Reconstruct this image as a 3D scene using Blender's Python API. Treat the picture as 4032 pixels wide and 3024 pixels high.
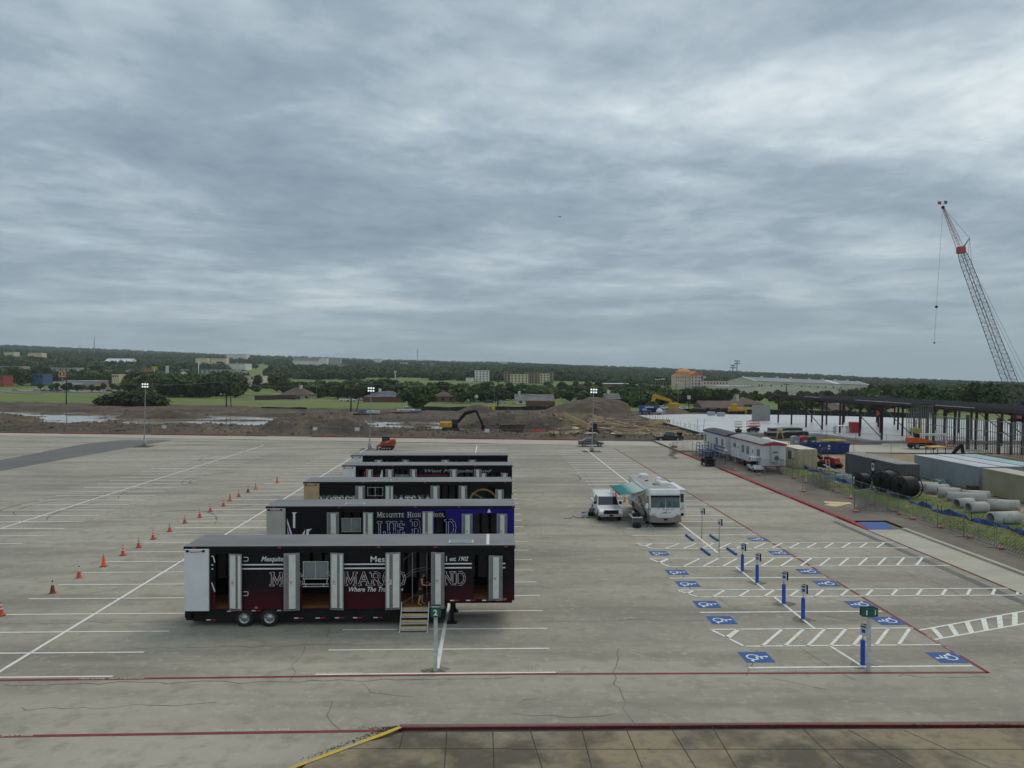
import bpy, bmesh, math, random
import numpy as np
from mathutils import Matrix, Vector
R_=math.radians
for o in list(bpy.data.objects): bpy.data.objects.remove(o)
SC=bpy.context.scene; COL=SC.collection
# ------------------------------------------------------------------ camera
CH=12.5; FPX=3000.0; PITCH=.01331; ROLL=.00245; YAW=.02924
def cam_axes():
    cp,sp=math.cos(PITCH),math.sin(PITCH); cy,sy=math.cos(YAW),math.sin(YAW); cr,sr=math.cos(ROLL),math.sin(ROLL)
    f=Vector((sy*cp,cy*cp,-sp)); rt=Vector((cy,-sy,0)); dn=f.cross(rt)
    return cr*rt-sr*dn, sr*rt+cr*dn, f
CR,CD,CF=cam_axes()
cd=bpy.data.cameras.new('camera'); cam=bpy.data.objects.new('camera',cd); COL.objects.link(cam)
cam.matrix_world=Matrix((( CR.x,-CD.x,-CF.x,0),(CR.y,-CD.y,-CF.y,0),(CR.z,-CD.z,-CF.z,CH),(0,0,0,1)))
cd.sensor_fit='HORIZONTAL'; cd.sensor_width=36; cd.lens=36*FPX/4032; cd.clip_start=.5; cd.clip_end=20000
SC.camera=cam
# ------------------------------------------------------------------ sky and sun (overcast)
SUN_EL,SUN_AZ=R_(52),R_(35)
W=bpy.data.worlds.new('World'); SC.world=W; W.use_nodes=True
nt=W.node_tree; N=nt.nodes; L=nt.links; N.clear()
def nd(tree,t,**k):
    n=tree.nodes.new(t)
    for a,b in k.items(): setattr(n,a,b)
    return n
def wm(op,a,b=None,c=None,tree=None):
    t=tree or nt; n=t.nodes.new('ShaderNodeMath'); n.operation=op
    for i,x in enumerate((a,b,c)):
        if x is None: continue
        if isinstance(x,(int,float)): n.inputs[i].default_value=x
        else: t.links.new(x,n.inputs[i])
    return n.outputs[0]
tc=nd(nt,'ShaderNodeTexCoord'); sep=nd(nt,'ShaderNodeSeparateXYZ'); L.new(tc.outputs['Generated'],sep.inputs[0])
zc=wm('MAXIMUM',sep.outputs[2],0.0)
den=wm('ADD',zc,0.085)
px=wm('DIVIDE',sep.outputs[0],den); py=wm('DIVIDE',sep.outputs[1],den)
cmb=nd(nt,'ShaderNodeCombineXYZ'); L.new(px,cmb.inputs[0]); L.new(py,cmb.inputs[1])
def wnoise(scale,detail,rough,off,sx=1,sy=1,dist=0):
    mp=nd(nt,'ShaderNodeMapping'); mp.inputs['Location'].default_value=off; mp.inputs['Scale'].default_value=(sx,sy,1)
    mp.inputs['Rotation'].default_value=(0,0,R_(-14))
    L.new(cmb.outputs[0],mp.inputs[0]); n=nd(nt,'ShaderNodeTexNoise'); n.inputs['Scale'].default_value=scale; n.inputs['Detail'].default_value=detail
    n.inputs['Roughness'].default_value=rough; n.inputs['Distortion'].default_value=dist; L.new(mp.outputs[0],n.inputs['Vector']); return n.outputs[0]
n1=wnoise(.58,7,.50,(9.4,3.3,0),.8,1.0,.45)
n2=wnoise(2.1,9,.56,(7.3,4.1,2),.9,1.0,.3)
n3=wnoise(.2,3,.5,(1.3,9.2,5))
n4=wnoise(7.5,7,.58,(2.2,6.4,1),1.0,.9,.2)
s=wm('ADD',wm('ADD',wm('MULTIPLY',n1,.54),wm('MULTIPLY',n4,.13)),wm('ADD',wm('MULTIPLY',n2,.33),wm('MULTIPLY',n3,.30)))
rmp=nd(nt,'ShaderNodeValToRGB'); L.new(s,rmp.inputs[0])
cr=rmp.color_ramp; cr.elements[0].position=.50; cr.elements[0].color=(.195,.258,.322,1); cr.elements[1].position=.79; cr.elements[1].color=(.70,.765,.79,1)
e=cr.elements.new(.60); e.color=(.280,.352,.418,1)
e=cr.elements.new(.685); e.color=(.425,.505,.56,1)
sky=nd(nt,'ShaderNodeTexSky'); sky.sky_type='NISHITA'; sky.sun_disc=False; sky.sun_elevation=SUN_EL; sky.sun_rotation=SUN_AZ; sky.dust_density=2.5
bl=nd(nt,'ShaderNodeVectorMath',operation='SCALE'); L.new(sky.outputs[0],bl.inputs[0]); bl.inputs[3].default_value=.06
# the haze belt low over the land
hz=wm('POWER',wm('SUBTRACT',1.0,wm('MINIMUM',wm('MULTIPLY',zc,4.2),1.0)),1.5)
mh=nd(nt,'ShaderNodeMixRGB'); L.new(wm('MULTIPLY',hz,.95),mh.inputs[0]); L.new(rmp.outputs[0],mh.inputs[1]); mh.inputs[2].default_value=(.248,.318,.376,1)
mx=nd(nt,'ShaderNodeMixRGB'); mx.inputs[0].default_value=.06; L.new(mh.outputs[0],mx.inputs[1]); L.new(bl.outputs[0],mx.inputs[2])
bg=nd(nt,'ShaderNodeBackground'); L.new(mx.outputs[0],bg.inputs[0]); bg.inputs[1].default_value=1.0
wo=nd(nt,'ShaderNodeOutputWorld'); L.new(bg.outputs[0],wo.inputs[0])
sd=bpy.data.lights.new('sun','SUN'); sd.energy=1.0; sd.angle=R_(35); sd.color=(1,.90,.74)
so=bpy.data.objects.new('sun',sd); COL.objects.link(so)
dirv=Vector((math.sin(SUN_AZ)*math.cos(SUN_EL),math.cos(SUN_AZ)*math.cos(SUN_EL),math.sin(SUN_EL)))
so.rotation_euler=dirv.to_track_quat('Z','Y').to_euler(); so.location=(0,0,60)
SC.view_settings.view_transform='Standard'; SC.view_settings.look='None'; SC.view_settings.exposure=0.22; SC.view_settings.gamma=1; SC.view_settings.use_curve_mapping=False
SC.render.engine='CYCLES'; SC.cycles.max_bounces=5; SC.cycles.transparent_max_bounces=8
# ------------------------------------------------------------------ placing: a viewing ray of the calibrated camera met with the ground
def ray(sx,sy):
    return CR*((sx-2016)/FPX)+CD*((sy-1512)/FPX)+CF
def G(sx,sy,z=0.0):
    d=ray(sx,sy); t=(z-CH)/d.z; return Vector((d.x*t,d.y*t,z))
def AT(sx,sy,Y):
    d=ray(sx,sy); t=Y/d.y; return Vector((d.x*t,Y,CH+d.z*t))
# ------------------------------------------------------------------ materials
MATS={}
def mat(key,col,rough=.7,metal=0,var=.12,vs=1.5,col2=None,bump=0,bs=20,spec=.4,stretch=None,grime=0):
    if key in MATS: return MATS[key]
    m=bpy.data.materials.new(key); m.use_nodes=True; t=m.node_tree; b=t.nodes['Principled BSDF']
    b.inputs['Roughness'].default_value=rough; b.inputs['Metallic'].default_value=metal; b.inputs['Specular IOR Level'].default_value=spec
    c=(*col,1)
    tcn=t.nodes.new('ShaderNodeTexCoord'); src=tcn.outputs['Object']
    if stretch:
        mp=t.nodes.new('ShaderNodeMapping'); mp.inputs['Scale'].default_value=stretch; t.links.new(src,mp.inputs[0]); src=mp.outputs[0]
    if var>0:
        n=t.nodes.new('ShaderNodeTexNoise'); n.inputs['Scale'].default_value=vs; n.inputs['Detail'].default_value=6; n.inputs['Roughness'].default_value=.62
        t.links.new(src,n.inputs['Vector'])
        r=t.nodes.new('ShaderNodeValToRGB'); t.links.new(n.outputs[0],r.inputs[0])
        a2=col2 or tuple(x*(1-var*1.6) for x in col); a1=col if col2 else tuple(min(1,x*(1+var)) for x in col)
        r.color_ramp.elements[0].position=.36; r.color_ramp.elements[1].position=.64
        r.color_ramp.elements[0].color=(*a2,1); r.color_ramp.elements[1].color=(*a1,1)
        t.links.new(r.outputs[0],b.inputs['Base Color'])
    else: b.inputs['Base Color'].default_value=c
    if bump>0:
        n=t.nodes.new('ShaderNodeTexNoise'); n.inputs['Scale'].default_value=bs; n.inputs['Detail'].default_value=5
        t.links.new(src,n.inputs['Vector']); bp=t.nodes.new('ShaderNodeBump'); bp.inputs['Strength'].default_value=bump; bp.inputs['Distance'].default_value=.05
        t.links.new(n.outputs[0],bp.inputs['Height']); t.links.new(bp.outputs[0],b.inputs['Normal'])
    MATS[key]=m; return m
# ------------------------------------------------------------------ mesh builder
class MB:
    def __init__(s): s.v=[]; s.f=[]; s.M=Matrix.Identity(4); s.sm=set()
    def add(s,vs,fs,smooth=False):
        o=len(s.v); s.v+= [tuple(s.M@Vector(p)) for p in vs]
        if smooth: s.sm.update(range(len(s.f),len(s.f)+len(fs)))
        s.f+= [tuple(i+o for i in f) for f in fs]; return s
    def box(s,x0,x1,y0,y1,z0,z1):
        return s.add([(x0,y0,z0),(x1,y0,z0),(x1,y1,z0),(x0,y1,z0),(x0,y0,z1),(x1,y0,z1),(x1,y1,z1),(x0,y1,z1)],
            [(3,2,1,0),(4,5,6,7),(0,1,5,4),(1,2,6,5),(2,3,7,6),(3,0,4,7)])
    def bbox(s,x0,x1,y0,y1,z0,z1,b=.02):   # chamfered on vertical and top edges
        r=[]
        for z,i in ((z0,0),(z1-b,0),(z1,b)):
            xa,xb,ya,yb=x0+i,x1-i,y0+i,y1-i
            r.append([(xa+b,ya,z),(xb-b,ya,z),(xb,ya+b,z),(xb,yb-b,z),(xb-b,yb,z),(xa+b,yb,z),(xa,yb-b,z),(xa,ya+b,z)])
        vs=sum(r,[]); fs=[tuple(range(7,-1,-1)),tuple(range(16,24))]
        for k in (0,8):
            for i in range(8): fs.append((k+i,k+(i+1)%8,k+8+(i+1)%8,k+8+i))
        return s.add(vs,fs)
    def quad(s,a,b,c,d): return s.add([a,b,c,d],[(0,1,2,3)])
    def prism(s,poly,y0,y1,axis='y',inset=0):
        # poly: list of (a,b); extruded along axis; axis y -> (a,y,b); z -> (a,b,z); x -> (x,a,b)
        def P(a,b,t): return {'y':(a,t,b),'z':(a,b,t),'x':(t,a,b)}[axis]
        n=len(poly)
        vs=[P(a,b,y0) for a,b in poly]+[P(a,b,y1) for a,b in poly]
        fs=[tuple(range(n)),tuple(range(2*n-1,n-1,-1))]+[(i,(i+1)%n,n+(i+1)%n,n+i)[::-1] for i in range(n)]
        return s.add(vs,fs)
    def tube(s,a,b,r,n=6,r2=None,caps=True):
        a=Vector(a); b=Vector(b); d=(b-a); 
        if d.length<1e-6: return s
        q=d.to_track_quat('Z','Y'); r2=r if r2 is None else r2; vs=[]
        for p,rr in ((a,r),(b,r2)):
            for i in range(n):
                t=2*math.pi*i/n; vs.append(tuple(p+q@Vector((rr*math.cos(t),rr*math.sin(t),0))))
        fs=[(i,(i+1)%n,n+(i+1)%n,n+i) for i in range(n)]
        if caps: fs+= [tuple(range(n-1,-1,-1)),tuple(range(n,2*n))]
        return s.add(vs,fs,smooth=n>6)
    def path(s,pts,r,n=5):
        for a,b in zip(pts,pts[1:]): s.tube(a,b,r,n)
        return s
    def lathe(s,prof,n=16,axis='z',cap=False):
        # prof: (r,h)
        vs=[];fs=[]
        for r,h in prof:
            for i in range(n):
                t=2*math.pi*i/n; x,y=r*math.cos(t),r*math.sin(t)
                vs.append({'z':(x,y,h),'y':(x,h,-y),'x':(h,x,y)}[axis])
        for k in range(len(prof)-1):
            for i in range(n): fs.append((k*n+i,k*n+(i+1)%n,(k+1)*n+(i+1)%n,(k+1)*n+i))
        if cap: fs+= [tuple(range(n-1,-1,-1)),tuple(range((len(prof)-1)*n,len(prof)*n))]
        return s.add(vs,fs,smooth=True)
    def ribbon(s,pts,w,z=None):
        # flat strip along a polyline on the ground
        P=[Vector((p[0],p[1],p[2] if z is None else z)) for p in pts]; vs=[];n=len(P)
        for i,p in enumerate(P):
            d=(P[min(i+1,n-1)]-P[max(i-1,0)]); d.z=0; d.normalize(); q=Vector((-d.y,d.x,0))*(w[i] if isinstance(w,list) else w)/2
            vs+= [tuple(p+q),tuple(p-q)]
        return s.add(vs,[(2*i,2*i+1,2*i+3,2*i+2) for i in range(n-1)])
    def mesh(s,name,m):
        me=bpy.data.meshes.new(name); me.from_pydata(s.v,[],s.f); me.update()
        if m: me.materials.append(m)
        if s.sm:
            fl=[i in s.sm for i in range(len(s.f))]; me.polygons.foreach_set('use_smooth',fl)
        return me
    def build(s,name,m,parent=None,loc=None,rz=0):
        o=bpy.data.objects.new(name,s.mesh(name,m)); COL.objects.link(o)
        if parent is not None: o.parent=parent
        if loc is not None: o.location=loc
        if rz: o.rotation_euler[2]=rz
        return o
def inst(name,me,parent=None,loc=(0,0,0),rot=(0,0,0),sc=None):
    o=bpy.data.objects.new(name,me); COL.objects.link(o); o.location=loc; o.rotation_euler=rot
    if sc: o.scale=sc
    if parent is not None: o.parent=parent
    return o
def tag(o,label,cat,group=None):
    o['label']=label; o['category']=cat
    if group: o['group']=group
    return o
def empty(name,label,cat,loc=(0,0,0),rz=0,group=None):
    o=bpy.data.objects.new(name,None); COL.objects.link(o); o.location=loc; o.rotation_euler=(0,0,rz); o.empty_display_size=.2
    return tag(o,label,cat,group)
def struct(o): o['kind']='structure'; return o
def stuff(o,label=None,cat=None):
    o['kind']='stuff'
    if label: o['label']=label
    if cat: o['category']=cat
    return o
KIDS={}
def copy_tree(o,parent=None,loc=None,rz=None,label=None,group=None):
    c=o.copy(); COL.objects.link(c)
    if parent is not None: c.parent=parent
    if loc is not None: c.location=loc
    if rz is not None: c.rotation_euler=(0,0,rz)
    if label: c['label']=label
    if group: c['group']=group
    for ch in list(o.children): copy_tree(ch,c)
    return c
def arc(cx,cy,r,a0,a1,n=8): return [(cx+r*math.cos(R_(a0+(a1-a0)*i/n)),cy+r*math.sin(R_(a0+(a1-a0)*i/n))) for i in range(n+1)]
# ------------------------------------------------------------------ lettering
def text_obj(body,h,m,parent,M,name='lettering',shear=0,align='LEFT',ext=.004,bold=0,spacing=1,fit=None):
    cu=bpy.data.curves.new('txt','FONT'); cu.body=body; cu.size=h/.73; cu.shear=shear; cu.align_x=align; cu.extrude=ext; cu.offset=bold; cu.space_character=spacing; cu.resolution_u=2
    o=bpy.data.objects.new('txt',cu); COL.objects.link(o); dg=bpy.context.evaluated_depsgraph_get(); me=bpy.data.meshes.new_from_object(o.evaluated_get(dg))
    bpy.data.objects.remove(o); bpy.data.curves.remove(cu)
    if fit and len(me.vertices):
        xs=[v.co.x for v in me.vertices]; k=fit/max(1e-6,max(xs)-min(xs)); x0=min(xs)
        for v in me.vertices: v.co.x=(v.co.x-x0)*k
    me.transform(M); me.materials.clear(); me.materials.append(m)
    q=bpy.data.objects.new(name,me); COL.objects.link(q); q.parent=parent; return q
# slab serif capitals as strokes on a 1 x 1 cell: (points), thick?
GLY={'A':([[(.06,0),(.5,1),(.94,0)],[(.25,.36),(.75,.36)]],[(.06,0),(.94,0)],1.0),
'B':([[(.18,0),(.18,1)],[(.18,1),(.6,1),(.78,.88),(.78,.64),(.6,.54),(.18,.54)],[(.6,.54),(.86,.42),(.86,.12),(.62,0),(.18,0)]],[(.16,0),(.16,1)],.9),
'C':([[(.9,.78),(.7,.98),(.4,1),(.14,.76),(.1,.5),(.14,.24),(.4,0),(.7,.02),(.9,.2)]],[],.95),
'D':([[(.18,0),(.18,1),(.58,1),(.84,.8),(.92,.5),(.84,.2),(.58,0),(.18,0)]],[(.14,0),(.14,1)],1.0),
'E':([[(.18,0),(.18,1),(.8,1),(.8,.84)],[(.18,.52),(.62,.52)],[(.18,0),(.82,0),(.82,.17)]],[],.85),
'G':([[(.88,.8),(.66,1),(.38,1),(.14,.76),(.1,.5),(.14,.22),(.4,0),(.66,0),(.88,.14),(.88,.46),(.6,.46)]],[],1.0),
'H':([[(.18,0),(.18,1)],[(.82,0),(.82,1)],[(.18,.5),(.82,.5)]],[(.18,0),(.18,1),(.82,0),(.82,1)],1.0),
'I':([[(.5,0),(.5,1)]],[(.5,0),(.5,1)],.5),
'L':([[(.2,1),(.2,0),(.84,0),(.84,.22)]],[(.2,1)],.85),
'M':([[(.1,0),(.14,1),(.5,.18),(.86,1),(.9,0)]],[(.1,0),(.12,1),(.88,1),(.9,0)],1.2),
'N':([[(.14,0),(.14,1),(.84,.02),(.84,1)]],[(.14,0),(.12,1),(.84,1)],1.05),
'O':([[(.5,0),(.2,.1),(.08,.5),(.2,.9),(.5,1),(.8,.9),(.92,.5),(.8,.1),(.5,0)]],[],1.0),
'P':([[(.2,0),(.2,1),(.62,1),(.84,.86),(.84,.6),(.62,.46),(.2,.46)]],[(.2,0),(.16,1)],.88),
'Q':([[(.5,0),(.2,.1),(.08,.5),(.2,.9),(.5,1),(.8,.9),(.92,.5),(.8,.1),(.5,0)],[(.55,.22),(.95,-.12)]],[],1.0),
'R':([[(.18,0),(.18,1),(.6,1),(.8,.87),(.8,.64),(.6,.5),(.18,.5)],[(.5,.5),(.92,0)]],[(.18,0),(.14,1),(.93,0)],1.0),
'S':([[(.8,.8),(.66,.98),(.36,1),(.16,.84),(.2,.64),(.5,.52),(.8,.4),(.84,.16),(.64,0),(.32,0),(.16,.2)]],[],.85),
'T':([[(.5,0),(.5,1)],[(.08,.82),(.08,1),(.92,1),(.92,.82)]],[(.5,0)],.95),
'U':([[(.16,1),(.16,.3),(.3,.04),(.6,0),(.78,.1),(.84,.3),(.84,1)]],[(.16,1),(.84,1)],1.0),
'W':([[(.04,1),(.26,0),(.5,.8),(.74,0),(.96,1)]],[(.05,1),(.95,1)],1.3),
'X':([[(.1,0),(.9,1)],[(.1,1),(.9,0)]],[(.1,0),(.9,1),(.1,1),(.9,0)],1.0),
'Y':([[(.06,1),(.5,.48),(.94,1)],[(.5,.48),(.5,0)]],[(.06,1),(.94,1),(.5,0)],1.0)}
def glyph(mb,ch,h,w,th,P,serif=True):
    # P(a,b,k) maps cell metres to 3d; draws strokes of width th
    st,se,ww=GLY[ch]; W_=w*ww
    def seg(a,b,t):
        a=Vector(a); b=Vector(b); d=b-a
        if d.length<1e-6: return
        d.normalize(); q=Vector((-d.y,d.x))*t/2; e=d*t/2
        mb.add([P(*(a-e+q)),P(*(a-e-q)),P(*(b+e-q)),P(*(b+e+q))],[(0,1,2,3)])
    for pl in st:
        for a,b in zip(pl,pl[1:]): seg((a[0]*W_,a[1]*h),(b[0]*W_,b[1]*h),th)
    if serif:
        for x,y in se: seg((x*W_-.13*h,y*h),(x*W_+.13*h,y*h),th*.8)
    return W_
# ================================================================== SETTING
rng=np.random.default_rng(7)
def vnoise(x,y,seed=0):
    def h(i,j):
        n=(i*374761393+j*668265263+seed*1442695)&0xffffffff; n=((n^(n>>13))*1274126177)&0xffffffff
        return ((n^(n>>16))&0xffff)/65535.0
    xi=np.floor(x).astype(np.int64); yi=np.floor(y).astype(np.int64); fx=x-xi; fy=y-yi
    fx=fx*fx*(3-2*fx); fy=fy*fy*(3-2*fy)
    return (h(xi,yi)*(1-fx)+h(xi+1,yi)*fx)*(1-fy)+(h(xi,yi+1)*(1-fx)+h(xi+1,yi+1)*fx)*fy
def fbm(x,y,sc,oct=4,seed=0,g=.5):
    a=1;s=0;t=0
    for o in range(oct):
        s=s+a*vnoise(x/sc,y/sc,seed+o*17); t+=a; a*=g; sc/=2.03
    return s/t-.5
def grid_mesh(name,xs,ys,zf,m):
    X,Y=np.meshgrid(xs,ys); Z=zf(X,Y); nx,ny=len(xs),len(ys)
    v=np.stack([X.ravel(),Y.ravel(),Z.ravel()],1); i=np.arange(nx*ny).reshape(ny,nx)
    f=np.stack([i[:-1,:-1].ravel(),i[:-1,1:].ravel(),i[1:,1:].ravel(),i[1:,:-1].ravel()],1)
    me=bpy.data.meshes.new(name); me.vertices.add(len(v)); me.vertices.foreach_set('co',v.ravel()); me.loops.add(f.size); me.loops.foreach_set('vertex_index',f.ravel())
    me.polygons.add(len(f)); me.polygons.foreach_set('loop_start',np.arange(0,f.size,4)); me.polygons.foreach_set('use_smooth',np.ones(len(f),bool)); me.update(); me.validate()
    me.materials.append(m); o=bpy.data.objects.new(name,me); COL.objects.link(o); return o
# ---- node materials for the surfaces
def surf(key,cols,scales,rough=.85,bump=.3,bs=6,stretch=(1,1,1),rr=None,spec=.3):
    """cols: base + overlay colours, each overlay mixed by a noise of its own scale: (col,(lo,hi),scale,stretch)"""
    m=bpy.data.materials.new(key); m.use_nodes=True; t=m.node_tree; b=t.nodes['Principled BSDF']; b.inputs['Roughness'].default_value=rough; b.inputs['Specular IOR Level'].default_value=spec
    g=t.nodes.new('ShaderNodeNewGeometry'); cur=None
    base=t.nodes.new('ShaderNodeRGB'); base.outputs[0].default_value=(*cols,1); cur=base.outputs[0]
    for i,(c,lo,hi,sc,st,amt) in enumerate(scales):
        mp=t.nodes.new('ShaderNodeMapping'); mp.inputs['Scale'].default_value=st; mp.inputs['Location'].default_value=(i*13.7,i*5.1,i*3.3); t.links.new(g.outputs['Position'],mp.inputs[0])
        n=t.nodes.new('ShaderNodeTexNoise'); n.inputs['Scale'].default_value=sc; n.inputs['Detail'].default_value=7; n.inputs['Roughness'].default_value=.6; t.links.new(mp.outputs[0],n.inputs['Vector'])
        r=t.nodes.new('ShaderNodeMapRange'); r.inputs[1].default_value=lo; r.inputs[2].default_value=hi; r.inputs[4].default_value=amt; t.links.new(n.outputs[0],r.inputs[0])
        mx=t.nodes.new('ShaderNodeMixRGB'); t.links.new(r.outputs[0],mx.inputs[0]); t.links.new(cur,mx.inputs[1]); mx.inputs[2].default_value=(*c,1); cur=mx.outputs[0]
    t.links.new(cur,b.inputs['Base Color'])
    if bump>0:
        n=t.nodes.new('ShaderNodeTexNoise'); n.inputs['Scale'].default_value=bs; n.inputs['Detail'].default_value=6; t.links.new(g.outputs['Position'],n.inputs['Vector'])
        bp=t.nodes.new('ShaderNodeBump'); bp.inputs['Strength'].default_value=bump; bp.inputs['Distance'].default_value=.05; t.links.new(n.outputs[0],bp.inputs['Height']); t.links.new(bp.outputs[0],b.inputs['Normal'])
    MATS[key]=m; return m
S1=(1,1,1)
M_lot=surf('lot_concrete',(.352,.325,.265),[((.190,.178,.150),.44,.68,.045,(1,1.6,1),.85),((.45,.42,.345),.46,.74,.09,(.5,2.2,1),.7),((.185,.172,.142),.48,.68,.16,(.35,2.2,1),.8),((.235,.215,.17),.50,.68,1.1,S1,.65),((.51,.475,.39),.55,.75,3.0,S1,.45)],rough=.86,bump=.25,bs=9)
M_lotlight=surf('pale_concrete',(.42,.395,.325),[((.30,.285,.24),.45,.7,.25,(.5,1.5,1),.7),((.5,.48,.42),.5,.7,1.3,S1,.4)],rough=.85,bump=.15)
M_asph=surf('asphalt_patch',(.145,.142,.135),[((.19,.185,.17),.45,.7,.15,(.6,2,1),.7),((.08,.08,.085),.5,.7,2,S1,.6)],rough=.9,bump=.3)
M_gutter=surf('gutter_tar',(.085,.085,.085),[((.16,.155,.14),.45,.65,.6,S1,.8)],rough=.9)
M_walk=surf('stained_walk',(.27,.22,.14),[((.088,.076,.056),.44,.56,.26,S1,.9),((.30,.265,.20),.52,.68,.5,S1,.6),((.13,.12,.10),.5,.66,2.2,S1,.6)],rough=.88,bump=.3)
M_brown=surf('brown_pavement',(.185,.155,.125),[((.115,.10,.085),.44,.66,.16,S1,.8),((.27,.235,.19),.52,.72,.3,(1,.5,1),.6),((.15,.13,.105),.5,.66,1.6,S1,.5)],rough=.9,bump=.35)
M_yard=surf('yard_dirt',(.30,.225,.135),[((.20,.15,.095),.43,.63,.13,S1,.85),((.40,.34,.25),.50,.70,.09,S1,.8),((.16,.125,.08),.52,.68,.6,S1,.6),((.46,.41,.33),.60,.75,.22,S1,.6)],rough=.95,bump=.6,bs=3)
M_dirt=surf('site_dirt',(.120,.091,.064),[((.060,.049,.041),.42,.60,.045,(.6,1,1),.9),((.195,.145,.092),.50,.66,.08,S1,.7),((.065,.052,.043),.48,.66,.35,S1,.8),((.30,.25,.19),.60,.74,.5,S1,.6)],rough=.95,bump=1.0,bs=1.1)
M_grass=surf('field_grass',(.130,.185,.038),[((.165,.205,.055),.42,.64,.012,(1,.6,1),.9),((.080,.125,.034),.48,.66,.035,S1,.7),((.19,.19,.08),.54,.7,.07,(1,.4,1),.55),((.085,.12,.038),.5,.7,.5,S1,.6)],rough=.95,bump=.6,bs=1.2)
M_verge=surf('verge_grass',(.115,.150,.032),[((.16,.175,.045),.45,.62,.4,S1,.8),((.25,.20,.09),.52,.70,.25,S1,.75),((.08,.11,.026),.5,.65,1.5,S1,.7)],rough=.95,bump=.7,bs=4)
M_white=mat('road_paint_white',(.72,.72,.67),.75,var=.10,vs=3,bump=.1)
M_whiteold=surf('worn_white_paint',(.74,.73,.68),[((.46,.45,.40),.52,.68,.9,S1,.8)],rough=.8,bump=.1)
M_red=surf('red_kerb_paint',(.21,.032,.042),[((.15,.05,.045),.48,.66,.7,S1,.8),((.36,.07,.075),.5,.7,2.2,S1,.5)],rough=.75,bump=.1)
M_redkerb=surf('bright_red_kerb_paint',(.30,.022,.034),[((.2,.04,.04),.5,.68,.5,S1,.7)],rough=.7,bump=.1)
M_yellow=surf('yellow_kerb_paint',(.60,.40,.055),[((.42,.34,.18),.48,.62,1.6,S1,.85)],rough=.75,bump=.15)
M_blue=surf('blue_paint',(.020,.090,.29),[((.035,.11,.30),.5,.7,1.8,S1,.6)],rough=.7,bump=.08)
M_bluepost=mat('blue_post_plastic',(.010,.065,.36),.45,var=.06)
M_water=mat('puddle_water',(.36,.34,.30),.10,var=.15,vs=.3,spec=.9)
# ---- the land out to the horizon
HX=[-400,0,1000,1500,2016,2500,3000,3500,4032,4500]; HY=[1374,1384,1406,1420,1430,1445,1466,1488,1502,1512]
AZT=[math.atan((x-2016)/3000)+YAW for x in HX]; ELT=[(1472-y)/3000 for y in HY]
def terr(X,Y):
    r=np.hypot(X,Y); az=np.arctan2(X,Y); el=np.interp(az,AZT,ELT)
    zt=el*5000+CH-11
    t=np.clip((r-650)/(5000-650),0,None); t=np.where(t<1,t**1.15,t)
    z=-.3+np.minimum(t,1.3)*(zt+.3)
    z=z-.018*np.clip(X-90,0,400)*np.clip((r-250)/250,0,1)*np.clip((3000-r)/2000,0,1)
    return z+np.where(r>600,fbm(X,Y,420,3,3)*np.clip((r-600)/900,0,1)*14,0)
az=np.radians(np.linspace(-62,62,150)); rr=np.concatenate([np.linspace(12,600,30),np.geomspace(620,7500,70)])
def polar():
    A,Rr=np.meshgrid(az,rr); X=Rr*np.sin(A); Y=Rr*np.cos(A); return X,Y
X,Y=polar(); Z=terr(X,Y); ny,nx=X.shape
v=np.stack([X.ravel(),Y.ravel(),Z.ravel()],1); i=np.arange(nx*ny).reshape(ny,nx)
f=np.stack([i[:-1,:-1].ravel(),i[:-1,1:].ravel(),i[1:,1:].ravel(),i[1:,:-1].ravel()],1)
me=bpy.data.meshes.new('ground'); me.from_pydata(v.tolist(),[],f.tolist()); me.materials.append(M_grass)
for p in me.polygons: p.use_smooth=True
o=bpy.data.objects.new('ground',me); COL.objects.link(o); struct(o)
def tz(x,y): return float(terr(np.array([float(x)]),np.array([float(y)]))[0])
# ---- parking lot sheet
def yk(x): return 160.9-(x+101.4)*.1535        # far kerb line
lot=MB(); lot.add([(-150,13,0),(30.3,13,0),(30.3,yk(30.3)-.1,0),(-150,yk(-150)-.1,0)],[(0,1,2,3)])
LOT=struct(lot.build('parking_lot',M_lot))
def sheet(name,pts,m,z,parent=LOT):
    b=MB(); b.add([(p[0],p[1],z) for p in pts],[tuple(range(len(pts)))]); o=b.build(name,m,parent)
    if parent is None: struct(o)
    return o
# pale concrete edge strip, tar gutter, dark asphalt patch
sheet('edge_strip',[(-150,yk(-150)-5.6),(30,yk(30)-9.5),(30,yk(30)-.12),(-150,yk(-150)-.12)],M_lotlight,.004)
b=MB(); pts=[];w=[]
for i in range(61):
    x=-150+i*3; pts.append((x,yk(x)-5.7-(x+150)/180*3.9,.008)); w.append(.35+1.5*max(0,vnoise(np.array([x/9.0]),np.array([.5]),4)[0]-.45)*(2.2 if -60<x<0 else .6))
b.ribbon(pts,w); b.build('tar_joint',M_gutter,LOT)
P=[G(0,2040),G(0,1822),G(330,1752),G(470,1733),G(640,1726),G(640,1745),G(450,1790),G(200,1860)]
P=[G(-300,1925),G(-300,1862),G(0,1812),G(330,1748),G(480,1733),G(680,1733),G(500,1765),G(300,1800),G(0,1855)]
sheet('asphalt_patch',P,M_asph,.005)
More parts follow.
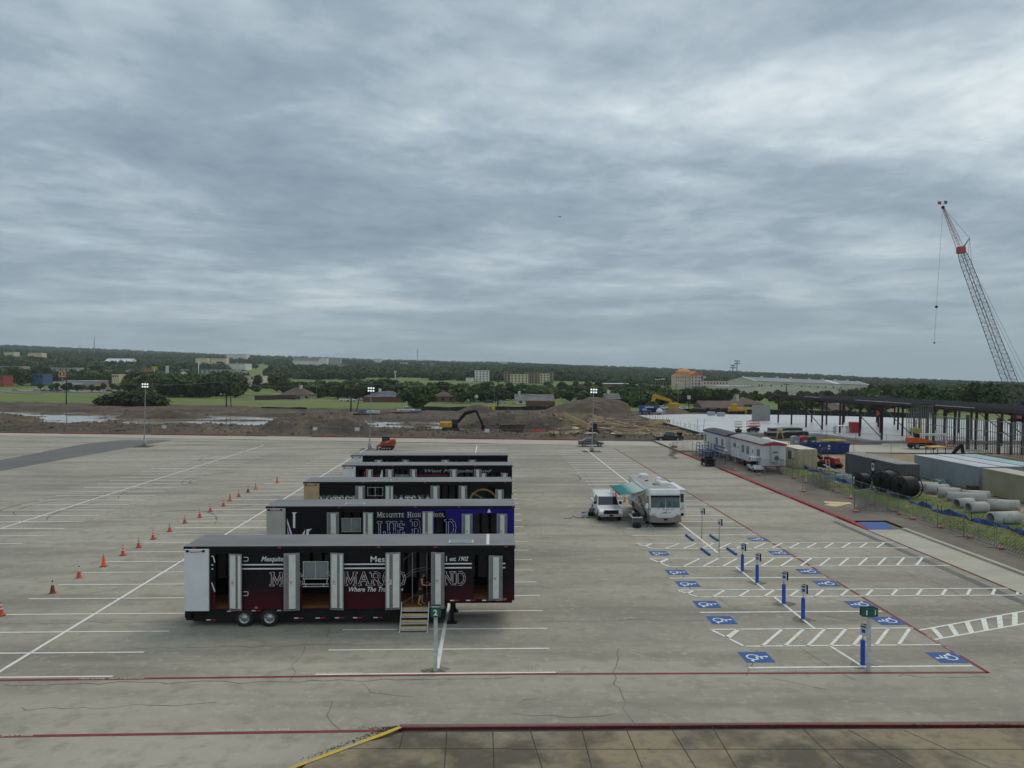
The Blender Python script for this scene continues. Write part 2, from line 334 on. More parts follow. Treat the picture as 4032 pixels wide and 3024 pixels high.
# stall lines
rnd=random.Random(3)
stall=MB().box(-5,5,-.065,.065,0,.002).mesh('stall_line',M_whiteold)
ROWS={'L2':-39.15,'L':-20.45,'M':-2.2}
Y0,DY=37.2,2.765
for k in range(-2,34):
    y=Y0+k*DY
    for r,x in ROWS.items():
        if r=='L2' and (k<1 or k>31): continue
        if r=='M' and 2<k<13 and k%1: continue
        inst('stall_line',stall,LOT,(x+rnd.uniform(-.06,.06),y+rnd.uniform(-.04,.04),.010),sc=(1,1.0 if y<60 else 1.5,1))
for i,(r,x) in enumerate(ROWS.items()):
    y1=133 if r!='L' else 134
    y0={'L2':38,'L':24 if 0 else 31.9,'M':32.2}[r]
    MB().box(x-.085,x+.085,y0,y1,.008,.010).build('row_line',M_whiteold,LOT)
# right hand row: lines at measured depths
RX0,RX1,RXC=11.05,20.85,16.0
def GY(sy,sx=3000): return G(sx,sy).y
hl=[GY(y) for y in (2629,2410,2274.8)]
for y in hl: MB().box(RX0,RX1-.1,y-.075,y+.075,.006,.008).build('stall_line',M_white,LOT)
y=58.6
while y<124:
    inst('stall_line',stall,LOT,((RX0+RX1)/2,y,.010),sc=(.97,1.35 if y<75 else 1.8,1)); y+=2.7
MB().box(RX0+.6,RX1-.2,GY(2172.5)-.03,GY(2172.5)+.03,.006,.008).build('stall_line',M_whiteold,LOT)
MB().box(RXC-.085,RXC+.085,52.6,127,.009,.011).build('row_line',M_whiteold,LOT)
for a,b2 in ((2231,2322.5),(2350,2477.7)):
    ya,yb=GY(b2),GY(a); MB().box(RXC-.07,RXC+.07,ya,yb,.009,.011).build('row_line',M_white,LOT)
MB().add([(RXC-.3-.07,GY(2546),.009),(RXC-.3+.07,GY(2546),.009),(RXC+.07,32,.009),(RXC-.07,32,.009)],[(3,2,1,0)]).build('row_line',M_white,LOT)
# hatched walkways
def hatch(ya,yb,x0,x1,step,slant,left_cap=True):
    b=MB(); z0,z1=.012,.014
    b.box(x0,x1,ya-.07,ya+.07,z0,z1); b.box(x0-(.9 if left_cap else 0),x1,yb-.07,yb+.07,z0,z1)
    if left_cap: b.add([(x0-.06,ya,z1),(x0+.1,ya,z1),(x0-.78,yb,z1),(x0-.95,yb,z1)],[(0,1,2,3)])
    x=x0+.15-slant*.45
    b.add([(x0-.5,ya+(yb-ya)*.55,z1),(x0-.36,ya+(yb-ya)*.42,z1),(x0-.36+slant*.55,yb,z1),(x0-.5-.02+slant*.5,yb,z1)],[(0,1,2,3)]); x=x0+.75
    while x<x1-slant-.2:
        b.add([(x,ya,z1),(x+.2,ya,z1),(x+.2+slant,yb,z1),(x+slant,yb,z1)],[(0,1,2,3)]); x+=step
    return b.build('hatched_walkway',M_white,LOT)
hatch(GY(2545),GY(2477.7),11.7,20.9,1.06,1.85)
hatch(GY(2350),GY(2322.5),11.7,32,1.45,1.12)
hatch(GY(2231),GY(2197),11.7,30.2,1.28,1.8)
hatch(GY(2160),GY(2138),11.7,30.2,1.28,1.55)
# slanting walkway past the red line on the right
A0,A1=G(3690,2512),G(4100,2408); B0,B1=G(3610,2480),G(4100,2393)
b=MB(); a0=Vector(G(3680,2519)); a1=Vector(G(4120,2441)); c0=Vector(G(3620,2482)); c1=Vector(G(4120,2391))
b.ribbon([a0,a1],.14,.012); b.ribbon([c0,c1],.14,.012)
for i in range(8):
    t=.06+i*.128; p=a0.lerp(a1,t); q=c0.lerp(c1,t+.035); b.ribbon([p,q],.24,.0135)
b.build('hatched_walkway',M_white,LOT)
# red fire lane lines
yR=31.35
def fire(name,x0,y0,x1,y1,w=.17,m=M_red,z=.010):
    b=MB(); n=24; b.ribbon([(x0+(x1-x0)*i/n,y0+(y1-y0)*i/n,z) for i in range(n+1)],w); return b.build(name,m,LOT)
fire('fire_lane_line',-60,31.0,0,31.55); fire('fire_lane_line',0,31.55,20.95,31.25)
fire('fire_lane_line',20.95,31.2,21.0,127.5)
fire('fire_lane_line',-60,26.15,-3.0,26.62)
fire('fire_lane_line',30.28,33,30.36,60.2,.1)
M_wtx=mat('white_stencil',(.66,.62,.60),.7,var=.15,vs=6)
def lane_text(x,y,rz,h=.13,fit=2.6,z=.0135):
    M=Matrix.Translation((x,y,z))@Matrix.Rotation(rz,4,'Z'); text_obj('FIRE LANE  NO PARKING',h,M_wtx,LOT,M,'stencil_lettering',ext=0,fit=fit)
for sx,sy in ((310,2676),(1184,2654),(2040,2643.5),(2990,2643)):
    p=G(sx,sy); lane_text(p.x,p.y-.0,0.0)
for sx,sy in ((1138,2873),(128,2896),):
    p=G(sx,sy); lane_text(p.x,p.y+.06,math.pi+.012)
for yy in (33.2,45.3,57.6,71.5,92): lane_text(20.97+.05,yy,math.pi/2)
# accessible squares
def wheelchair(mb,z):
    def seg(a,b2,t):
        a=Vector(a);b2=Vector(b2);d=(b2-a).normalized();q=Vector((-d.y,d.x))*t/2; e=d*t*.3
        mb.add([(*(a-e+q),z),(*(a-e-q),z),(*(b2+e-q),z),(*(b2+e+q),z)],[(0,1,2,3)])
    for a0,a1 in ((112,190),(202,285),(297,345)):
        pl=arc(-.02,-.14,.27,a0,a1,6)
        for a,b2 in zip(pl,pl[1:]): seg(a,b2,.075)
    mb.add([(x,y,z) for x,y in arc(-.06,.46,.085,0,360,10)[:-1]],[tuple(range(10))])
    for a,b2 in (((-.06,.34),(-.02,.0)),((-.02,.0),(.22,.0)),((.22,.0),(.36,-.33)),((.36,-.33),(.48,-.28)),((-.04,.20),(.2,.2))): seg(a,b2,.085)
sq=MB().box(-.62,.62,-.64,.64,0,.002).mesh('accessible_square',M_blue)
wc=MB(); wheelchair(wc,.004); wcm=wc.mesh('wheelchair_symbol',M_white)
LS=[(2595,2179),(2665,2253.7),(2707.6,2299.8),(2783.6,2380),(2841,2442),(2978,2588)]; RS=[(2982,2124),(3069,2177.7),(3184,2250.5),(3254,2298),(3386,2380),(3496,2444.7),(3729,2589)]
for lst,rz in ((LS,-math.pi/2),(RS,math.pi/2)):
    for p in lst:
        g=G(*p); s_=inst('accessible_square',sq,LOT,(g.x,g.y,.0065),(0,0,rz)); inst('wheelchair_symbol',wcm,s_,(0,0,0))
# cracks and tyre marks
M_crack=mat('crack_fill',(.13,.12,.092),.95,var=.3,vs=4)
M_skid=surf('skid_mark',(.125,.125,.12),[((.26,.255,.23),.48,.62,2.2,S1,.9)],rough=.9,bump=0)
def crack(pix,w=.035,seed=1,name='crack',m=M_crack,jit=.16,z=.005):
    r=random.Random(seed); P=[G(*p) for p in pix]; out=[]
    for a,b2 in zip(P,P[1:]):
        n=max(2,int((b2-a).length/.55))
        for i in range(n):
            q=a.lerp(b2,i/n); out.append((q.x+r.uniform(-jit,jit),q.y+r.uniform(-jit,jit),z))
    out.append((P[-1].x,P[-1].y,z)); MB().ribbon(out,[w*r.uniform(.5,1.5) for _ in out]).build(name,m,LOT)
for i,c in enumerate([[(0,2699),(500,2690),(1000,2685),(1400,2682),(2016,2668)],[(0,2455),(733,2447)],[(60,2792),(450,2785),(850,2765)],[(480,2553),(1040,2545),(1700,2532)],[(1305,2470),(1290,2535)],[(1195,2550),(1160,2620),(1140,2680)],
    [(1298,2765),(1305,2850),(1340,2875)],[(1430,2683),(1460,2725),(1630,2745)],[(2833,2352),(2880,2385),(2922,2420),(2900,2440)],[(2893,2387),(2990,2383),(3075,2380)],[(3230,2420),(3320,2440),(3410,2440)],
    [(3550,2250),(3640,2290),(3760,2330)],[(3640,2270),(3950,2425)],[(2480,2441),(2810,2443)],[(0,2062),(640,2060),(1000,2062)],[(2420,2550),(2420,2690),(2460,2790),(2500,2850)],[(2990,2660),(3250,2715)],[(2016,2815),(2300,2822),(2420,2810)],
    [(2990,2560),(2940,2660)],[(3100,2520),(3370,2680)],[(2600,2170),(2660,2230),(2720,2310),(2740,2350)],[(2090,2450),(2480,2440)],[(3520,2660),(3900,2668)],[(1900,2900),(1960,2960)],[(2035,2775),(2120,2750)],[(2290,1840),(2330,1905),(2440,2080),(2500,2130)]]): crack(c,.036 if i<1 else .024,i)
def skid(cx,cy,rx,ry,a0,a1,w=.16):
    g=G(cx,cy); n=18; pts=[(g.x+rx*math.cos(R_(a0+(a1-a0)*i/n)),g.y+ry*math.sin(R_(a0+(a1-a0)*i/n)),.0048) for i in range(n+1)]
    MB().ribbon(pts,[w*(.35+.9*math.sin(math.pi*(i+.5)/(n+1))) for i in range(n+1)]).build('tyre_mark',M_skid,LOT)
for a in ((830,1885,2.6,5.5,60,260),(870,1884,3.0,5.5,60,270),(250,1995,3.4,5,50,250),(205,1993,3.6,6,50,260),(390,2010,3.2,6,110,230),(640,1935,3.6,6,60,230),(900,1800,3.4,7,100,250),(540,2100,5,10,20,130),(2180,1880,3.2,5,-80,70),(1030,2040,5,8,60,150),(390,1812,6,9,110,210)): skid(*a)
# weedy stains round the bollards
M_stain=surf('weedy_stain',(.20,.19,.15),[((.09,.10,.05),.5,.62,1.8,S1,.9)],rough=.95,bump=.4)
for sx,sy in ((2923,2250),(2981,2295),(3086,2378),(3162,2440),(3397,2622),(1716,2642)):
    g=G(sx,sy); r=random.Random(sx); n=11; MB().add([(g.x+(.55+r.uniform(-.2,.25))*math.cos(6.283*k/n),g.y+(.42+r.uniform(-.15,.2))*math.sin(6.283*k/n),.0075) for k in range(n)],[tuple(range(n))]).build('weed_stain',M_stain,LOT)
# ---- far kerb (red)
b=MB(); 
def kerb_run(x0,x1,z1=.15,n=30):
    b=MB(); xs=[x0+(x1-x0)*i/n for i in range(n+1)]
    vs=[];fs=[]
    for x in xs: vs+= [(x,yk(x),-.1),(x,yk(x),z1-.02),(x,yk(x)+.03,z1),(x,yk(x)+.35,z1),(x,yk(x)+.35,-.1)]
    for k in range(n):
        for j in range(4): fs.append((5*k+j,5*k+5+j,5*k+6+j,5*k+1+j))
    return b.add(vs,fs)
struct(kerb_run(-150,-44,.16).build('far_kerb',M_redkerb)); struct(kerb_run(-35,21.5,.16).build('far_kerb_red',M_redkerb))
struct(kerb_run(-44,-35,.05,4).build('kerb_drop',M_lotlight))
for x in (-92,-72,-52,-28,-12,3): text_obj('FIRE LANE  NO PARKING',.12,M_wtx,bpy.data.objects['far_kerb'],Matrix.Translation((x,yk(x)-.012,.02))@Matrix.Rotation(-.152,4,'Z')@Matrix.Rotation(math.pi/2,4,'X'),'kerb_lettering',ext=0,fit=3.6)
# ---- right kerb
KX=30.35
kb=MB(); kb.add([(KX,60.4,-.1),(KX,60.4,.02),(KX+.04,60.4,.03),(KX+.38,60.4,.03),(KX,63.4,-.1),(KX,63.4,.14),(KX+.04,63.4,.16),(KX+.38,63.4,.16),(KX,126,-.1),(KX,126,.14),(KX+.04,126,.16),(KX+.38,126,.16)],[(4,5,1,0),(5,6,2,1),(6,7,3,2),(8,9,5,4),(9,10,6,5),(10,11,7,6),(0,1,2,3)])
KERB=struct(kb.build('right_kerb',M_redkerb))
for yy in (66,76,88,100): text_obj('FIRE LANE  NO PARKING',.10,M_wtx,KERB,Matrix.Translation((KX-.012,yy+2,.03))@Matrix.Rotation(-math.pi/2,4,'Z')@Matrix.Rotation(math.pi/2,4,'X'),'kerb_lettering',ext=0,fit=2.4)
# pavement beyond the right kerb, ramp and pale walk in the foreground part
sheet('brown_pavement',[(KX+.38,63.4),(37.2,63.4),(37.2,124),(KX+.38,124)],M_brown,.155,None)
sheet('pale_walkway',[(KX+.05,18),(33.2,18),(33.2,60.3),(KX+.05,60.3)],M_lotlight,.03,None)
struct(MB().box(33.2,33.55,18,60.3,-.1,.17).build('walkway_kerb',M_lotlight))
sheet('brown_pavement_near',[(33.55,18),(37.2,18),(37.2,63.4),(33.55,63.4)],M_brown,.151,None)
struct(MB().add([(KX+.2,60.35,.036),(32.7,60.35,.036),(33.1,62.8,.165),(KX+.5,62.8,.165)],[(0,1,2,3)]).build('blue_ramp',M_blue))
sheet('tar_band',[(KX-1.35,30),(KX-.75,30),(KX-.75,64),(KX-1.3,64)],M_asph,.0055)
sheet('pavement_strip',[(KX,60.2),(33.6,60.2),(33.6,63.5),(KX,63.5)],M_brown,.015,None)
# verge, yard
struct(grid_mesh('verge',np.linspace(37.2,44.6,16),np.linspace(18,98,120),lambda X,Y:.14+.10*fbm(X,Y,2.5,3,5)+.10*np.clip((X-37.2)/3,0,1),M_verge))
YARD=struct(grid_mesh('construction_yard',np.linspace(37.0,135,110),np.linspace(18,124,130),lambda X,Y:.10+.16*fbm(X,Y,6,4,9)-np.clip(44.8-X,0,1)*.25*(Y<98)+1.1*np.exp(-(((X-48)/3.2)**2+((Y-105)/4.2)**2))+1.3*np.exp(-(((X-51.5)/2.0)**2+((Y-97.5)/3.0)**2)),M_yard))
sheet('concrete_road',[(30.3,121.5),(72,117),(140,117),(140,133),(72,133),(58,138),(30.3,141)],M_lotlight,.24,None)
sheet('lot_apron',[(30.2,121),(31.5,121),(31.5,152),(30.2,152)],M_lotlight,.02,None)
# dug strip in front of the steel building
struct(grid_mesh('trench_strip',np.linspace(62,140,90),np.linspace(126,141,26),lambda X,Y:.12+.35*np.exp(-((Y-134.5)/3.0)**2)+.2*fbm(X,Y,3,4,2),M_dirt))
# ---- the dug-over site beyond the far kerb
def yb(X): return np.interp(X,[-260,-211,-140,-100,-60,0,45,70],[345,331,305,290,265,253,250,248])
def mound(X,Y,cx,cy,rx,ry,h,sq=2):
    d=np.sqrt(((X-cx)/rx)**2+((Y-cy)/ry)**2); return h*np.clip(1-d**sq,0,None)**.8
def site(X,Y):
    k=yk(X)
    n=fbm(X,Y,24,5,1); z=.24+n*.75+fbm(X*.30,Y*.9,5.0,5,21,.62)*1.75+np.abs(fbm(X*.6,Y,2.6,3,57))*.5
    # bank behind the kerb on the left
    z=z+np.clip(1-np.abs(Y-k-9)/7,0,1)*np.interp(X,[-260,-70,-45,-25,10],[1.3,1.2,.8,.6,.2])
    wet=np.clip(1-((X+55)/75)**2,0,1)*np.clip(1-((Y-k-42)/30)**2,0,1)*.95+np.clip(1-((X+2)/16)**2,0,1)*np.clip(1-((Y-k-26)/12)**2,0,1)*1.25+np.clip(1-((X+140)/70)**2,0,1)*np.clip(1-((Y-k-50)/40)**2,0,1)*.55
    z=z-np.clip(wet*2.0,0,.62)
    g=G(1210,1715); m=mound(X,Y,g.x,163,13,9.5,4.0,2.2)
    g=G(2320,1610); m=np.maximum(m,mound(X,Y,41-8,236,17,13,5.2,1.5)); m=np.maximum(m,mound(X,Y,50,238,16,10,3.0,1.7))
    m=np.maximum(m,mound(X,Y,4,184,12,13,3.4,1.6)); m=np.maximum(m,mound(X,Y,12,176,8,10,3.2,1.8))
    g=G(1880,1612); m=np.maximum(m,mound(X,Y,-4,246,7,6,3.0,1.4)); m=np.maximum(m,mound(X,Y,-94,221,12,9,2.8,1.2)); m=np.maximum(m,mound(X,Y,-128,205,9,9,1.6,1.5))
    m=np.maximum(m,mound(X,Y,-70,176,30,5,1.0,1.5))
    z=np.where(m>.05,np.maximum(z,m+.6*n+(1.5*fbm(X,Y,4.5,5,31,.62)-.5*np.abs(fbm(X*1.3,Y*.6,3.0,3,63)))*np.clip(m,0,1.3)),z)
    # formwork pits on the right
    pit=((X>19)&(X<43)&(Y>150)&(Y<215)); tr=np.clip(np.sin((X-19+.12*Y)*1.15)-.35,0,1)*np.clip((Y-182)/6,0,1)*np.clip((216-Y)/6,0,1)
    z=np.where(pit,z*.5-.1-1.6*tr,z)
    z=np.where(X>42.5,np.minimum(z,.25+.2*fbm(X,Y,5,3,8)),z) if True else z
    z=np.where((X>42.5)&(Y>232),.3+fbm(X,Y,6,4,8)*.8+mound(X,Y,58,236,5,4,2.0,1.5)+mound(X,Y,66,228,4,3,1.8,1.5),z)
    z=np.where(Y<k+3,np.minimum(z,.12+(Y-k-.3)*.28),z); z=np.where(Y<k+.3,-.2,z)
    z=np.where(Y>yb(X)+fbm(X,Y,9,3,6)*6,-.8,z)
    return z
SITE=struct(grid_mesh('dug_site',np.arange(-250,76,.85),np.arange(136,340,.8),site,M_dirt))
def sz(x,y): return float(site(np.array([float(x)]),np.array([float(y)]))[0])
struct(MB().add([(-240,160,-.22),(42,148,-.22),(42,225,-.22),(-60,262,-.22),(-240,320,-.22)],[(0,1,2,3,4)]).build('flood_water',M_water))
# clods and stones over the dug ground
rc=np.random.default_rng(12); n=9000; cx_=rc.uniform(-190,42,n); cy_=yk(cx_)+2.5+np.abs(rc.normal(0,1,n))*38; ok=cy_<yb(cx_)-3; cx_,cy_=cx_[ok],cy_[ok]; cz_=site(cx_,cy_); ok=cz_>-.2; cx_,cy_,cz_=cx_[ok],cy_[ok],cz_[ok]; sc_=rc.uniform(.10,.34,len(cx_))*np.where(rc.uniform(0,1,len(cx_))<.06,2.2,1)
OCT=np.array([(1,0,0),(-1,0,0),(0,1,0),(0,-1,0),(0,0,.8),(0,0,-.5)]); V_=[];F_=[]
for x,y,z,q in zip(cx_,cy_,cz_,sc_):
    o_=len(V_); V_+= ((OCT*rc.uniform(.6,1.3,(6,1))*q)+np.array((x,y,z+q*.1))).tolist(); F_+= [(o_+a,o_+b_,o_+c_) for a,b_,c_ in ((0,2,4),(2,1,4),(1,3,4),(3,0,4))]
me=bpy.data.meshes.new('dirt_clods'); me.from_pydata(V_,[],F_); me.materials.append(surf('clod_earth',(.15,.11,.075),[((.075,.058,.045),.4,.6,.3,S1,.9),((.34,.30,.24),.62,.72,.8,S1,.8)],bump=0)); o=bpy.data.objects.new('dirt_clods',me); COL.objects.link(o); stuff(o,'brown clods and stones strewn over the dug site','clods')
# ---- slab
M_slab=surf('wet_slab',(.50,.51,.52),[((.33,.34,.345),.46,.64,.10,(1,2,1),.8),((.62,.63,.64),.5,.7,.3,S1,.5),((.33,.33,.32),.62,.74,.5,S1,.6)],rough=.32,bump=.04,spec=.6)
M_slabblack=mat('black_membrane',(.018,.018,.02),.6,var=.3,vs=.8)
sp=[(43.2,156),(66.5,152.5),(69.8,135.5),(140,135.5),(140,190),(92,221),(60,226),(43.2,219)]
b=MB(); b.prism([(p[0],p[1]) for p in sp],-.5,.62,'z'); SLAB=struct(b.build('concrete_slab',M_slab))
MB().box(43.0,43.19,156,200,-.5,.55).build('membrane',M_slabblack,SLAB); MB().box(43.0,43.19,200.05,219,-.5,.6).build('slab_edge',M_lotlight,SLAB)
# ---- foreground kerb and stained walk
e0,e1=G(1180,3024),G(1600,2868)
kx=G(1560,2866).x; 
WALK=struct(MB().add([(kx+.55,26.15,.15),(60,25.6,.15),(60,13,.15),(-9.5,13,.15),(e0.x+.25,e0.y,.15),((e0.x+e1.x)/2+.3,(e0.y+e1.y)/2+.02,.15)],[(5,4,3,2,1,0)]).build('stained_walk',M_walk))
b=MB()
def krun(pts,w,h):
    b=MB(); n=len(pts); vs=[];fs=[]
    for i,p in enumerate(pts):
        d=Vector(pts[min(i+1,n-1)])-Vector(pts[max(i-1,0)]); d.normalize(); q=Vector((d.y,-d.x))
        p=Vector(p)
        for a,z in ((0,-.05),(0,h-.02),(.03,h),(w,h)): vs.append((p.x+q.x*a,p.y+q.y*a,z))
    for k in range(n-1):
        for j in range(3): fs.append((4*k+j,4*k+4+j,4*k+5+j,4*k+1+j))
    return b.add(vs,fs)
o=krun([(kx+.1,26.62),(10,26.52),(22,26.2),(60,25.6)],.13,.165).build('foreground_kerb',M_red); struct(o)
sheet('gutter_strip',[(kx+.1,27.1),(22,26.75),(60,26.1),(60,25.7),(22,26.3),(kx+.1,26.62)],M_brown,.006)
d=(Vector((e1.x,e1.y))-Vector((e0.x,e0.y)))
o=krun([(e0.x-d.x*.6,e0.y-d.y*.6),(e0.x+d.x*.3,e0.y+d.y*.3),(e0.x+d.x*.75,e0.y+d.y*.75),(kx+.1,26.62)],.2,.17).build('yellow_kerb',M_yellow); struct(o)
o2=krun([(e0.x-d.x*.6-.3,e0.y-d.y*.6+.12),(e0.x+d.x*.3-.28,e0.y+d.y*.3+.12),(e0.x+d.x*.75-.25,e0.y+d.y*.75+.14),(kx-.1,26.85)],.24,.02).build('kerb_gutter',M_walk); struct(o2)
M_joint=mat('joint_gap',(.04,.038,.03),.95,var=.2)
for a,b2 in (((2085,2868),(2135,3024)),((2290,2868),(2330,3024)),((2465,2868),(2530,3024)),((2805,2862),(2900,3024)),((2640,2862),(2740,3024)),((3160,2868),(3320,3024)),((3340,2872),(3600,3024)),((1760,2872),(1750,3024)),((1590,2880),(1572,2950)),((1940,2870),(1945,3024)),((3560,2876),(3900,3024))):
    g,h=G(*a,z=.152),G(*b2,z=.152); MB().ribbon([g,g.lerp(h,.5),h],.03,.1545).build('slab_joint',M_joint,WALK)
for yy,x0,x1 in ((2948,1300,2016),(2950,2016,4032)):
    g,h=G(x0,yy,z=.152),G(x1,yy,z=.152); MB().ribbon([g,h],.03,.1548).build('slab_joint',M_joint,WALK)
# weeds along the foreground kerb
M_weed=mat('weed_leaf',(.055,.075,.025),.9,var=.4,vs=9)
b=MB(); r=random.Random(5)
for i in range(900):
    if r.random()<.35: x=r.gauss(kx+.2,.5); y=26.72+r.uniform(-.05,.12)
    elif r.random()<.5: t=r.random()**.6; x=e0.x+d.x*t-.12+r.uniform(-.1,.15); y=e0.y+d.y*t+.06+r.uniform(-.06,.08)
    else: c=r.choice([3.2,6.9,8.4,9.9,12.6,15.1,17.4,18.1]); x=r.gauss(c,.28); y=26.42-(x*.013)+r.uniform(-.06,.05)
    z=.02 if y>26.6 else .16; a=r.uniform(0,6.28); h=r.uniform(.02,.07); w=.02
    b.add([(x-w*math.cos(a),y-w*math.sin(a),z),(x+w*math.cos(a),y+w*math.sin(a),z),(x+r.uniform(-.05,.05),y+r.uniform(-.05,.05),z+h)],[(0,1,2)])
o=stuff(b.build('kerb_weeds',M_weed),'straggly green weeds growing along the foreground kerb','weeds')
# grass tufts on the verge and on the yard edge
b=MB(); r=random.Random(8)
for i in range(15000):
    x=37.3+7.2*r.random()**1.1; y=r.uniform(40,96)
    if r.random()<.35*vnoise(np.array([x/2]),np.array([y/3]),4)[0]+.1: continue
    z=.12+.1*min(1,(x-37.2)/3); a=r.uniform(0,6.28); h=r.uniform(.03,.12); w=.05
    b.add([(x-w*math.cos(a),y-w*math.sin(a),z),(x+w*math.cos(a),y+w*math.sin(a),z),(x+r.uniform(-.12,.12),y+r.uniform(-.12,.12),z+h)],[(0,1,2)])
stuff(b.build('verge_tufts',mat('tuft_green',(.125,.185,.040),.9,var=.5,vs=.7,col2=(.065,.12,.024))),'rough green grass on the verge behind the site fence','grass')
# ================================================================== THINGS ON THE LOT
M_black=mat('black_gloss_wrap',(.008,.008,.009),.6,var=.2,spec=.12)
M_blk=mat('black_frame',(.011,.011,.012),.65,var=.25,spec=.2)
M_tyre=mat('tyre_rubber',(.018,.018,.018),.85,var=.3,vs=6)
M_rim=mat('rim_alloy',(.42,.42,.43),.38,metal=.7,var=.12,vs=6)
M_alu=mat('aluminium',(.55,.56,.56),.42,metal=.6,var=.1,vs=3)
M_liner=mat('white_liner',(.66,.655,.61),.55,var=.07,vs=2.5)
M_track=mat('grey_track',(.27,.275,.275),.5,metal=.4,var=.1)
M_dark=mat('dark_slot',(.03,.03,.03),.8,var=0)
M_roof=surf('trailer_roof',(.185,.19,.195),[((.13,.135,.14),.45,.65,.5,(.4,1,1),.8),((.26,.265,.27),.55,.72,.25,S1,.6)],rough=.55,bump=.05)
M_wood=mat('trailer_floor_wood',(.30,.135,.045),.5,var=.25,vs=2,stretch=(.3,6,1))
M_tread=mat('step_wood',(.62,.47,.24),.7,var=.15,vs=3,stretch=(.5,4,1))
M_redl=mat('red_reflector',(.42,.02,.035),.4,var=0); M_whl=mat('white_reflector',(.72,.72,.72),.4,var=0); M_amb=mat('amber_lamp',(.55,.16,.03),.4,var=0)
M_glassg=mat('grey_pane',(.17,.20,.215),.25,var=.06)
M_glass=mat('dark_glass',(.018,.022,.024),.08,var=0,spec=.8)
M_wht=mat('white_paint',(.70,.71,.71),.35,var=.05,vs=1)
M_letter=mat('white_lettering',(.74,.74,.73),.5,var=.03)
M_chrome=mat('chrome',(.6,.6,.6),.18,metal=.9,var=0)
def grad(key,stops,axis='z',rough=.6):
    stops=sorted(stops); stops=[stops[0],stops[-1]]+stops[1:-1]; LO,HI=stops[0][0],stops[1][0]
    m=bpy.data.materials.new(key); m.use_nodes=True; t=m.node_tree; b=t.nodes['Principled BSDF']; b.inputs['Roughness'].default_value=rough; b.inputs['Specular IOR Level'].default_value=.12
    c=t.nodes.new('ShaderNodeTexCoord'); s=t.nodes.new('ShaderNodeSeparateXYZ'); t.links.new(c.outputs['Object'],s.inputs[0])
    r=t.nodes.new('ShaderNodeMapRange'); r.inputs[1].default_value=LO; r.inputs[2].default_value=HI; t.links.new(s.outputs['xyz'.index(axis)],r.inputs[0])
    n=t.nodes.new('ShaderNodeTexNoise'); n.inputs['Scale'].default_value=.8; n.inputs['Detail'].default_value=5; t.links.new(c.outputs['Object'],n.inputs['Vector'])
    a=wm('ADD',r.outputs[0],wm('MULTIPLY',wm('SUBTRACT',n.outputs[0],.5,tree=t),.12,tree=t),tree=t)
    q=t.nodes.new('ShaderNodeValToRGB'); t.links.new(a,q.inputs[0]); a0,a1=LO,HI
    e=q.color_ramp.elements
    for i,(p,col) in enumerate(stops):
        f=(p-a0)/(a1-a0)
        el=e[i] if i<2 else e.new(f)
        el.position=f; el.color=(*col,1)
    t.links.new(q.outputs[0],b.inputs['Base Color']); return m
K0=(.010,.010,.011)
M_maroon=grad('black_to_maroon',[(.9,(.060,.006,.012)),(2.2,K0),(1.5,(.046,.006,.010))])
M_maroon=grad('black_to_maroon2',[(.8,(.075,.007,.014)),(2.3,K0)])
M_bluew=grad('black_to_blue',[(8.2,K0),(12.2,(.020,.014,.20))],'x')
M_greenw=grad('black_to_green',[(3.1,K0),(2.2,(.010,.055,.028))])
tyre_me=MB().lathe([(.27,-.13),(.40,-.135),(.435,-.10),(.435,.10),(.40,.135),(.27,.13)],20,'y').mesh('tyre',M_tyre)
b=MB(); b.lathe([(.28,-.10),(.26,-.115),(.235,-.06),(.13,-.05),(.11,-.10),(.0,-.10)],16,'y'); rim_me=b.mesh('rim',M_rim)
b=MB()
for k in range(8):
    a=k*math.pi/4; b.M=Matrix.Rotation(a,4,'Y'); b.lathe([(.0,-.066),(.028,-.066)],6,'y')
    b.v[-12:]=[ (x+.185*math.cos(a),y,z-.185*math.sin(a)) for x,y,z in b.v[-12:]]
hole_me=b.mesh('hand_hole',M_dark)
def wheel(parent,x,y,z,r=.435,side=-1,w=1.0):
    t=inst('wheel',tyre_me,parent,(x,y,z),(0,0,0 if side<0 else math.pi),(r/.435,w,r/.435)); inst('rim',rim_me,t); stuff(inst('hand_hole',hole_me,t)); return t
def make_door_mesh(w,h,two):
    fr=MB(); fr.bbox(0,w,-.035,.035,0,h,.012); 
    return fr.mesh('door',M_track)
DOOR={}
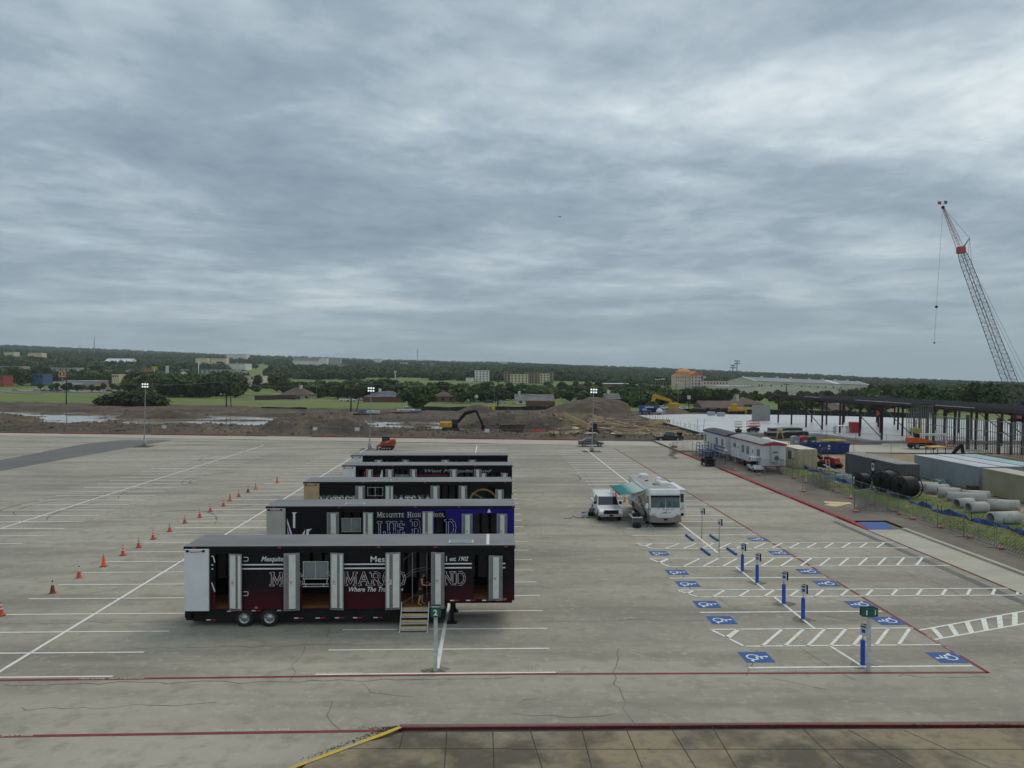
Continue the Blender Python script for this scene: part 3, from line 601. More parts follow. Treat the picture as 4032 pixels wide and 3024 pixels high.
def door(parent,x,w,z0,z1,ang,style=0,hinge='l',off=.09,liner=None):
    """a side door folded back against the wall, its lined inner face towards the viewer"""
    h=z1-z0; key=(round(w,2),round(h,2),style)
    if key not in DOOR:
        d=MB().bbox(0,w,-.03,.03,0,h,.012).mesh('door',M_track)
        li=MB(); tr=MB()
        if style==0: ls=[(.10,.52),(.72,.93)]; ts=[(.56,.63),(.67,.71)] 
        elif style==1: ls=[(.33,.74)]; ts=[(.13,.19),(.24,.30),(.80,.86),(.89,.95)]
        else: ls=[(.08,.26),(.50,.92)]; ts=[(.30,.36),(.40,.46)]
        for a,c in ls: li.box(a*w,c*w,-.037,-.0305,.10,h-.07)
        n=int(h/.075)
        for a,c in ts:
            for k in range(2,n-1): tr.box(a*w+.008,c*w-.008,-.033,-.0302,k*.075,k*.075+.045)
        for k in range(int(w/.05)-2): tr.box(.05+k*.05,.075+k*.05,-.039,-.0305,.035,.085)
        DOOR[key]=(d,li.mesh('liner',M_liner),tr.mesh('track',M_dark))
    d,li,tr=DOOR[key]
    if hinge=='l': o=inst('door',d,parent,(x,-off,z0),(0,0,-ang))
    else: o=inst('door',d,parent,(x-w*math.cos(ang),-off-w*math.sin(ang),z0),(0,0,ang))
    inst('liner',li,o); stuff(inst('track',tr,o))
    st=MB(); st.box(w*.36,w*.58,-.041,-.038,h*.44,h*.53) if style==1 else st.box(w*.16,w*.42,-.041,-.038,h*.44,h*.53)
    q=st.build('no_smoking_sticker',mat('sticker_paper',(.62,.55,.52),.7,var=0),o); rg=MB(); cx=w*(.47 if style==1 else .29); cz=h*.495
    pl=arc(cx,cz,.045,0,360,12)
    for a,c in zip(pl,pl[1:]): rg.tube((a[0],-.042,a[1]),(c[0],-.042,c[1]),.007,4)
    rg.tube((cx-.03,-.042,cz+.03),(cx+.03,-.042,cz-.03),.006,4); rg.build('sticker_ring',M_redl,q)
    return o
def serif(parent,word,x,z,h,pitch,yface,openings,fill,thick=.11,line=M_letter,skip=()):
    cx=x
    for i,ch in enumerate(word):
        if ch==' ': cx+=pitch*.6; continue
        ww=GLY[ch][2]*pitch*.86
        mid=cx+ww/2
        if not any(a-.1<mid<c+.1 for a,c,_,_ in openings) and i not in skip:
            ol=MB(); fi=MB(); glyph(ol,ch,h,pitch*.86,h*thick+.042,lambda a,bb,cx=cx:(cx+a,yface,z+bb)); glyph(fi,ch,h,pitch*.86,h*thick,lambda a,bb,cx=cx:(cx+a,yface-.004,z+bb))
            lo=ol.build('letter',line,parent)
            if fill: fi.build('letter_fill',fill,lo)
        cx+=ww+pitch*.14
def trailer(label,x0,y0,Lt,wrap,openings,doors,rear_mat,stripe=None,roofx=None,goose=12.8,wallbot=.88,roofplate=True):
    T=empty('show_trailer',label,'trailer',(x0,y0,0),0,None)
    wz=3.93
    w=MB(); xs=[0]
    for a,c,za,zb in openings: 
        w.box(xs[-1],a,0,.05,wallbot if a<goose else 1.23,wz); w.box(a,c,0,.05,zb,wz); w.box(a,c,0,.05,wallbot if a<goose else 1.23,za); xs.append(c)
    if xs[-1]<goose: w.box(xs[-1],goose,0,.05,wallbot,wz); w.box(goose,Lt,0,.05,1.23,wz)
    else: w.box(xs[-1],Lt,0,.05,1.23,wz)
    w.build('side_wall',wrap,T)
    b=MB(); b.box(0,Lt,2.55,2.6,wallbot,wz); b.box(0,.05,.06,2.54,wallbot,wz); b.box(Lt-.05,Lt,.06,2.54,1.23,wz); b.box(-.02,.3,.2,2.5,.28,.82); b.build('shell',M_black,T)
    b=MB()
    for k in range(int(Lt/.62)):
        b.box(.1+k*.62,.1+k*.62+.45,2.49,2.54,1.75,3.6)
    b.build('inner_lining',mat('inner_lining',(.16,.16,.155),.6,var=.15),T)
    f=MB(); f.box(.06,goose,.06,2.48,wallbot-.02,.9); f.box(goose+.01,Lt-.06,.06,2.48,1.24,1.3); f.build('floor',M_wood,T)
    r=MB(); r.box(-.03,Lt+.03,-.05,2.66,wz+.005,wz+.07); R=r.build('roof',M_roof,T)
    MB().box(-.035,Lt+.035,-.06,-.02,wz-.09,wz+.06).build('top_rail',M_blk,T)
    s=MB(); s.box(.35,goose-.05,.12,2.48,.26,.86); s.box(goose-.06,Lt-.1,.3,2.3,1.02,1.2); s.box(0,.3,-.01,.15,.45,.86)
    s.build('skirt',M_blk,T)
    if roofx:
        p=MB().box(roofx,roofx+1.25,.35,1.05,wz+.075,wz+.11).build('roof_hatch',M_alu,R); MB().box(roofx+.08,roofx+1.17,.43,.97,wz+.111,wz+.125).build('hatch_panel',M_glassg,p)
    for k,xw in enumerate((2.88,4.11)):
        wheel(T,xw,.11,.43); wheel(T,xw,2.49,.43,side=1)
    lg=MB()
    for yy in (.35,2.25): lg.box(13.0,13.18,yy-.08,yy+.08,.15,1.1); lg.box(12.85,13.33,yy-.15,yy+.15,0,.06); lg.prism([(12.9,.06),(13.28,.06),(13.16,.2),(13.02,.2)],yy-.1,yy+.1)
    lg.box(13.02,13.16,.43,2.17,.72,.80); lg.build('landing_gear',M_blk,T)
    for k,xx in enumerate((.4,4.55,9.4,12.2,15.7)): MB().box(xx,xx+.16,-.075,-.061,wz-.03,wz+.03).build('marker_lamp',M_redl,T)
    for xx,zz,kind in [(1.0,.30,0),(2.0,.72,0),(3.2,.74,0),(4.45,.74,0),(5.3,.36,0),(6.35,.36,0),(7.3,.36,0),(8.2,.36,0),(9.2,.36,0),(12.2,.86,0),(13.0,1.22,0),(13.8,1.22,0),(14.6,1.22,0),(15.3,1.22,0)]:
        yy=.10 if zz<.5 else -.012
        if .5<zz<.86: yy=.105
        MB().box(xx,xx+.2,yy,yy+.014,zz,zz+.05).build('reflector',M_whl,T); MB().box(xx+.205,xx+.45,yy,yy+.014,zz,zz+.05).build('reflector',M_redl,T)
    for xx in (3.4,16.0-.35): MB().box(xx,xx+.15,-.018,-.002,.91 if xx<10 else 1.26,1.0 if xx<10 else 1.34).build('amber_lamp',M_amb,T)
    # rear door swung round onto the side
    d=MB().bbox(.03,1.22,-.14,-.07,.84,3.88,.012).build('rear_door',rear_mat,T)
    c=MB(); c.box(.13,.24,-.20,-.141,3.74,3.84); c.box(.92,1.02,-.20,-.141,3.74,3.84); c.path([(.2,-.16,3.78),(.4,-.165,3.74),(.75,-.165,3.75),(.95,-.16,3.79)],.012); c.build('door_cable',M_blk,d)
    MB().box(1.225,1.24,-.15,-.04,.84,3.88).build('door_edge',M_track,d)
    for dd in doors: door(T,*dd)
    if stripe:
        for zz in (3.04,2.84):
            x=1.3; st=MB()
            for a,c,_,_ in list(openings)+[(Lt-.35,99,0,0)]:
                if a-.12>x: st.box(x,a-.1,-.008,-.002,zz,zz+.065)
                x=c+.1
            st.build('stripe',stripe,T)
    return T
OP1=[(1.48,2.11,.9,3.62),(5.71,7.04,.9,3.65),(10.65,11.98,.9,3.65),(14.18,14.84,1.3,3.5)]
A=R_(9)
T1=trailer('black and maroon band trailer with steps at its open doorway',-14.95,37.75,16.2,M_maroon,OP1,
 [(2.18,.66,.86,3.64,A,0,'l'),(5.62,.76,.84,3.67,A,1,'r'),(7.12,.68,.86,3.67,A,0,'l'),(10.56,.74,.86,3.68,A,2,'r'),(12.07,.67,.9,3.68,A,1,'l'),(14.92,.69,1.28,3.5,A,1,'l')],M_wht,stripe=M_letter,roofx=12.9)
MFILL=mat('maroon_fill',(.085,.010,.018),.5,var=.05)
serif(T1,'MIGHTY',4.18,2.05,.60,.60,-.010,OP1,MFILL); serif(T1,'MAROON',7.78,2.05,.60,.60,-.010,OP1,MFILL); serif(T1,'BAND',11.55,2.05,.60,.58,-.010,OP1,MFILL)
def wall_text(T,s,x,z,h,shear=.35,fit=None,m=M_letter,bold=.004): return text_obj(s,h,m,T,Matrix.Translation((x,-.012,z))@Matrix.Rotation(math.pi/2,4,'X'),'lettering',shear=shear,ext=.002,fit=fit,bold=bold)
wall_text(T1,'Mesquite,',3.72,3.24,.26,fit=1.12); wall_text(T1,'Where The Traditio',8.02,1.72,.24,fit=2.35); wall_text(T1,'a',10.58,1.76,.16); wall_text(T1,'est. 1902',12.98,3.22,.22,fit=.92)
wall_text(T1,'Mesq',9.08,3.18,.30,shear=0,fit=.92); wall_text(T1,'l',12.78,3.18,.3,shear=0)
for zz in (3.25,1.55): # door pull outlines near the wheels
    b=MB(); b.path([(2.86,-.012,zz),(3.05,-.012,zz),(3.08,-.012,zz+.05),(3.08,-.012,zz+.16),(3.04,-.012,zz+.19),(2.86,-.012,zz+.19)],.018,4); b.build('lettering',M_letter,T1)
b=MB(); b.path([(1.3,-.012,3.5),(1.38,-.012,3.5),(1.46,-.012,3.2)],.03,4); b.path([(1.3,-.012,2.2),(1.46,-.012,1.75)],.03,4); b.build('lettering',M_letter,T1)
# window unit and rails in the second opening
wu=MB(); x0,x1=5.74,7.02
for a,c in (((x0,2.36),(x1,2.36)),((x0,3.2),(x1,3.2)),((x0+.04,2.36),(x0+.04,3.2)),((x1-.04,2.36),(x1-.04,3.2)),(((x0+x1)/2,2.36),((x0+x1)/2,3.2)),((x0,2.1),(x1,2.1)),((x0,1.98),(x1,1.98)),((x0+.15,1.98),(x0+.15,2.1)),((x1-.25,1.98),(x1-.25,2.1)),((x0+.08,2.1),(x0+.08,2.36)),((x1-.08,2.1),(x1-.08,2.36))): wu.tube((a[0],.0,a[1]),(c[0],.0,c[1]),.028,5)
wu=wu.build('window_frame',M_alu,T1); 
for a,c in ((x0+.08,(x0+x1)/2-.03),((x0+x1)/2+.03,x1-.08)): MB().box(a,c,-.005,.005,2.4,3.16).build('pane',M_glassg,wu)
# railing inside the doorway
b=MB(); 
b.path([(10.66,.25,3.2),(11.05,.9,3.42),(11.75,1.3,3.45)],.018); b.path([(10.66,.25,2.35),(11.05,.9,2.55),(11.75,1.3,2.6)],.018); b.path([(10.66,.3,2.2),(11.05,.95,2.4),(11.98,1.4,2.5)],.018); b.path([(10.66,.25,1.05),(11.05,.9,1.2),(11.98,1.4,1.25)],.015)
b.tube((11.05,.9,.9),(11.05,.9,3.42),.02); b.tube((11.75,1.3,.9),(11.75,1.3,3.45),.02); b.build('inner_railing',M_alu,T1)
# steps
ST=empty('trailer_steps','aluminium steps with four wooden treads up to the trailer doorway','steps',(-14.95+10.62,37.75,0))
b=MB()
for xx in (0,1.34):
    b=MB(); b.prism([(-1.02,0),(-.94,0),(.02,.98),(-.06,.98)],xx-.025,xx+.025,'x'); b.tube((xx,-1.0,.0),(xx,-.02,1.2),.02,5); b.build('stringer',M_alu,ST)
for k in range(4):
    y=-.93+k*.25; z=.16+k*.235; MB().box(.03,1.31,y-.02,y+.24,z,z+.04).build('tread',M_tread,ST); MB().box(.03,1.31,y-.045,y-.021,z-.09,z-.01).build('tread_nosing',M_alu,ST)
OP2=[(4.72,6.05,.9,3.6),(10.75,11.45,.9,3.65),(13.25,14.65,1.3,3.5)]
T2=trailer('black and blue band trailer with beige rear door folded on its side',-14.25,49.05,15.85,M_bluew,OP2,[(4.62,.76,.86,3.62,A,1,'r'),(6.15,.68,.86,3.62,A,2,'l'),(10.65,.72,.86,3.67,A,2,'r'),(13.16,.7,1.28,3.5,A,1,'r'),(14.72,.68,1.28,3.5,A,1,'l')],mat('beige_door',(.42,.40,.36),.6,var=.05),roofx=4.9)
BF=mat('blue_fill',(.020,.016,.19),.5,var=0)
serif(T2,'BLUE',6.5,2.1,.85,.66,-.010,OP2,BF,.12,skip=(0,)); serif(T2,'BAND',9.25,2.1,.95,.74,-.010,OP2,mat('dark_fill',(.012,.012,.02),.5,var=0),.12)
def small_caps(T,words,x,z,h1,h2,pitch,m):
    b=MB(); cx=x
    for wd in words:
        for i,ch in enumerate(wd): 
            h=h1 if i==0 else h2; cx+=glyph(b,ch,h,h*.8,h*.13,lambda a,bb,cx=cx:(cx+a,-.012,z+bb),serif=True)+h*.16
        cx+=.18
    b.build('lettering',m,T)
small_caps(T2,['MESQUITE','HIGH','SCHOOL'],7.05,3.28,.30,.24,.2,M_letter)
b=MB(); b.add([(1.35,-.012,2.2),(1.62,-.012,2.2),(1.3,-.012,3.25),(1.3,-.012,2.9)],[(0,1,2,3)]); b.add([(1.62,-.012,3.6),(1.95,-.012,3.6),(1.82,-.012,3.52),(1.82,-.012,2.6),(1.68,-.012,2.6),(1.68,-.012,3.52)],[(0,1,2,3,4,5)]); b.add([(2.2,-.012,2.1),(2.45,-.012,2.5),(2.9,-.012,2.55),(2.7,-.012,2.4),(2.65,-.012,2.1)],[(0,1,2,3,4)]); b.build('emblem',M_letter,T2)
b=MB(); b.add([(1.42,-.014,2.2),(1.52,-.014,2.2),(1.32,-.014,2.95),(1.32,-.014,2.7)],[(0,1,2,3)]); b.add([(2.4,-.014,2.1),(2.52,-.014,2.1),(2.55,-.014,2.5),(2.45,-.014,2.5)],[(0,1,2,3)]); b.build('emblem_stripe',BF,T2)
MB().add([(14.1,-.012,3.55),(14.35,-.012,3.55),(14.22,-.012,3.82)],[(0,1,2)]).build('emblem',M_letter,T2)
def win_unit(T,x0,x1,z0,z1,panes=True):
    wu=MB()
    for a,c in (((x0,z0),(x1,z0)),((x0,z1),(x1,z1)),((x0+.04,z0),(x0+.04,z1)),((x1-.04,z0),(x1-.04,z1)),(((x0+x1)/2,z0),((x0+x1)/2,z1))): wu.tube((a[0],0,a[1]),(c[0],0,c[1]),.028,5)
    o=wu.build('window_frame',M_alu,T)
    if panes:
        for a,c in ((x0+.08,(x0+x1)/2-.03),((x0+x1)/2+.03,x1-.08)): MB().box(a,c,-.005,.005,z0+.05,z1-.05).build('pane',M_glassg,o)
win_unit(T2,4.76,6.02,2.35,3.2)
OP3=[(4.85,6.3,.9,3.7),(10.7,12.05,.9,3.7),(14.3,14.95,1.3,3.6)]
T3=trailer('black and green band trailer with tan rear door and gold ring emblem',-14.55,60.05,16.3,M_greenw,OP3,[(4.78,.74,.86,3.7,A,1,'r'),(6.36,.66,.86,3.7,A,0,'l'),(10.62,.72,.86,3.7,A,1,'r'),(12.12,.68,.86,3.7,A,1,'l'),(15.0,.68,1.28,3.4,A,1,'l')],mat('tan_door',(.46,.33,.18),.6,var=.08),roofx=5.5)
serif(T3,'POTEET',1.28,2.25,.62,.52,-.010,OP3,None,.14); serif(T3,'PIRATE',6.1,2.25,.62,.52,-.010,OP3,None,.14,skip=(0,)); serif(T3,'BAND',9.0,2.25,.62,.52,-.010,OP3,None,.14)
b=MB(); pl=arc(14.05,2.3,1.15,20,178,14)
GOLD=mat('gold_print',(.20,.145,.03),.5,var=.2)
for a,c in zip(pl,pl[1:]): b.add([(a[0],-.012,a[1]),(14.05+(a[0]-14.05)*.87,-.012,2.3+(a[1]-2.3)*.87),(14.05+(c[0]-14.05)*.87,-.012,2.3+(c[1]-2.3)*.87),(c[0],-.012,c[1])],[(0,1,2,3)])
b.add([(13.1,-.014,3.1),(13.25,-.014,3.15),(14.0,-.014,2.75),(13.95,-.014,2.65)],[(0,1,2,3)]); b.build('emblem',GOLD,T3)
win_unit(T3,4.95,6.2,2.9,3.55,False)
OP4=[(1.4,2.1,.9,3.6),(4.8,6.15,.9,3.6),(10.7,12.1,.9,3.6),(13.4,14.6,1.3,3.3)]
T4=trailer('black trailer with red stripes and a white board leaning at its side',-13.6,70.8,15.7,M_black,OP4,[(2.18,.66,.86,3.66,A,1,'l'),(4.72,.74,.86,3.66,A,1,'r'),(6.22,.66,.86,3.66,A,1,'l'),(10.62,.7,.86,3.66,A,1,'r'),(12.16,.66,.86,3.66,A,1,'l'),(13.32,.6,1.28,3.3,A,1,'r'),(14.66,.64,1.28,3.3,A,1,'l')],M_wht,stripe=mat('red_stripe',(.30,.02,.03),.5,var=0),roofx=5.2)
wall_text(T4,'West Mesquite Band',7.6,3.35,.30,fit=6.2,m=mat('silver_script',(.30,.30,.30),.4,var=0)); win_unit(T4,4.86,6.1,2.3,3.1)
MB().prism([(3.2,2.1),(3.75,2.1),(3.75,3.62),(3.68,3.62)],-.35,-.32).build('leaning_board',M_liner,T4)
MB().box(2.0,2.1,-.06,-.04,2.3,3.45).build('extinguisher_panel',M_redl,T4)
OP5=[(3.4,5.2,.9,3.5),(10.3,12.1,.9,3.5)]
T5=trailer('plain black trailer parked last beyond the red striped one',-14.4,79.5,16.3,M_black,OP5,[(3.3,.84,.86,3.55,A,1,'r'),(5.3,.74,.86,3.55,A,1,'l'),(10.2,.82,.86,3.55,A,1,'r'),(12.2,.8,.86,3.55,A,1,'l')],M_wht)
for T in (T1,T2,T3,T4,T5): T['group']='marching band trailers parked side by side'
MB().box(15.0-.2,15.15-.2,.1,2.55,4.003,4.012).build('roof_seam',M_liner,T1)
# ---- sign posts
M_green=mat('sign_green',(.018,.105,.075),.5,var=.05); M_post=mat('white_post',(.52,.53,.52),.6,var=.12,vs=5)
def number_post(x,y,label,num,two):
    S=empty('row_sign',label,'sign post',(x,y,0),0,'numbered parking row signs')
    MB().bbox(-.075,.075,-.06,.06,0,2.36,.01).build('post',M_post,S)
    if not two:
        b=MB()
        for a,c in (((-.2,-.2),(.2,-.19)),((-.2,.2),(.2,.21)),((-.2,-.2),(-.2,.2)),((.2,-.2),(.2,.2))): b.box(min(a[0],c[0])-.008,max(a[0],c[0])+.008,min(a[1],c[1])-.004,max(a[1],c[1])+.004,2.33,2.75)
        bx=b.build('sign_box',M_green,S); MB().box(-.18,.18,-.18,.18,2.66,2.68).build('lid',M_alu,bx)
        text_obj(num,.24,M_letter,S,Matrix.Translation((-.075,-.212,2.42))@Matrix.Rotation(math.pi/2,4,'X'),'numeral',ext=.002,bold=.012)
    else:
        for s,rz in ((-1,R_(16)),(1,R_(-16))):
            b=MB(); b.M=Matrix.Translation((0,-.16,0))@Matrix.Rotation(-rz,4,'Z'); b.box(min(0,s*.37),max(0,s*.37),-.008,.008,2.28,2.66); b.build('sign_plate',M_green,S)
            text_obj(num,.2,M_letter,S,Matrix.Translation((0,-.16,0))@Matrix.Rotation(-rz,4,'Z')@Matrix.Translation((s*.19-.04,-.012,2.37))@Matrix.Rotation(math.pi/2,4,'X'),'numeral',ext=.002,bold=.01)
        b=MB(); b.box(-.34,.34,.12,.135,2.28,2.66); b.build('back_plate',M_green,S); MB().box(-.05,.05,-.15,.12,2.45,2.5).build('bracket',M_alu,S)
number_post(-2.25,31.95,'white post with a green box sign reading 2 near the trailer steps','2',False)
number_post(G(3420,2637).x,G(3420,2637).y,'white post with two angled green plates reading 1 beside a blue bollard','1',True)
# ---- blue bollards with accessible parking signs, and two plain poles
bol=MB().lathe([(.0,0),(.115,0),(.115,.035),(.098,.05),(.098,1.06),(.07,1.09),(.0,1.09)],14).mesh('sleeve',M_bluepost)
band=MB().lathe([(.117,.0),(.117,.03)],14).mesh('base_band',M_wht)
M_signw=mat('sign_white',(.55,.56,.55),.5,var=.06); M_steel=mat('galvanised',(.33,.34,.34),.45,metal=.5,var=.15,vs=4)
sg=MB(); sg.bbox(-.15,.15,-.012,.0,0,.46,.004); sgm=sg.mesh('sign_plate',M_signw)
sb=MB().box(-.075,.075,-.0145,-.0125,.12,.27).mesh('blue_patch',M_bluepost); sgr=MB().box(-.11,.11,-.0145,-.0125,.34,.42).mesh('green_print',M_green)
bk=MB().box(-.15,.15,.14,.155,0,.46).mesh('rear_plate',M_blk)
BP=[((2923,2250),1.0,'narrow'),((2981,2295),1,''),((3086,2378),1,''),((3162,2438),1,''),((3397,2619),1,'')]
desc=['blue bollard with parking sign at the edge of the second hatched walkway','blue bollard with parking sign between two blank bays beyond the third hatched walkway','blue bollard with parking sign just past the hatched walkway with long stripes','blue bollard with parking sign between the single white line and wide hatched walkway','blue bollard with parking sign beside the white post numbered 1']
for (p,s,_),lb in zip(BP,desc):
    g=G(*p); B=empty('bollard_sign',lb,'bollard',(g.x,g.y,0),0,'blue accessible parking bollards')
    inst('sleeve',bol,B); inst('base_band',band,B); MB().tube((0,0,1.06),(0,0,1.78),.025).build('pole',M_steel,B)
    s_=inst('sign_plate',sgm,B,(0,-.05,1.30),(0,0,R_(-52))); inst('blue_patch',sb,s_); inst('green_print',sgr,s_); inst('rear_plate',bk,B,(0,-.05,1.30),(0,0,R_(-52)))
for p,lb,hh in (((2763,2122),'thin bare pole with a small parking sign behind the wheel stops',2.35),((2831,2178),'grey steel pole with double parking sign between the blue wheel stops',2.4)):
    g=G(*p); B=empty('pole_sign',lb,'sign post',(g.x,g.y,0),0,'plain parking sign poles'); MB().tube((0,0,0),(.03,0,hh),.03,8).build('pole',M_steel,B)
    s_=inst('sign_plate',sgm,B,(0,-.04,hh-.48),(0,0,R_(-52))); inst('blue_patch',sb,s_); inst('rear_plate',bk,B,(0,-.04,hh-.48),(0,0,R_(-52)))
b=MB(); b.prism([(-.09,0),(.09,0),(.07,.11),(.045,.13),(-.045,.13),(-.07,.11)],-.95,.95); ws=b.mesh('wheel_stop',MATS['blue_paint'])
for p,lb in zip(((2715,2120),(2812,2121),(2777.5,2175),(2881,2174)),('blue wheel stop left of the thin pole in the bay by the motorhome','blue wheel stop right of the thin pole in the bay by the motorhome','blue wheel stop left of the grey steel pole in the bay between two hatched walkways','blue wheel stop right of the grey steel pole in the bay between two hatched walkways')):
    g=G(*p); tag(inst('wheel_stop',ws,None,(g.x,g.y,.006),(0,0,R_(1))),lb,'wheel stop','blue wheel stops in the bays by the motorhome')
# ---- traffic cones
M_or=mat('cone_orange',(.62,.075,.025),.55,var=.12,vs=5); M_orf=mat('cone_bright',(.80,.11,.03),.5,var=.08); M_cdark=mat('cone_faded_brown',(.20,.035,.02),.7,var=.2); M_cyel=mat('cone_yellow',(.55,.26,.05),.6,var=.2)
M_wb=mat('cone_collar',(.62,.61,.6),.5,var=.08); M_base=mat('cone_base',(.02,.02,.02),.8,var=0)
def cone_r(h): return .135-(.135-.028)*(h-.03)/.68
def cone_parts(body,collars,base):
    c=MB().lathe([(.16,.03),(.135,.06),(.03,.70),(.022,.71),(0,.71)],14).mesh('cone_body',body)
    bs=MB().bbox(-.18,.18,-.18,.18,0,.03,.02).mesh('base',base)
    cl=[MB().lathe([(cone_r(a)+.006,a),(cone_r(bb)+.006,bb)],14).mesh('collar',cm) for a,bb,cm in collars]
    return c,bs,cl
CK={'n':cone_parts(M_or,[(.50,.62,M_wb),(.33,.42,M_wb)],M_base),'p':cone_parts(M_orf,[],M_base),'d':cone_parts(M_cdark,[(.45,.62,M_wb),(.63,.71,M_base)],M_cdark),'w':cone_parts(M_or,[(.40,.66,M_wb),(.66,.72,M_base)],M_or),'y':cone_parts(M_cyel,[],M_base),'s':cone_parts(M_cdark,[(.47,.6,M_wb),(.36,.44,M_wb)],M_cdark),'t':cone_parts(M_cyel,[(.5,.58,M_wb)],M_cdark)}
CP=[(5,2424,'n'),(207,2334.7,'d'),(311,2275,'w'),(408,2230.6,'p'),(484.5,2186.6,'n'),(546,2155.7,'n'),(603,2123,'n'),(668,2092.8,'n'),(727.5,2059.7,'n'),(786.6,2037.4,'n'),(828.4,2014.7,'n'),(880,1993,'n'),(905.4,1972,'p'),(940,1956,'n'),(977,1938.7,'s'),(1007,1925.7,'y'),(1091.5,1901.8,'p'),(2424.5,1960,'p'),(2460,1976,'t')]
CL={'d':'faded brown traffic cone with a white neck and black tip','w':'orange traffic cone with a long pale neck and orange foot','y':'yellow traffic cone on a black base in the cone line','s':'dark red striped traffic cone beside the yellow one','t':'tan traffic cone standing behind the motorhome awning'}
pl={3:'plain bright orange cone without stripes after the pale necked cone',12:'plain bright orange cone among the striped ones beside the blue trailer',16:'plain bright orange cone farthest along the line beside the tan trailer door',17:'plain bright orange cone standing behind the raised truck bed cover'}
for i,(x,y,k) in enumerate(CP):
    g=G(x,y); lb=CL.get(k) or pl.get(i) or 'orange traffic cone with two white collars standing in the long cone line'
    C=empty('traffic_cone',lb,'traffic cone',(g.x,g.y,.003),rnd.uniform(-.4,.4),'traffic cones on the lot')
    c,bs,cl=CK[k]; q=inst('cone_body',c,C); inst('base',bs,C)
    for m_ in cl: inst('collar',m_,C)
    if k=='p': C.scale=(1.05,1.05,1.12)
# ---- lamp posts with lit floodlight heads
M_conc=surf('lamp_base_concrete',(.40,.40,.39),[((.30,.30,.29),.5,.7,1.5,S1,.7)],rough=.85)
M_lit=bpy.data.materials.new('lit_led'); M_lit.use_nodes=True; q=M_lit.node_tree.nodes['Principled BSDF']; q.inputs['Emission Color'].default_value=(.93,1,.98,1); q.inputs['Emission Strength'].default_value=.6
M_soil=surf('cut_soil',(.07,.065,.05),[((.12,.11,.09),.5,.66,1,S1,.7)],rough=.95)
lp=MB().lathe([(.09,0),(.075,4),(.055,9.3)],10).mesh('pole',M_steel); lb_=MB().lathe([(.0,0),(.32,0),(.32,1.05),(.28,1.1),(0,1.1)],14).mesh('concrete_base',M_conc)
fr=MB(); fr.box(-.62,.62,-.05,.05,-.02,.03); fr.box(-.04,.04,-.06,.06,-.5,1.0); fr.box(-.62,.62,-.05,.05,.48,.53); fr=fr.mesh('bracket',M_steel)
hd=MB(); hd.bbox(-.19,.19,-.1,.1,0,.40,.02); hd=hd.mesh('lamp_head',M_blk); ld=MB().box(-.15,.15,-.112,-.101,.05,.35).mesh('led_panel',M_lit)
for (sx,sy,top),lb in zip(((567,1758,10.9),(1455,1769.5,10.4),(2330,1778,10.3)),('tall lamp post by the dark asphalt patch with lit floodlights','tall lamp post beside the red track loader with lit floodlights','tall lamp post in front of the grey sedan with lit floodlights')):
    g=G(sx,sy); P=empty('lamp_post',lb,'lamp post',(g.x,g.y,0),0,'floodlight posts along the far side of the lot'); P.rotation_euler=(0,R_(1.6),0)
    sheet('soil_square',[(g.x-1.5,g.y-1.8),(g.x+1.5,g.y-1.8),(g.x+1.5,g.y+1.8),(g.x-1.5,g.y+1.8)],M_soil,.0085)
    inst('concrete_base',lb_,P); inst('pole',lp,P,(0,0,1.08),(0,0,0),(1,1,(top-2)/9.3)); inst('bracket',fr,P,(0,0,top-.9))
    for i in range(3):
        for j in range(2): h=inst('lamp_head',hd,P,((i-1)*.40,-.12,top-.92+j*.44),(R_(-12),0,0),(.85,.85,.85)); inst('led_panel',ld,h)
    MB().tube((0,0,top-1.6),(.55,0,top-1.55),.03).build('arm',M_steel,P)
# ================================================================== VEHICLES
def body_mesh(poly,W,inset=.05,edge=.08):
    cx=sum(p[0] for p in poly)/len(poly); cz=sum(p[1] for p in poly)/len(poly); n=len(poly)
    def ins(p): 
        d=Vector((cx-p[0],cz-p[1])); 
        return (p[0]+max(-inset,min(inset,d.x)),p[1]+max(-inset*.6,min(inset*.6,d.y)))
    b=MB(); vs=[]
    for y,q in ((-W/2,[ins(p) for p in poly]),(-W/2+edge,poly),(W/2-edge,poly),(W/2,[ins(p) for p in poly])): vs+= [(p[0],y,p[1]) for p in q]
    fs=[tuple(range(n)),tuple(range(4*n-1,3*n-1,-1))]
    for k in range(3):
        for i in range(n): fs.append((k*n+i,k*n+n+i,k*n+n+(i+1)%n,k*n+(i+1)%n))
    b.add(vs,fs); return b
def lower_profile(top,wx,r,zb):
    """top contour rear->front, then the underside front->rear with wheel arches"""
    pts=list(top)
    for x in sorted(wx,reverse=True):
        pts.append((x+r*1.02,zb)); pts+= arc(x,zb+.04,r,0,180,6)
    xr=top[0][0]; pts.append((xr+.02,zb)); return pts
def cabin_mesh(pts,Wb,Wt,z0,z1):
    """pts: (x,z) polygon; the sides lean in from Wb at z0 to Wt at z1"""
    def hw(z): t=max(0,min(1,(z-z0)/(z1-z0))); return (Wb+(Wt-Wb)*t)/2
    n=len(pts); b=MB(); vs=[(x,-hw(z),z) for x,z in pts]+[(x,hw(z),z) for x,z in pts]
    b.add(vs,[tuple(range(n)),tuple(range(2*n-1,n-1,-1))]+[(i,n+i,n+(i+1)%n,(i+1)%n) for i in range(n)]); return b,hw
def paint(key,c,rough=.3): return mat(key,c,rough,var=.04,vs=.8,spec=.6)
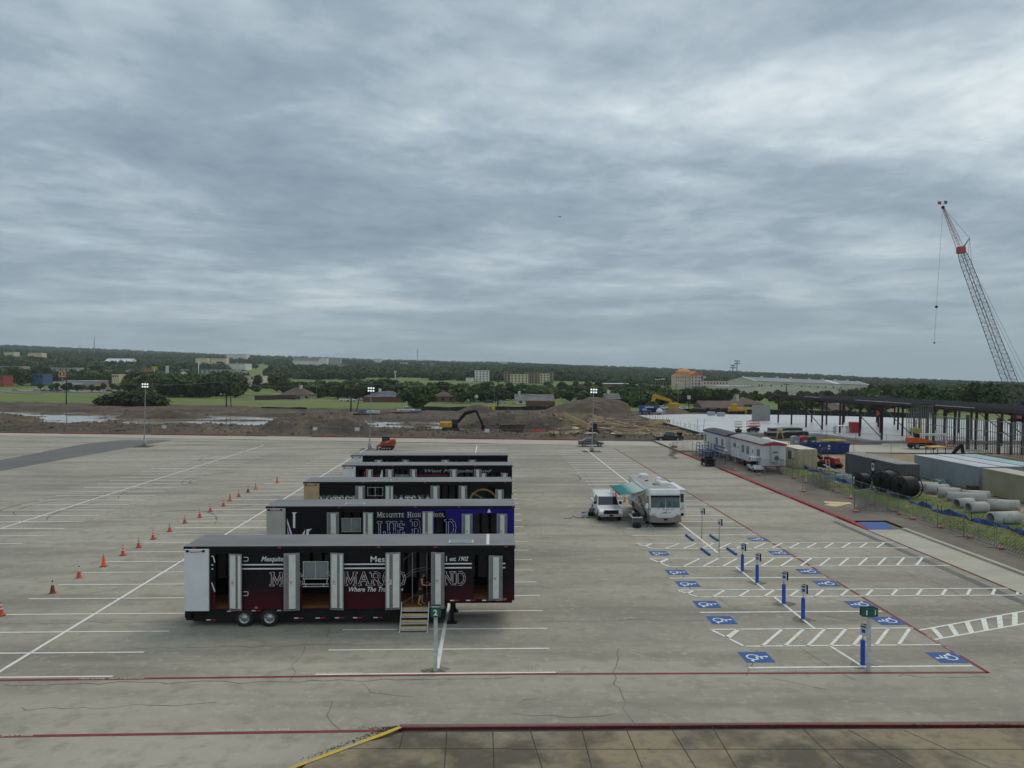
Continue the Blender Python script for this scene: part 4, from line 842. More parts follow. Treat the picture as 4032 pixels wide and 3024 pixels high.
def car(name,label,cat,loc,rz,L,W,top,cab,side_win,paintm,wr=.34,wx=None,zb=.32,group=None,bed=None,far=False,lamps=True,ws=(.0,.0),Wt=None):
    """cab: polygon rear-bottom, rear-top, front-top, front-bottom; +x is the front"""
    V=empty(name,label,cat,loc,rz,group)
    wx=wx or (-L*.29,L*.31)
    pr=lower_profile(top,wx,wr*1.12,zb); body_mesh(pr,W).build('body',paintm,V)
    z0=cab[0][1]; z1=max(p[1] for p in cab); cm,hw=cabin_mesh(cab,W-.10,Wt or W-.42,z0,z1); cm.build('cabin',paintm,V)
    for s in (-1,1):
        for poly in side_win:
            MB().add([(x,s*(hw(z)+.012),z) for x,z in (poly if s<0 else poly[::-1])],[tuple(range(len(poly)))]).build('side_window',M_glass,V)
    # windscreen, rear window
    def pane(nm,a,bq):
        (xa,za),(xb,zb_)=a,bq; t0,t1=.10,.92
        A=(xa+(xb-xa)*t0,za+(zb_-za)*t0); B=(xa+(xb-xa)*t1,za+(zb_-za)*t1); nx=Vector((zb_-za,-(xb-xa))).normalized()*.012
        if nx.x*(1 if nm=='windscreen' else -1)<0: nx=-nx
        MB().add([(A[0]+nx.x,-hw(A[1])*.93,A[1]+nx.y),(A[0]+nx.x,hw(A[1])*.93,A[1]+nx.y),(B[0]+nx.x,hw(B[1])*.93,B[1]+nx.y),(B[0]+nx.x,-hw(B[1])*.93,B[1]+nx.y)],[(0,1,2,3)]).build(nm,M_glass,V)
    pane('windscreen',cab[-1],cab[-2]); pane('rear_window',cab[0],cab[1])
    for x in wx:
        for s in (-1,1):
            if far: inst('wheel',tyre_me,V,(x,s*(W/2-.1),wr),(0,0,0 if s<0 else math.pi),(wr/.435,.8,wr/.435))
            else: wheel(V,x,s*(W/2-.12),wr,wr,s,.85)
    if lamps:
        zf=top[-1][1]; xf=L/2
        for s in (-1,1):
            MB().bbox(xf-.12,xf+.012,s*W*.36-.16,s*W*.36+.16,zf-.02,zf+.17,.02).build('headlight',M_hl,V); MB().bbox(-L/2-.012,-L/2+.08,s*W*.40-.1,s*W*.40+.1,.75,1.0 if not bed else 1.1,.02).build('tail_light',M_redl,V)
    return V
M_hl=mat('headlight_lens',(.50,.52,.52),.15,var=.1,vs=20,spec=.8)
P_white=paint('car_white',(.72,.73,.74)); P_grey=paint('car_grey',(.085,.105,.125)); P_black=paint('car_black',(.012,.013,.015)); P_red=paint('loader_red',(.42,.045,.02),.45); P_silver=paint('car_silver',(.34,.35,.36)); P_blue=paint('car_blue',(.02,.045,.16)); P_tan=paint('car_tan',(.34,.29,.22)); P_maroon=paint('car_maroon',(.12,.015,.02))
SED=dict(L=4.45,W=1.76,top=[(-2.2,.5),(-2.22,.95),(-1.6,1.02),(-1.0,.98),(.75,.96),(1.75,.84),(2.12,.72),(2.22,.5)],cab=[(-1.55,1.0),(-.75,1.42),(.25,1.44),(1.15,.94)],side_win=[[(-1.25,1.02),(-.7,1.36),(-.28,1.39),(-.28,1.0)],[(-.2,1.0),(-.2,1.39),(.2,1.38),(.88,.99)]])
PK=dict(L=5.7,W=1.98,top=[(-2.85,.62),(-2.85,1.18),(-.75,1.18),(.95,1.16),(1.2,1.14),(2.55,1.06),(2.82,.92),(2.85,.6)],cab=[(-1.0,1.17),(-.85,1.86),(.55,1.88),(1.25,1.13)],side_win=[[(-.85,1.22),(-.74,1.76),(-.22,1.78),(-.22,1.22)],[(-.14,1.22),(-.14,1.78),(.5,1.78),(.98,1.22)]],wr=.40,zb=.42,bed=True,Wt=1.62)
def sedan(lb,loc,rz,pm,group=None,far=False,cat='car',name='sedan'): return car(name,lb,cat,loc,rz,paintm=pm,group=group,far=far,**SED)
def pickup(lb,loc,rz,pm,group=None,far=False):
    V=car('pickup_truck',lb,'pickup truck',loc,rz,paintm=pm,group=group,far=far,**PK)
    MB().box(-2.72,-1.05,-.80,.80,1.181,1.186).build('bed_liner',M_blk,V)
    MB().box(2.86,2.93,-.93,.93,.50,.72).build('front_bumper',M_rim,V); MB().box(-2.95,-2.86,-.93,.93,.52,.72).build('rear_bumper',M_rim,V)
    MB().box(2.84,2.88,-.5,.5,.78,1.02).build('grille',M_blk,V)
    for s in (-1,1): MB().box(.85,1.0,s*1.0,s*1.22,1.25,1.45).build('mirror',M_blk,V)
    return V
# white pickup with raised bed cover
g=G(2412,2040); WP=pickup('white pickup truck with its hard bed cover raised beside the motorhome',(10.25,66.6,0),-math.pi/2,P_white)
b=MB(); th=R_(23); b.M=Matrix.Translation((-1.05,0,1.25))@Matrix.Rotation(th,4,'Y'); b.bbox(-1.75,0,-.86,.86,0,.07,.04); b.build('bed_cover',mat('cover_white',(.55,.57,.58),.45,var=.05),WP)
b=MB(); 
for s in (-1,1): b.tube((-2.2,s*.75,1.2),(-2.0,s*.75,1.95),.015)
b.build('cover_strut',M_blk,WP)
MB().box(2.885,2.91,-.62,.62,.70,1.05).build('mesh_grille',M_blk,WP); MB().box(2.931,2.94,-.16,.16,.53,.68).build('number_plate',M_blk,WP)
for s in (-1,1): MB().box(-.6,1.2,s*1.0,s*1.12,.42,.48).build('side_step',M_rim,WP)
sedan('grey sedan parked on the pale strip behind a lamp post',(G(2328,1758).x,131.2,.01),R_(-3),P_grey)
BP_=pickup('black pickup truck parked by the fence near the formwork',(G(2632,1738).x,G(2632,1738).y,.02),math.pi,P_black); BP_.scale=(.93,.95,.95)
MB().box(-2.6,-1.9,-.7,.7,1.19,1.75).build('load_box',M_blk,BP_)
sedan('black car mostly hidden between the two farthest trailers',(-13.2,75.4,0),0,P_black)
pickup('white pickup truck standing at the edge of the green field',(G(1598,1621).x,252,-.28),0,P_white,far=True)
# ---- motorhome: faces the viewer (its front is -y)
RV=empty('motorhome','white motorhome with an open teal awning and pale swooshes','motorhome',(14.35,61.6,0))
M_rvw=mat('rv_white',(.66,.66,.65),.35,var=.05,vs=.7); M_rvt=mat('rv_taupe',(.235,.205,.185),.45,var=.08); M_rvr=surf('rv_roof',(.36,.345,.32),[((.28,.265,.245),.45,.65,.5,S1,.8)],rough=.6,bump=.05); M_rvg=mat('rv_graphic',(.10,.105,.115),.4,var=.05); M_rvs=mat('rv_silver',(.36,.36,.37),.4,var=.05)
b=MB(); Lr=9.7; hw=1.27
prof=[(.08,.55),(-.02,.75),(-.06,1.05),(.0,1.45),(.06,2.0),(.20,2.75),(.42,3.02),(.75,3.10),(Lr-.15,3.10),(Lr,2.95),(Lr,.55)]
n=len(prof)
def pr_(y,z,x): return (x,y,z)
vs=[]; 
for x,k in ((-hw,.06),(-hw+.10,0),(hw-.10,0),(hw,.06)):
    for y,z in prof:
        yy=y+(k*2.2 if y<1 else (-k if y>Lr-.5 else 0)); zz=z-(k if z>2.9 else 0)+(k if z<.6 else 0); vs.append((x,yy,zz))
fs=[tuple(range(n-1,-1,-1)),tuple(range(3*n,4*n))]
for k in range(3):
    for i in range(n): fs.append((k*n+i,k*n+(i+1)%n,k*n+n+(i+1)%n,k*n+n+i))
b.add(vs,fs); b.build('body',M_rvw,RV)
MB().box(-hw+.08,hw-.08,.72,Lr-.05,3.101,3.125).build('roof',M_rvr,RV)
b=MB(); b.prism([(-hw-.01,.42),(hw+.01,.42),(hw+.01,.98),(hw-.25,1.02),(.55,.80),(-.55,.80),(-hw+.25,1.02),(-hw-.01,.98)],-.10,.35); b.build('front_bumper',M_rvt,RV)
MB().box(-hw-.012,-hw+.02,.4,Lr-.02,.42,.95).build('lower_skirt',M_rvt,RV); MB().box(hw-.02,hw+.012,.4,Lr-.02,.42,.95).build('lower_skirt',M_rvt,RV)
MB().box(-.16,.16,-.115,-.101,.60,.74).build('number_plate',M_blk,RV); MB().box(-hw+.1,hw-.1,.3,Lr-.1,.3,.45).build('chassis',M_blk,RV)
M_rvglass=mat('rv_windscreen',(.07,.10,.098),.10,var=.25,vs=1.2,spec=.8)
for s in (-1,1):
    xa,xb=(-1.18,-.02) if s<0 else (.02,1.18)
    def yf(z): return .0+(z-1.45)*.11-.02
    MB().add([(xa,yf(1.62),1.62),(xb,yf(1.62),1.62),(xb,yf(2.55),2.55),(xa,yf(2.55),2.55)],[(0,1,2,3)]).build('windscreen',M_rvglass,RV)
    b=MB(); b.tube((s*.18,-.06,1.5),(s*.05+.28*s,-.0,2.1),.011); b.tube((s*.65,-.07,1.46),(s*.3,-.01,2.02),.010); b.build('wiper',M_blk,RV)
    MB().bbox(s*.98-.2,s*.98+.2,-.075,.02,1.02,1.17,.03).build('headlight',M_hl,RV)
    m_=MB(); m_.bbox(s*1.55-.11,s*1.55+.11,-.2,-.06,1.62,1.98,.03); m_.build('mirror',M_wht,RV); MB().tube((s*1.2,.1,1.4),(s*1.5,-.1,1.72),.035).build('mirror_arm',M_rvt,RV)
    for yy in (1.6,7.0): 
        wheel(RV,s*(hw-.16),yy,.43,.43,s) if False else None
b=MB(); b.add([(-1.2,.105,2.60),(1.2,.105,2.60),(1.2,.075,2.44),(-1.2,.075,2.44)],[(3,2,1,0)]); b.build('visor_band',M_blk,RV)
for yy in (1.65,7.2):
    for s in (-1,1):
        t=inst('wheel',tyre_me,RV,(s*(hw-.14),yy,.43),(0,0,-math.pi/2 if s<0 else math.pi/2)); inst('rim',rim_me,t)
        MB().prism(arc(yy,.43,.55,0,180,8),s*(hw+.005),s*(hw+.016),'x').build('wheel_arch',M_blk,RV)
# side windows, doors, swooshes on the left flank
for y0,y1,z0,z1 in ((.75,1.35,1.55,2.45),(1.5,1.95,1.5,2.2),(2.3,3.9,1.75,2.35),(4.8,5.4,1.75,2.35),(8.7,9.2,1.9,2.5)):
    MB().box(-hw-.014,-hw-.003,y0,y1,z0,z1).build('side_window',M_glass,RV)
MB().box(-hw-.016,-hw-.004,.55,.72,.7,2.5).build('door_seam',M_rvg,RV)
b=MB()
for o_,w_ in ((0,.22),(.45,.14),(.9,.09)):
    pts=[(.9+o_,.75),(2.2+o_,1.0),(3.4+o_,1.35),(4.3+o_,1.75)]
    for a,c in zip(pts,pts[1:]): b.add([(-hw-.015,a[0],a[1]),(-hw-.015,c[0],c[1]),(-hw-.015,c[0]-w_*.3,c[1]+w_),(-hw-.015,a[0],a[1]+w_)],[(0,1,2,3)])
b.build('swoosh',M_rvg,RV)
for k,(y0,y1) in enumerate(((2.4,3.2),(3.3,4.6),(4.8,6.2),(8.1,9.5))): MB().box(-hw-.02,-hw-.013,y0,y1,.5,.9).build('locker_door',M_rvs,RV)
MB().add([(-hw-.016,7.6,.95),(-hw-.016,8.8,.95),(-hw-.016,6.6,2.3),(-hw-.016,5.9,2.3)],[(0,1,2,3)]).build('swoosh',M_rvs,RV)
# nose emblem
b=MB(); b.add([(-.55,-.045,1.16),(.25,-.045,1.16),(.5,-.035,1.26),(.2,-.03,1.23),(.05,-.022,1.33),(-.05,-.03,1.25)],[(0,1,2,3,4,5)]); b.build('nose_emblem',M_rvg,RV)
text_obj('Alfresco Run',.11,M_rvg,RV,Matrix.Translation((-.25,-.008,1.40))@Matrix.Rotation(math.pi/2-.1,4,'X'),'lettering',ext=.001,fit=.95,shear=.2)
# roof kit
for x,y,w,l,h in ((-.35,7.2,.75,1.0,.34),(.30,1.9,.75,1.0,.36),(.55,5.2,.42,.5,.3),(.22,3.6,.45,.5,.28)): MB().bbox(x-w/2,x+w/2,y-l/2,y+l/2,3.12,3.12+h,.09).build('roof_unit',M_wht,RV)
b=MB(); b.path([(-.35,2.2,3.14),(-.5,2.7,3.2),(-.1,2.4,3.18)],.03); b.path([(-.75,4.6,3.16),(-.45,4.7,3.2)],.05); b.build('roof_aerial',M_blk,RV)
b=MB(); b.path([(-1.15,.55,3.12),(-.8,.5,3.2),(0,.45,3.24),(.8,.5,3.2),(1.15,.55,3.12)],.02); b.build('roof_rail',M_alu,RV); b=MB(); b.path([(-.95,9.6,3.1),(-.95,9.6,3.35),(-.6,9.6,3.35),(-.6,9.6,3.1)],.02); b.build('rear_ladder',M_alu,RV)
# slide-out on the far flank
so_=MB().bbox(hw,hw+.55,.9,5.0,1.0,2.9,.03).build('slide_out',M_rvw,RV); MB().box(hw-.02,hw+.62,.8,5.1,2.905,2.96).build('slide_topper',M_wht,so_); MB().box(hw+.12,hw+.45,.885,.897,1.9,2.6).build('slide_window',M_glass,so_)
MB().box(hw+.02,hw+.5,1.0,4.9,.75,.95).build('slide_rail',M_blk,so_)
# awning
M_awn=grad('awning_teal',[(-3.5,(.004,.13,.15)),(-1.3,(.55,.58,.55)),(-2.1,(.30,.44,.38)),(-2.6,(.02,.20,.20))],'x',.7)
aw=MB(); n=8
for side in (0,1):
    pass
P0,P1=(-hw-.02,2.86),(-3.45,2.42)
vs=[]
for i in range(n+1):
    t=i/n; x=P0[0]+(P1[0]-P0[0])*t; z=P0[1]+(P1[1]-P0[1])*t-.10*math.sin(math.pi*t)
    vs+= [(x,1.6,z),(x,6.9,z)]
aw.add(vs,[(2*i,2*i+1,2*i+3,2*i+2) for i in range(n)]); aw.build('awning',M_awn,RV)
MB().tube((P1[0],1.55,P1[1]),(P1[0],6.95,P1[1]),.05,8).build('awning_roller',mat('awning_tube',(.02,.06,.07),.5,var=0),RV)
MB().box(-hw-.12,-hw-.005,1.5,7.0,2.84,2.96).build('awning_box',M_wht,RV)
for yy in (1.57,6.93):
    b=MB(); b.tube((P1[0],yy,P1[1]),(-hw-.03,yy,1.55),.032); b.tube((-2.5,yy,2.04),(-hw-.03,yy,2.7),.028); b.build('awning_arm',M_alu,RV)
# table, bag, trestle, washer, bucket beside the truck
g=(12.15,62.9); TB=empty('folding_table','pale folding table with gear on it under the motorhome awning','table',(g[0],g[1],0))
MB().bbox(-.45,.45,-.9,.9,.70,.74,.02).build('table_top',M_liner,TB)
for x in (-.4,.4):
    for y in (-.8,.8): MB().tube((x,y,0),(x,y,.7),.02).build('leg',M_steel,TB)
tag(MB().bbox(-.3,.3,-.3,.3,0,.22,.05).build('camp_stove',M_blk,None,(g[0],g[1]-.3,.742)),'black camp stove on the pale folding table','stove'); tag(MB().lathe([(0,0),(.12,0),(.13,.2),(.1,.3),(0,.3)],10).build('drinks_jug',M_signw,None,(g[0]-.1,g[1]+.5,.742)),'pale round jug on the pale folding table','jug')
b=MB(); b.lathe([(0,0),(.36,.0),(.33,.28),(.2,.42),(0,.46)],9); tag(b.build('black_bag',mat('bag_black',(.015,.015,.016),.9,var=.4,vs=8),None,(12.0,61.6,0)),'slumped black bag on the ground under the folding table','bag')
b=MB(); 
b=MB(); b.tube((-.35,0,.5),(.35,0,.5),.04); b.build
TR=empty('small_tripod','small grey tripod stand on the ground by the motorhome wheel','tripod',(13.0,61.0,0))
for a in (0,2.1,4.2): MB().tube((0,0,.45),(.32*math.cos(a),.32*math.sin(a),0),.02).build('leg',M_steel,TR)
MB().bbox(-.25,.2,-.06,.06,.45,.55,.02).build('head',M_blk,TR)
PW=empty('pressure_washer','green and black pressure washer standing beside the white truck','washer',(8.75,66.0,0))
MB().bbox(-.32,.32,-.25,.25,.02,.12,.03).build('base',mat('washer_green',(.10,.26,.10),.6,var=.2),PW); MB().bbox(-.15,.25,-.16,.16,.12,.5,.05).build('motor',M_blk,PW)
b=MB(); b.path([(-.1,0,.4),(.15,0,.95),(.3,0,1.05)],.02); b.path([(.3,0,.3),(.5,.1,.5),(.45,.2,.2),(.3,.2,.1)],.025); b.build('handle',M_blk,PW)
BK=empty('bucket','white bucket with a blue rim beside the green washer','bucket',(8.2,66.0,0)); MB().lathe([(0,0),(.14,0),(.17,.42),(.165,.42),(.13,.02)],12).build('pail',mat('pail_white',(.5,.55,.5),.5,var=.2,vs=7),BK); MB().lathe([(.172,.42),(.185,.47),(.1,.5),(0,.5)],12).build('lid',M_bluepost,BK)
b=MB(); b.path([(8.0,65.9,.02),(7.6,65.7,.03),(7.3,65.9,.16),(7.0,65.6,.02),(6.4,65.35,.02)],.03); tag(b.build('hose',mat('hose_grey',(.12,.12,.11),.7,var=.2),None),'grey hose lying on the lot by the bucket','hose')
GB=tag(MB().lathe([(0,0),(.25,0),(.26,.6),(.22,.66),(0,.68)],12).build('grey_bin',mat('bin_grey',(.16,.16,.16),.7,var=.1),None,(9.05,66.9,0)),'grey drum between the washer and the white truck','drum')
# ---- red track loader
TL=empty('track_loader','red compact track loader with black cab parked by a lamp post','loader',(G(1508,1776).x,G(1508,1770).y,0),math.pi)
b=MB(); b.prism([(-1.0,.45),(-1.75,.75),(-1.75,1.55),(-1.3,1.75),(-.2,1.45),(.6,1.35),(.85,.6),(.8,.45)],-.55,.55); b.build('body',P_red,TL)
for s in (-1,1):
    t=MB(); t.prism([(-1.25,.08),(-1.55,.35),(-1.15,.72),(.35,.62),(.85,.25),(.6,.02),(-.9,.02)],s*.6-.2*(s>0)*0+(.0 if s>0 else -.42),s*.6+(.42 if s>0 else 0)); tt=t.build('track',M_tyre,TL)
    ly=s*1.03
    for k,x in enumerate((-.9,-.45,0,.4)): MB().lathe([(0,-.02),(.14,-.02),(.14,.02),(0,.02)],10,'y').build('roller',M_rim,tt,(x,ly,.26))
    a=MB(); a.prism([(-1.7,1.35),(-1.6,1.75),(.2,1.35),(1.15,.75),(1.2,.45),(1.0,.45),(.9,.7),(.1,1.05)],s*.72-.07,s*.72+.07); a.build('lift_arm',P_red,TL)
b=MB(); b.bbox(-.75,.45,-.5,.5,1.35,2.1,.06); cbn=b.build('cab',M_blk,TL)
for s in (-1,1): MB().box(-.6,.25,s*.505-.004,s*.505+.004,1.5,2.0).build('cab_window',M_glass,cbn)
MB().box(.455,.46,-.42,.42,1.45,2.02).build('cab_window',M_glass,cbn)
b=MB(); b.prism([(1.15,.05),(1.9,.02),(1.95,.06),(1.35,.12),(1.3,.75),(1.15,.75)],-.95,.95); b.build('bucket',M_steel,TL)
text_obj('KUBOTA',.16,M_letter,TL,Matrix.Translation((-.2,.80,1.12))@Matrix.Rotation(math.pi,4,'Z')@Matrix.Rotation(math.pi/2,4,'X')@Matrix.Rotation(R_(20),4,'Z'),'lettering',ext=.001,fit=.9)
# ---- woman in the trailer doorway
def skin_obj(name,chains,m,parent,sub=2,rootv=0):
    V=[];E=[];Rr=[]
    idx={}
    for ch in chains:
        prev=None
        for key,p,r in ch:
            if key in idx: i=idx[key]
            else: i=len(V); V.append(p); Rr.append(r); 
            if key is not None: idx[key]=i
            if prev is not None: E.append((prev,i))
            prev=i
    me=bpy.data.meshes.new(name); me.from_pydata(V,E,[]); o=bpy.data.objects.new(name,me); COL.objects.link(o)
    md=o.modifiers.new('s','SKIN'); md.use_smooth_shade=True; sv=me.skin_vertices[0].data
    for i,r in enumerate(Rr): sv[i].radius=(r,r) if isinstance(r,(int,float)) else r; sv[i].use_root=(i==rootv)
    sb_=o.modifiers.new('u','SUBSURF'); sb_.levels=sub; sb_.render_levels=sub
    dg=bpy.context.evaluated_depsgraph_get(); m2=bpy.data.meshes.new_from_object(o.evaluated_get(dg)); bpy.data.objects.remove(o)
    m2.materials.clear(); m2.materials.append(m); q=bpy.data.objects.new(name,m2); COL.objects.link(q); q.parent=parent; return q
M_skin=mat('skin',(.42,.26,.19),.55,var=.06); M_top=mat('maroon_top',(.055,.008,.016),.8,var=.15); M_shorts=mat('black_shorts',(.012,.012,.014),.85,var=.15); M_hair=mat('dark_hair',(.022,.014,.010),.7,var=.2)
PN=empty('person','woman in a maroon sleeveless top and black shorts leaning into the trailer doorway','person',(-14.95+11.52,37.75+.40,.905))
sk=[[('pel',(0,0,.88),(.15,.12)),('wa',(.02,0,1.05),(.125,.10)),('ch',(.06,0,1.25),(.15,.11)),('nk',(.09,0,1.42),.05),('hd',(.12,0,1.50),.085),('ht',(.13,0,1.60),.075)],
 [('pel',0,0),('hl',(-.02,-.09,.80),.095),('kl',(-.02,-.10,.47),.062),('al',(-.12,-.10,.09),.038),('tl',(.03,-.11,.035),.035),(None,(.09,-.115,.03),.022)],
 [('pel',0,0),('hr',(.02,.09,.80),.095),('kr',(.06,.10,.47),.062),('ar',(.06,.10,.09),.038),('tr',(.2,.10,.035),.035),(None,(.26,.10,.03),.022)],
 [('ch',0,0),('sl',(.06,-.17,1.34),.055),('el',(.10,-.21,1.08),.042),('wl',(.30,-.18,1.03),.028),('hnl',(.37,-.17,1.04),.03)],
 [('ch',0,0),('sr',(.06,.17,1.34),.055),('er',(.16,.2,1.08),.042),('wr',(.34,.14,1.08),.028),('hnr',(.41,.12,1.1),.03)]]
fing=[]
for hk,hx,hy,hz in (('hnl',.37,-.17,1.04),('hnr',.41,.12,1.1)):
    for j in range(4): fing.append([(hk,0,0),(None,(hx+.05,hy-.024+.016*j,hz+.012-.006*j),.009),(None,(hx+.085-.006*abs(j-1.5),hy-.024+.016*j,hz-.012),.008)])
    fing.append([(hk,0,0),(None,(hx+.02,hy-.035,hz+.02),.010),(None,(hx+.05,hy-.04,hz+.025),.008)])
body=skin_obj('body',sk+fing,M_skin,PN)
skin_obj('top',[[('z',(.0,0,.84),(.19,.16)),('a',(.01,0,.93),(.21,.18)),('b',(.03,0,1.08),(.185,.165)),('c',(.065,0,1.27),(.205,.19)),('d',(.08,0,1.38),(.11,.12)),('e',(.085,0,1.42),(.08,.08))]],M_top,body)
skin_obj('shorts',[[('a',(0,0,.92),(.2,.16)),('l',(-.02,-.09,.80),.135),(None,(-.02,-.10,.62),.115),(None,(-.02,-.10,.50),.105)],[('a',0,0),('r',(.02,.09,.80),.135),(None,(.045,.10,.62),.115),(None,(.055,.10,.50),.105)]],M_shorts,body)
skin_obj('hair',[[('a',(.12,0,1.64),.10),('b',(.06,0,1.58),.125),('c',(.02,0,1.45),.11),('d',(.0,0,1.33),.08),(None,(.0,0,1.26),.05)]],M_hair,body)
f_=MB()
for s in (-1,1): f_.lathe([(0,-.008),(.010,0),(0,.008)],6); f_.v[-18:]=[(x+.205,y+s*.03,z+1.535) for x,y,z in f_.v[-18:]]
stuff(f_.build('eyes',M_blk,body)); MB().add([(.20,-.012,1.50),(.20,.012,1.50),(.225,0,1.497),(.198,0,1.53)],[(0,2,1),(0,3,2),(2,3,1)]).build('nose',M_skin,body)
for yy,x0 in ((-.11,.03),(.10,.2)): MB().box(x0-.16,x0+.09,yy-.045,yy+.045,0,.02).build('sandal',M_blk,body)
# ================================================================== CONSTRUCTION YARD
def corr_box(L_,W_,H_,z0=.0,per=.28,dep=.036):
    """container shell: corrugated long sides and ends, plain roof. x: -L/2..L/2"""
    b=MB()
    def wall(fn,length):
        n=int(length/per); st=length/n; prof=[]
        for i in range(n): x=i*st; prof+= [(x,0),(x+st*.38,0),(x+st*.5,dep),(x+st*.88,dep)]
        prof.append((length,0)); vs=[]; 
        for a,d in prof: vs+= [fn(a,d,z0+.15),fn(a,d,z0+H_-.1)]
        b.add(vs,[(2*i,2*i+2,2*i+3,2*i+1) for i in range(len(prof)-1)])
    wall(lambda a,d,z:(-L_/2+a,-W_/2+d,z),L_); wall(lambda a,d,z:(-L_/2+a,W_/2-d,z),L_); wall(lambda a,d,z:(-L_/2+d,-W_/2+a,z),W_); wall(lambda a,d,z:(L_/2-d,-W_/2+a,z),W_)
    return b
def container(label,loc,rz,L_,m,roofm,doors=False,group=None,H_=2.6):
    C=empty('shipping_container',label,'container',loc,rz,group); W_=2.44
    corr_box(L_,W_,H_).build('wall',m,C)
    f=MB()
    for x in (-L_/2,L_/2-.12):
        for y in (-W_/2-.006,W_/2-.114): f.box(x-.004 if x<0 else x,x+.12 if x<0 else x+.124,y,y+.12,.0,H_)
    for y in (-W_/2-.005,W_/2-.095): f.box(-L_/2+.12,L_/2-.12,y,y+.1,.02,.16); f.box(-L_/2+.12,L_/2-.12,y,y+.1,H_-.11,H_-.002)
    for x in (-L_/2-.003,L_/2-.097): f.box(x,x+.1,-W_/2+.115,W_/2-.115,.02,.16); f.box(x,x+.1,-W_/2+.115,W_/2-.115,H_-.11,H_-.002)
    f.build('corner_frame',m,C)
    MB().box(-L_/2+.02,L_/2-.02,-W_/2+.02,W_/2-.02,H_-.03,H_+.012).build('roof',roofm,C); MB().box(-L_/2+.1,L_/2-.1,-W_/2+.1,W_/2-.1,.04,.15).build('floor',M_blk,C)
    if doors:
        for s in (-1,1):
            y0,y1=(-1.18,-.01) if s<0 else (.01,1.18)
            d=MB().box(-L_/2-.03,-L_/2-.004,y0,y1,.17,H_-.13).build('door',m,C)
            for k in range(6):
                z=.3+k*.38
                for a,c in ((y0+.1,(y0+y1)/2-.08),((y0+y1)/2+.08,y1-.1)): MB().bbox(-L_/2-.06,-L_/2-.031,a,c,z,z+.26,.01).build('door_panel',m,d)
            MB().tube((-L_/2-.07,(y0+y1)/2,.2),(-L_/2-.07,(y0+y1)/2,H_-.15),.025).build('lock_rod',m,d)
    return C
def ymap(x0,x1,y0,y1): return ((x0+x1)/2,(y0+y1)/2)
GZ=.16
M_tan=mat('container_tan',(.46,.40,.27),.6,var=.07,vs=.8); M_tanr=mat('container_tan_roof',(.56,.51,.40),.6,var=.08); M_grey=mat('container_grey',(.085,.095,.10),.55,var=.12,vs=.7); M_greyr=mat('container_grey_roof',(.20,.21,.21),.6,var=.3,vs=.6)
M_bg=mat('container_blue_grey',(.235,.28,.32),.55,var=.06,vs=.6); M_bgr=mat('container_pale_roof',(.42,.46,.50),.55,var=.14,vs=.4); M_teal=mat('container_teal_roof',(.22,.40,.42),.55,var=.12,vs=.5); M_olive=mat('container_olive',(.29,.275,.185),.6,var=.08,vs=.6); M_olr=mat('container_olive_roof',(.38,.365,.29),.6,var=.12)
# containers lie along y: rz=pi/2 puts local -x at the near end
C1=container('tan container office with a dark door and window on its side',(41.5,101.1,GZ),math.pi/2,6.1,M_tan,M_tanr,True)
MB().box(1.6,2.5,1.22,1.26,.15,2.25).build('side_door',M_blk,C1); MB().box(-.55,.45,1.22,1.26,1.0,2.1).build('side_window',M_glass,C1); MB().box(-1.6,-.9,1.225,1.25,1.35,2.2).build('notice',M_signw,C1); MB().box(-1.6,-.9,1.226,1.252,1.15,1.3).build('notice_strip',M_amb,C1)
C2=container('dark grey container with a black and white logo on its side',(45.6,87.6,GZ),math.pi/2,12.2,M_grey,M_greyr)
lg=MB().box(-1.2,-.5,1.225,1.262,.75,2.35).build('logo_panel',M_blk,C2); MB().bbox(-1.15,-.55,1.263,1.268,1.25,2.15,.002).build('logo_plate',M_signw,lg); b=MB(); b.lathe([(0,0),(.2,0)],12,'y'); b.v=[(x-.85,1.272,z+1.75) for x,y,z in b.v]; b.build('logo_disc',M_blk,lg)
for k,(lb,rm) in enumerate((('blue grey container with pale roof beside the wrapped bundle',M_bgr),('blue grey container in the middle of the three side by side',M_bgr),('blue grey container with a teal roof, farthest from the fence',M_teal))):
    container(lb,(53.0+k*2.75,85.2+k*.3,GZ),math.pi/2,12.2,M_bg,rm,group='blue grey containers side by side')
container('olive green container standing end on to the blue grey ones',(52.75,72.0,GZ),math.pi/2,12.2,M_olive,M_olr)
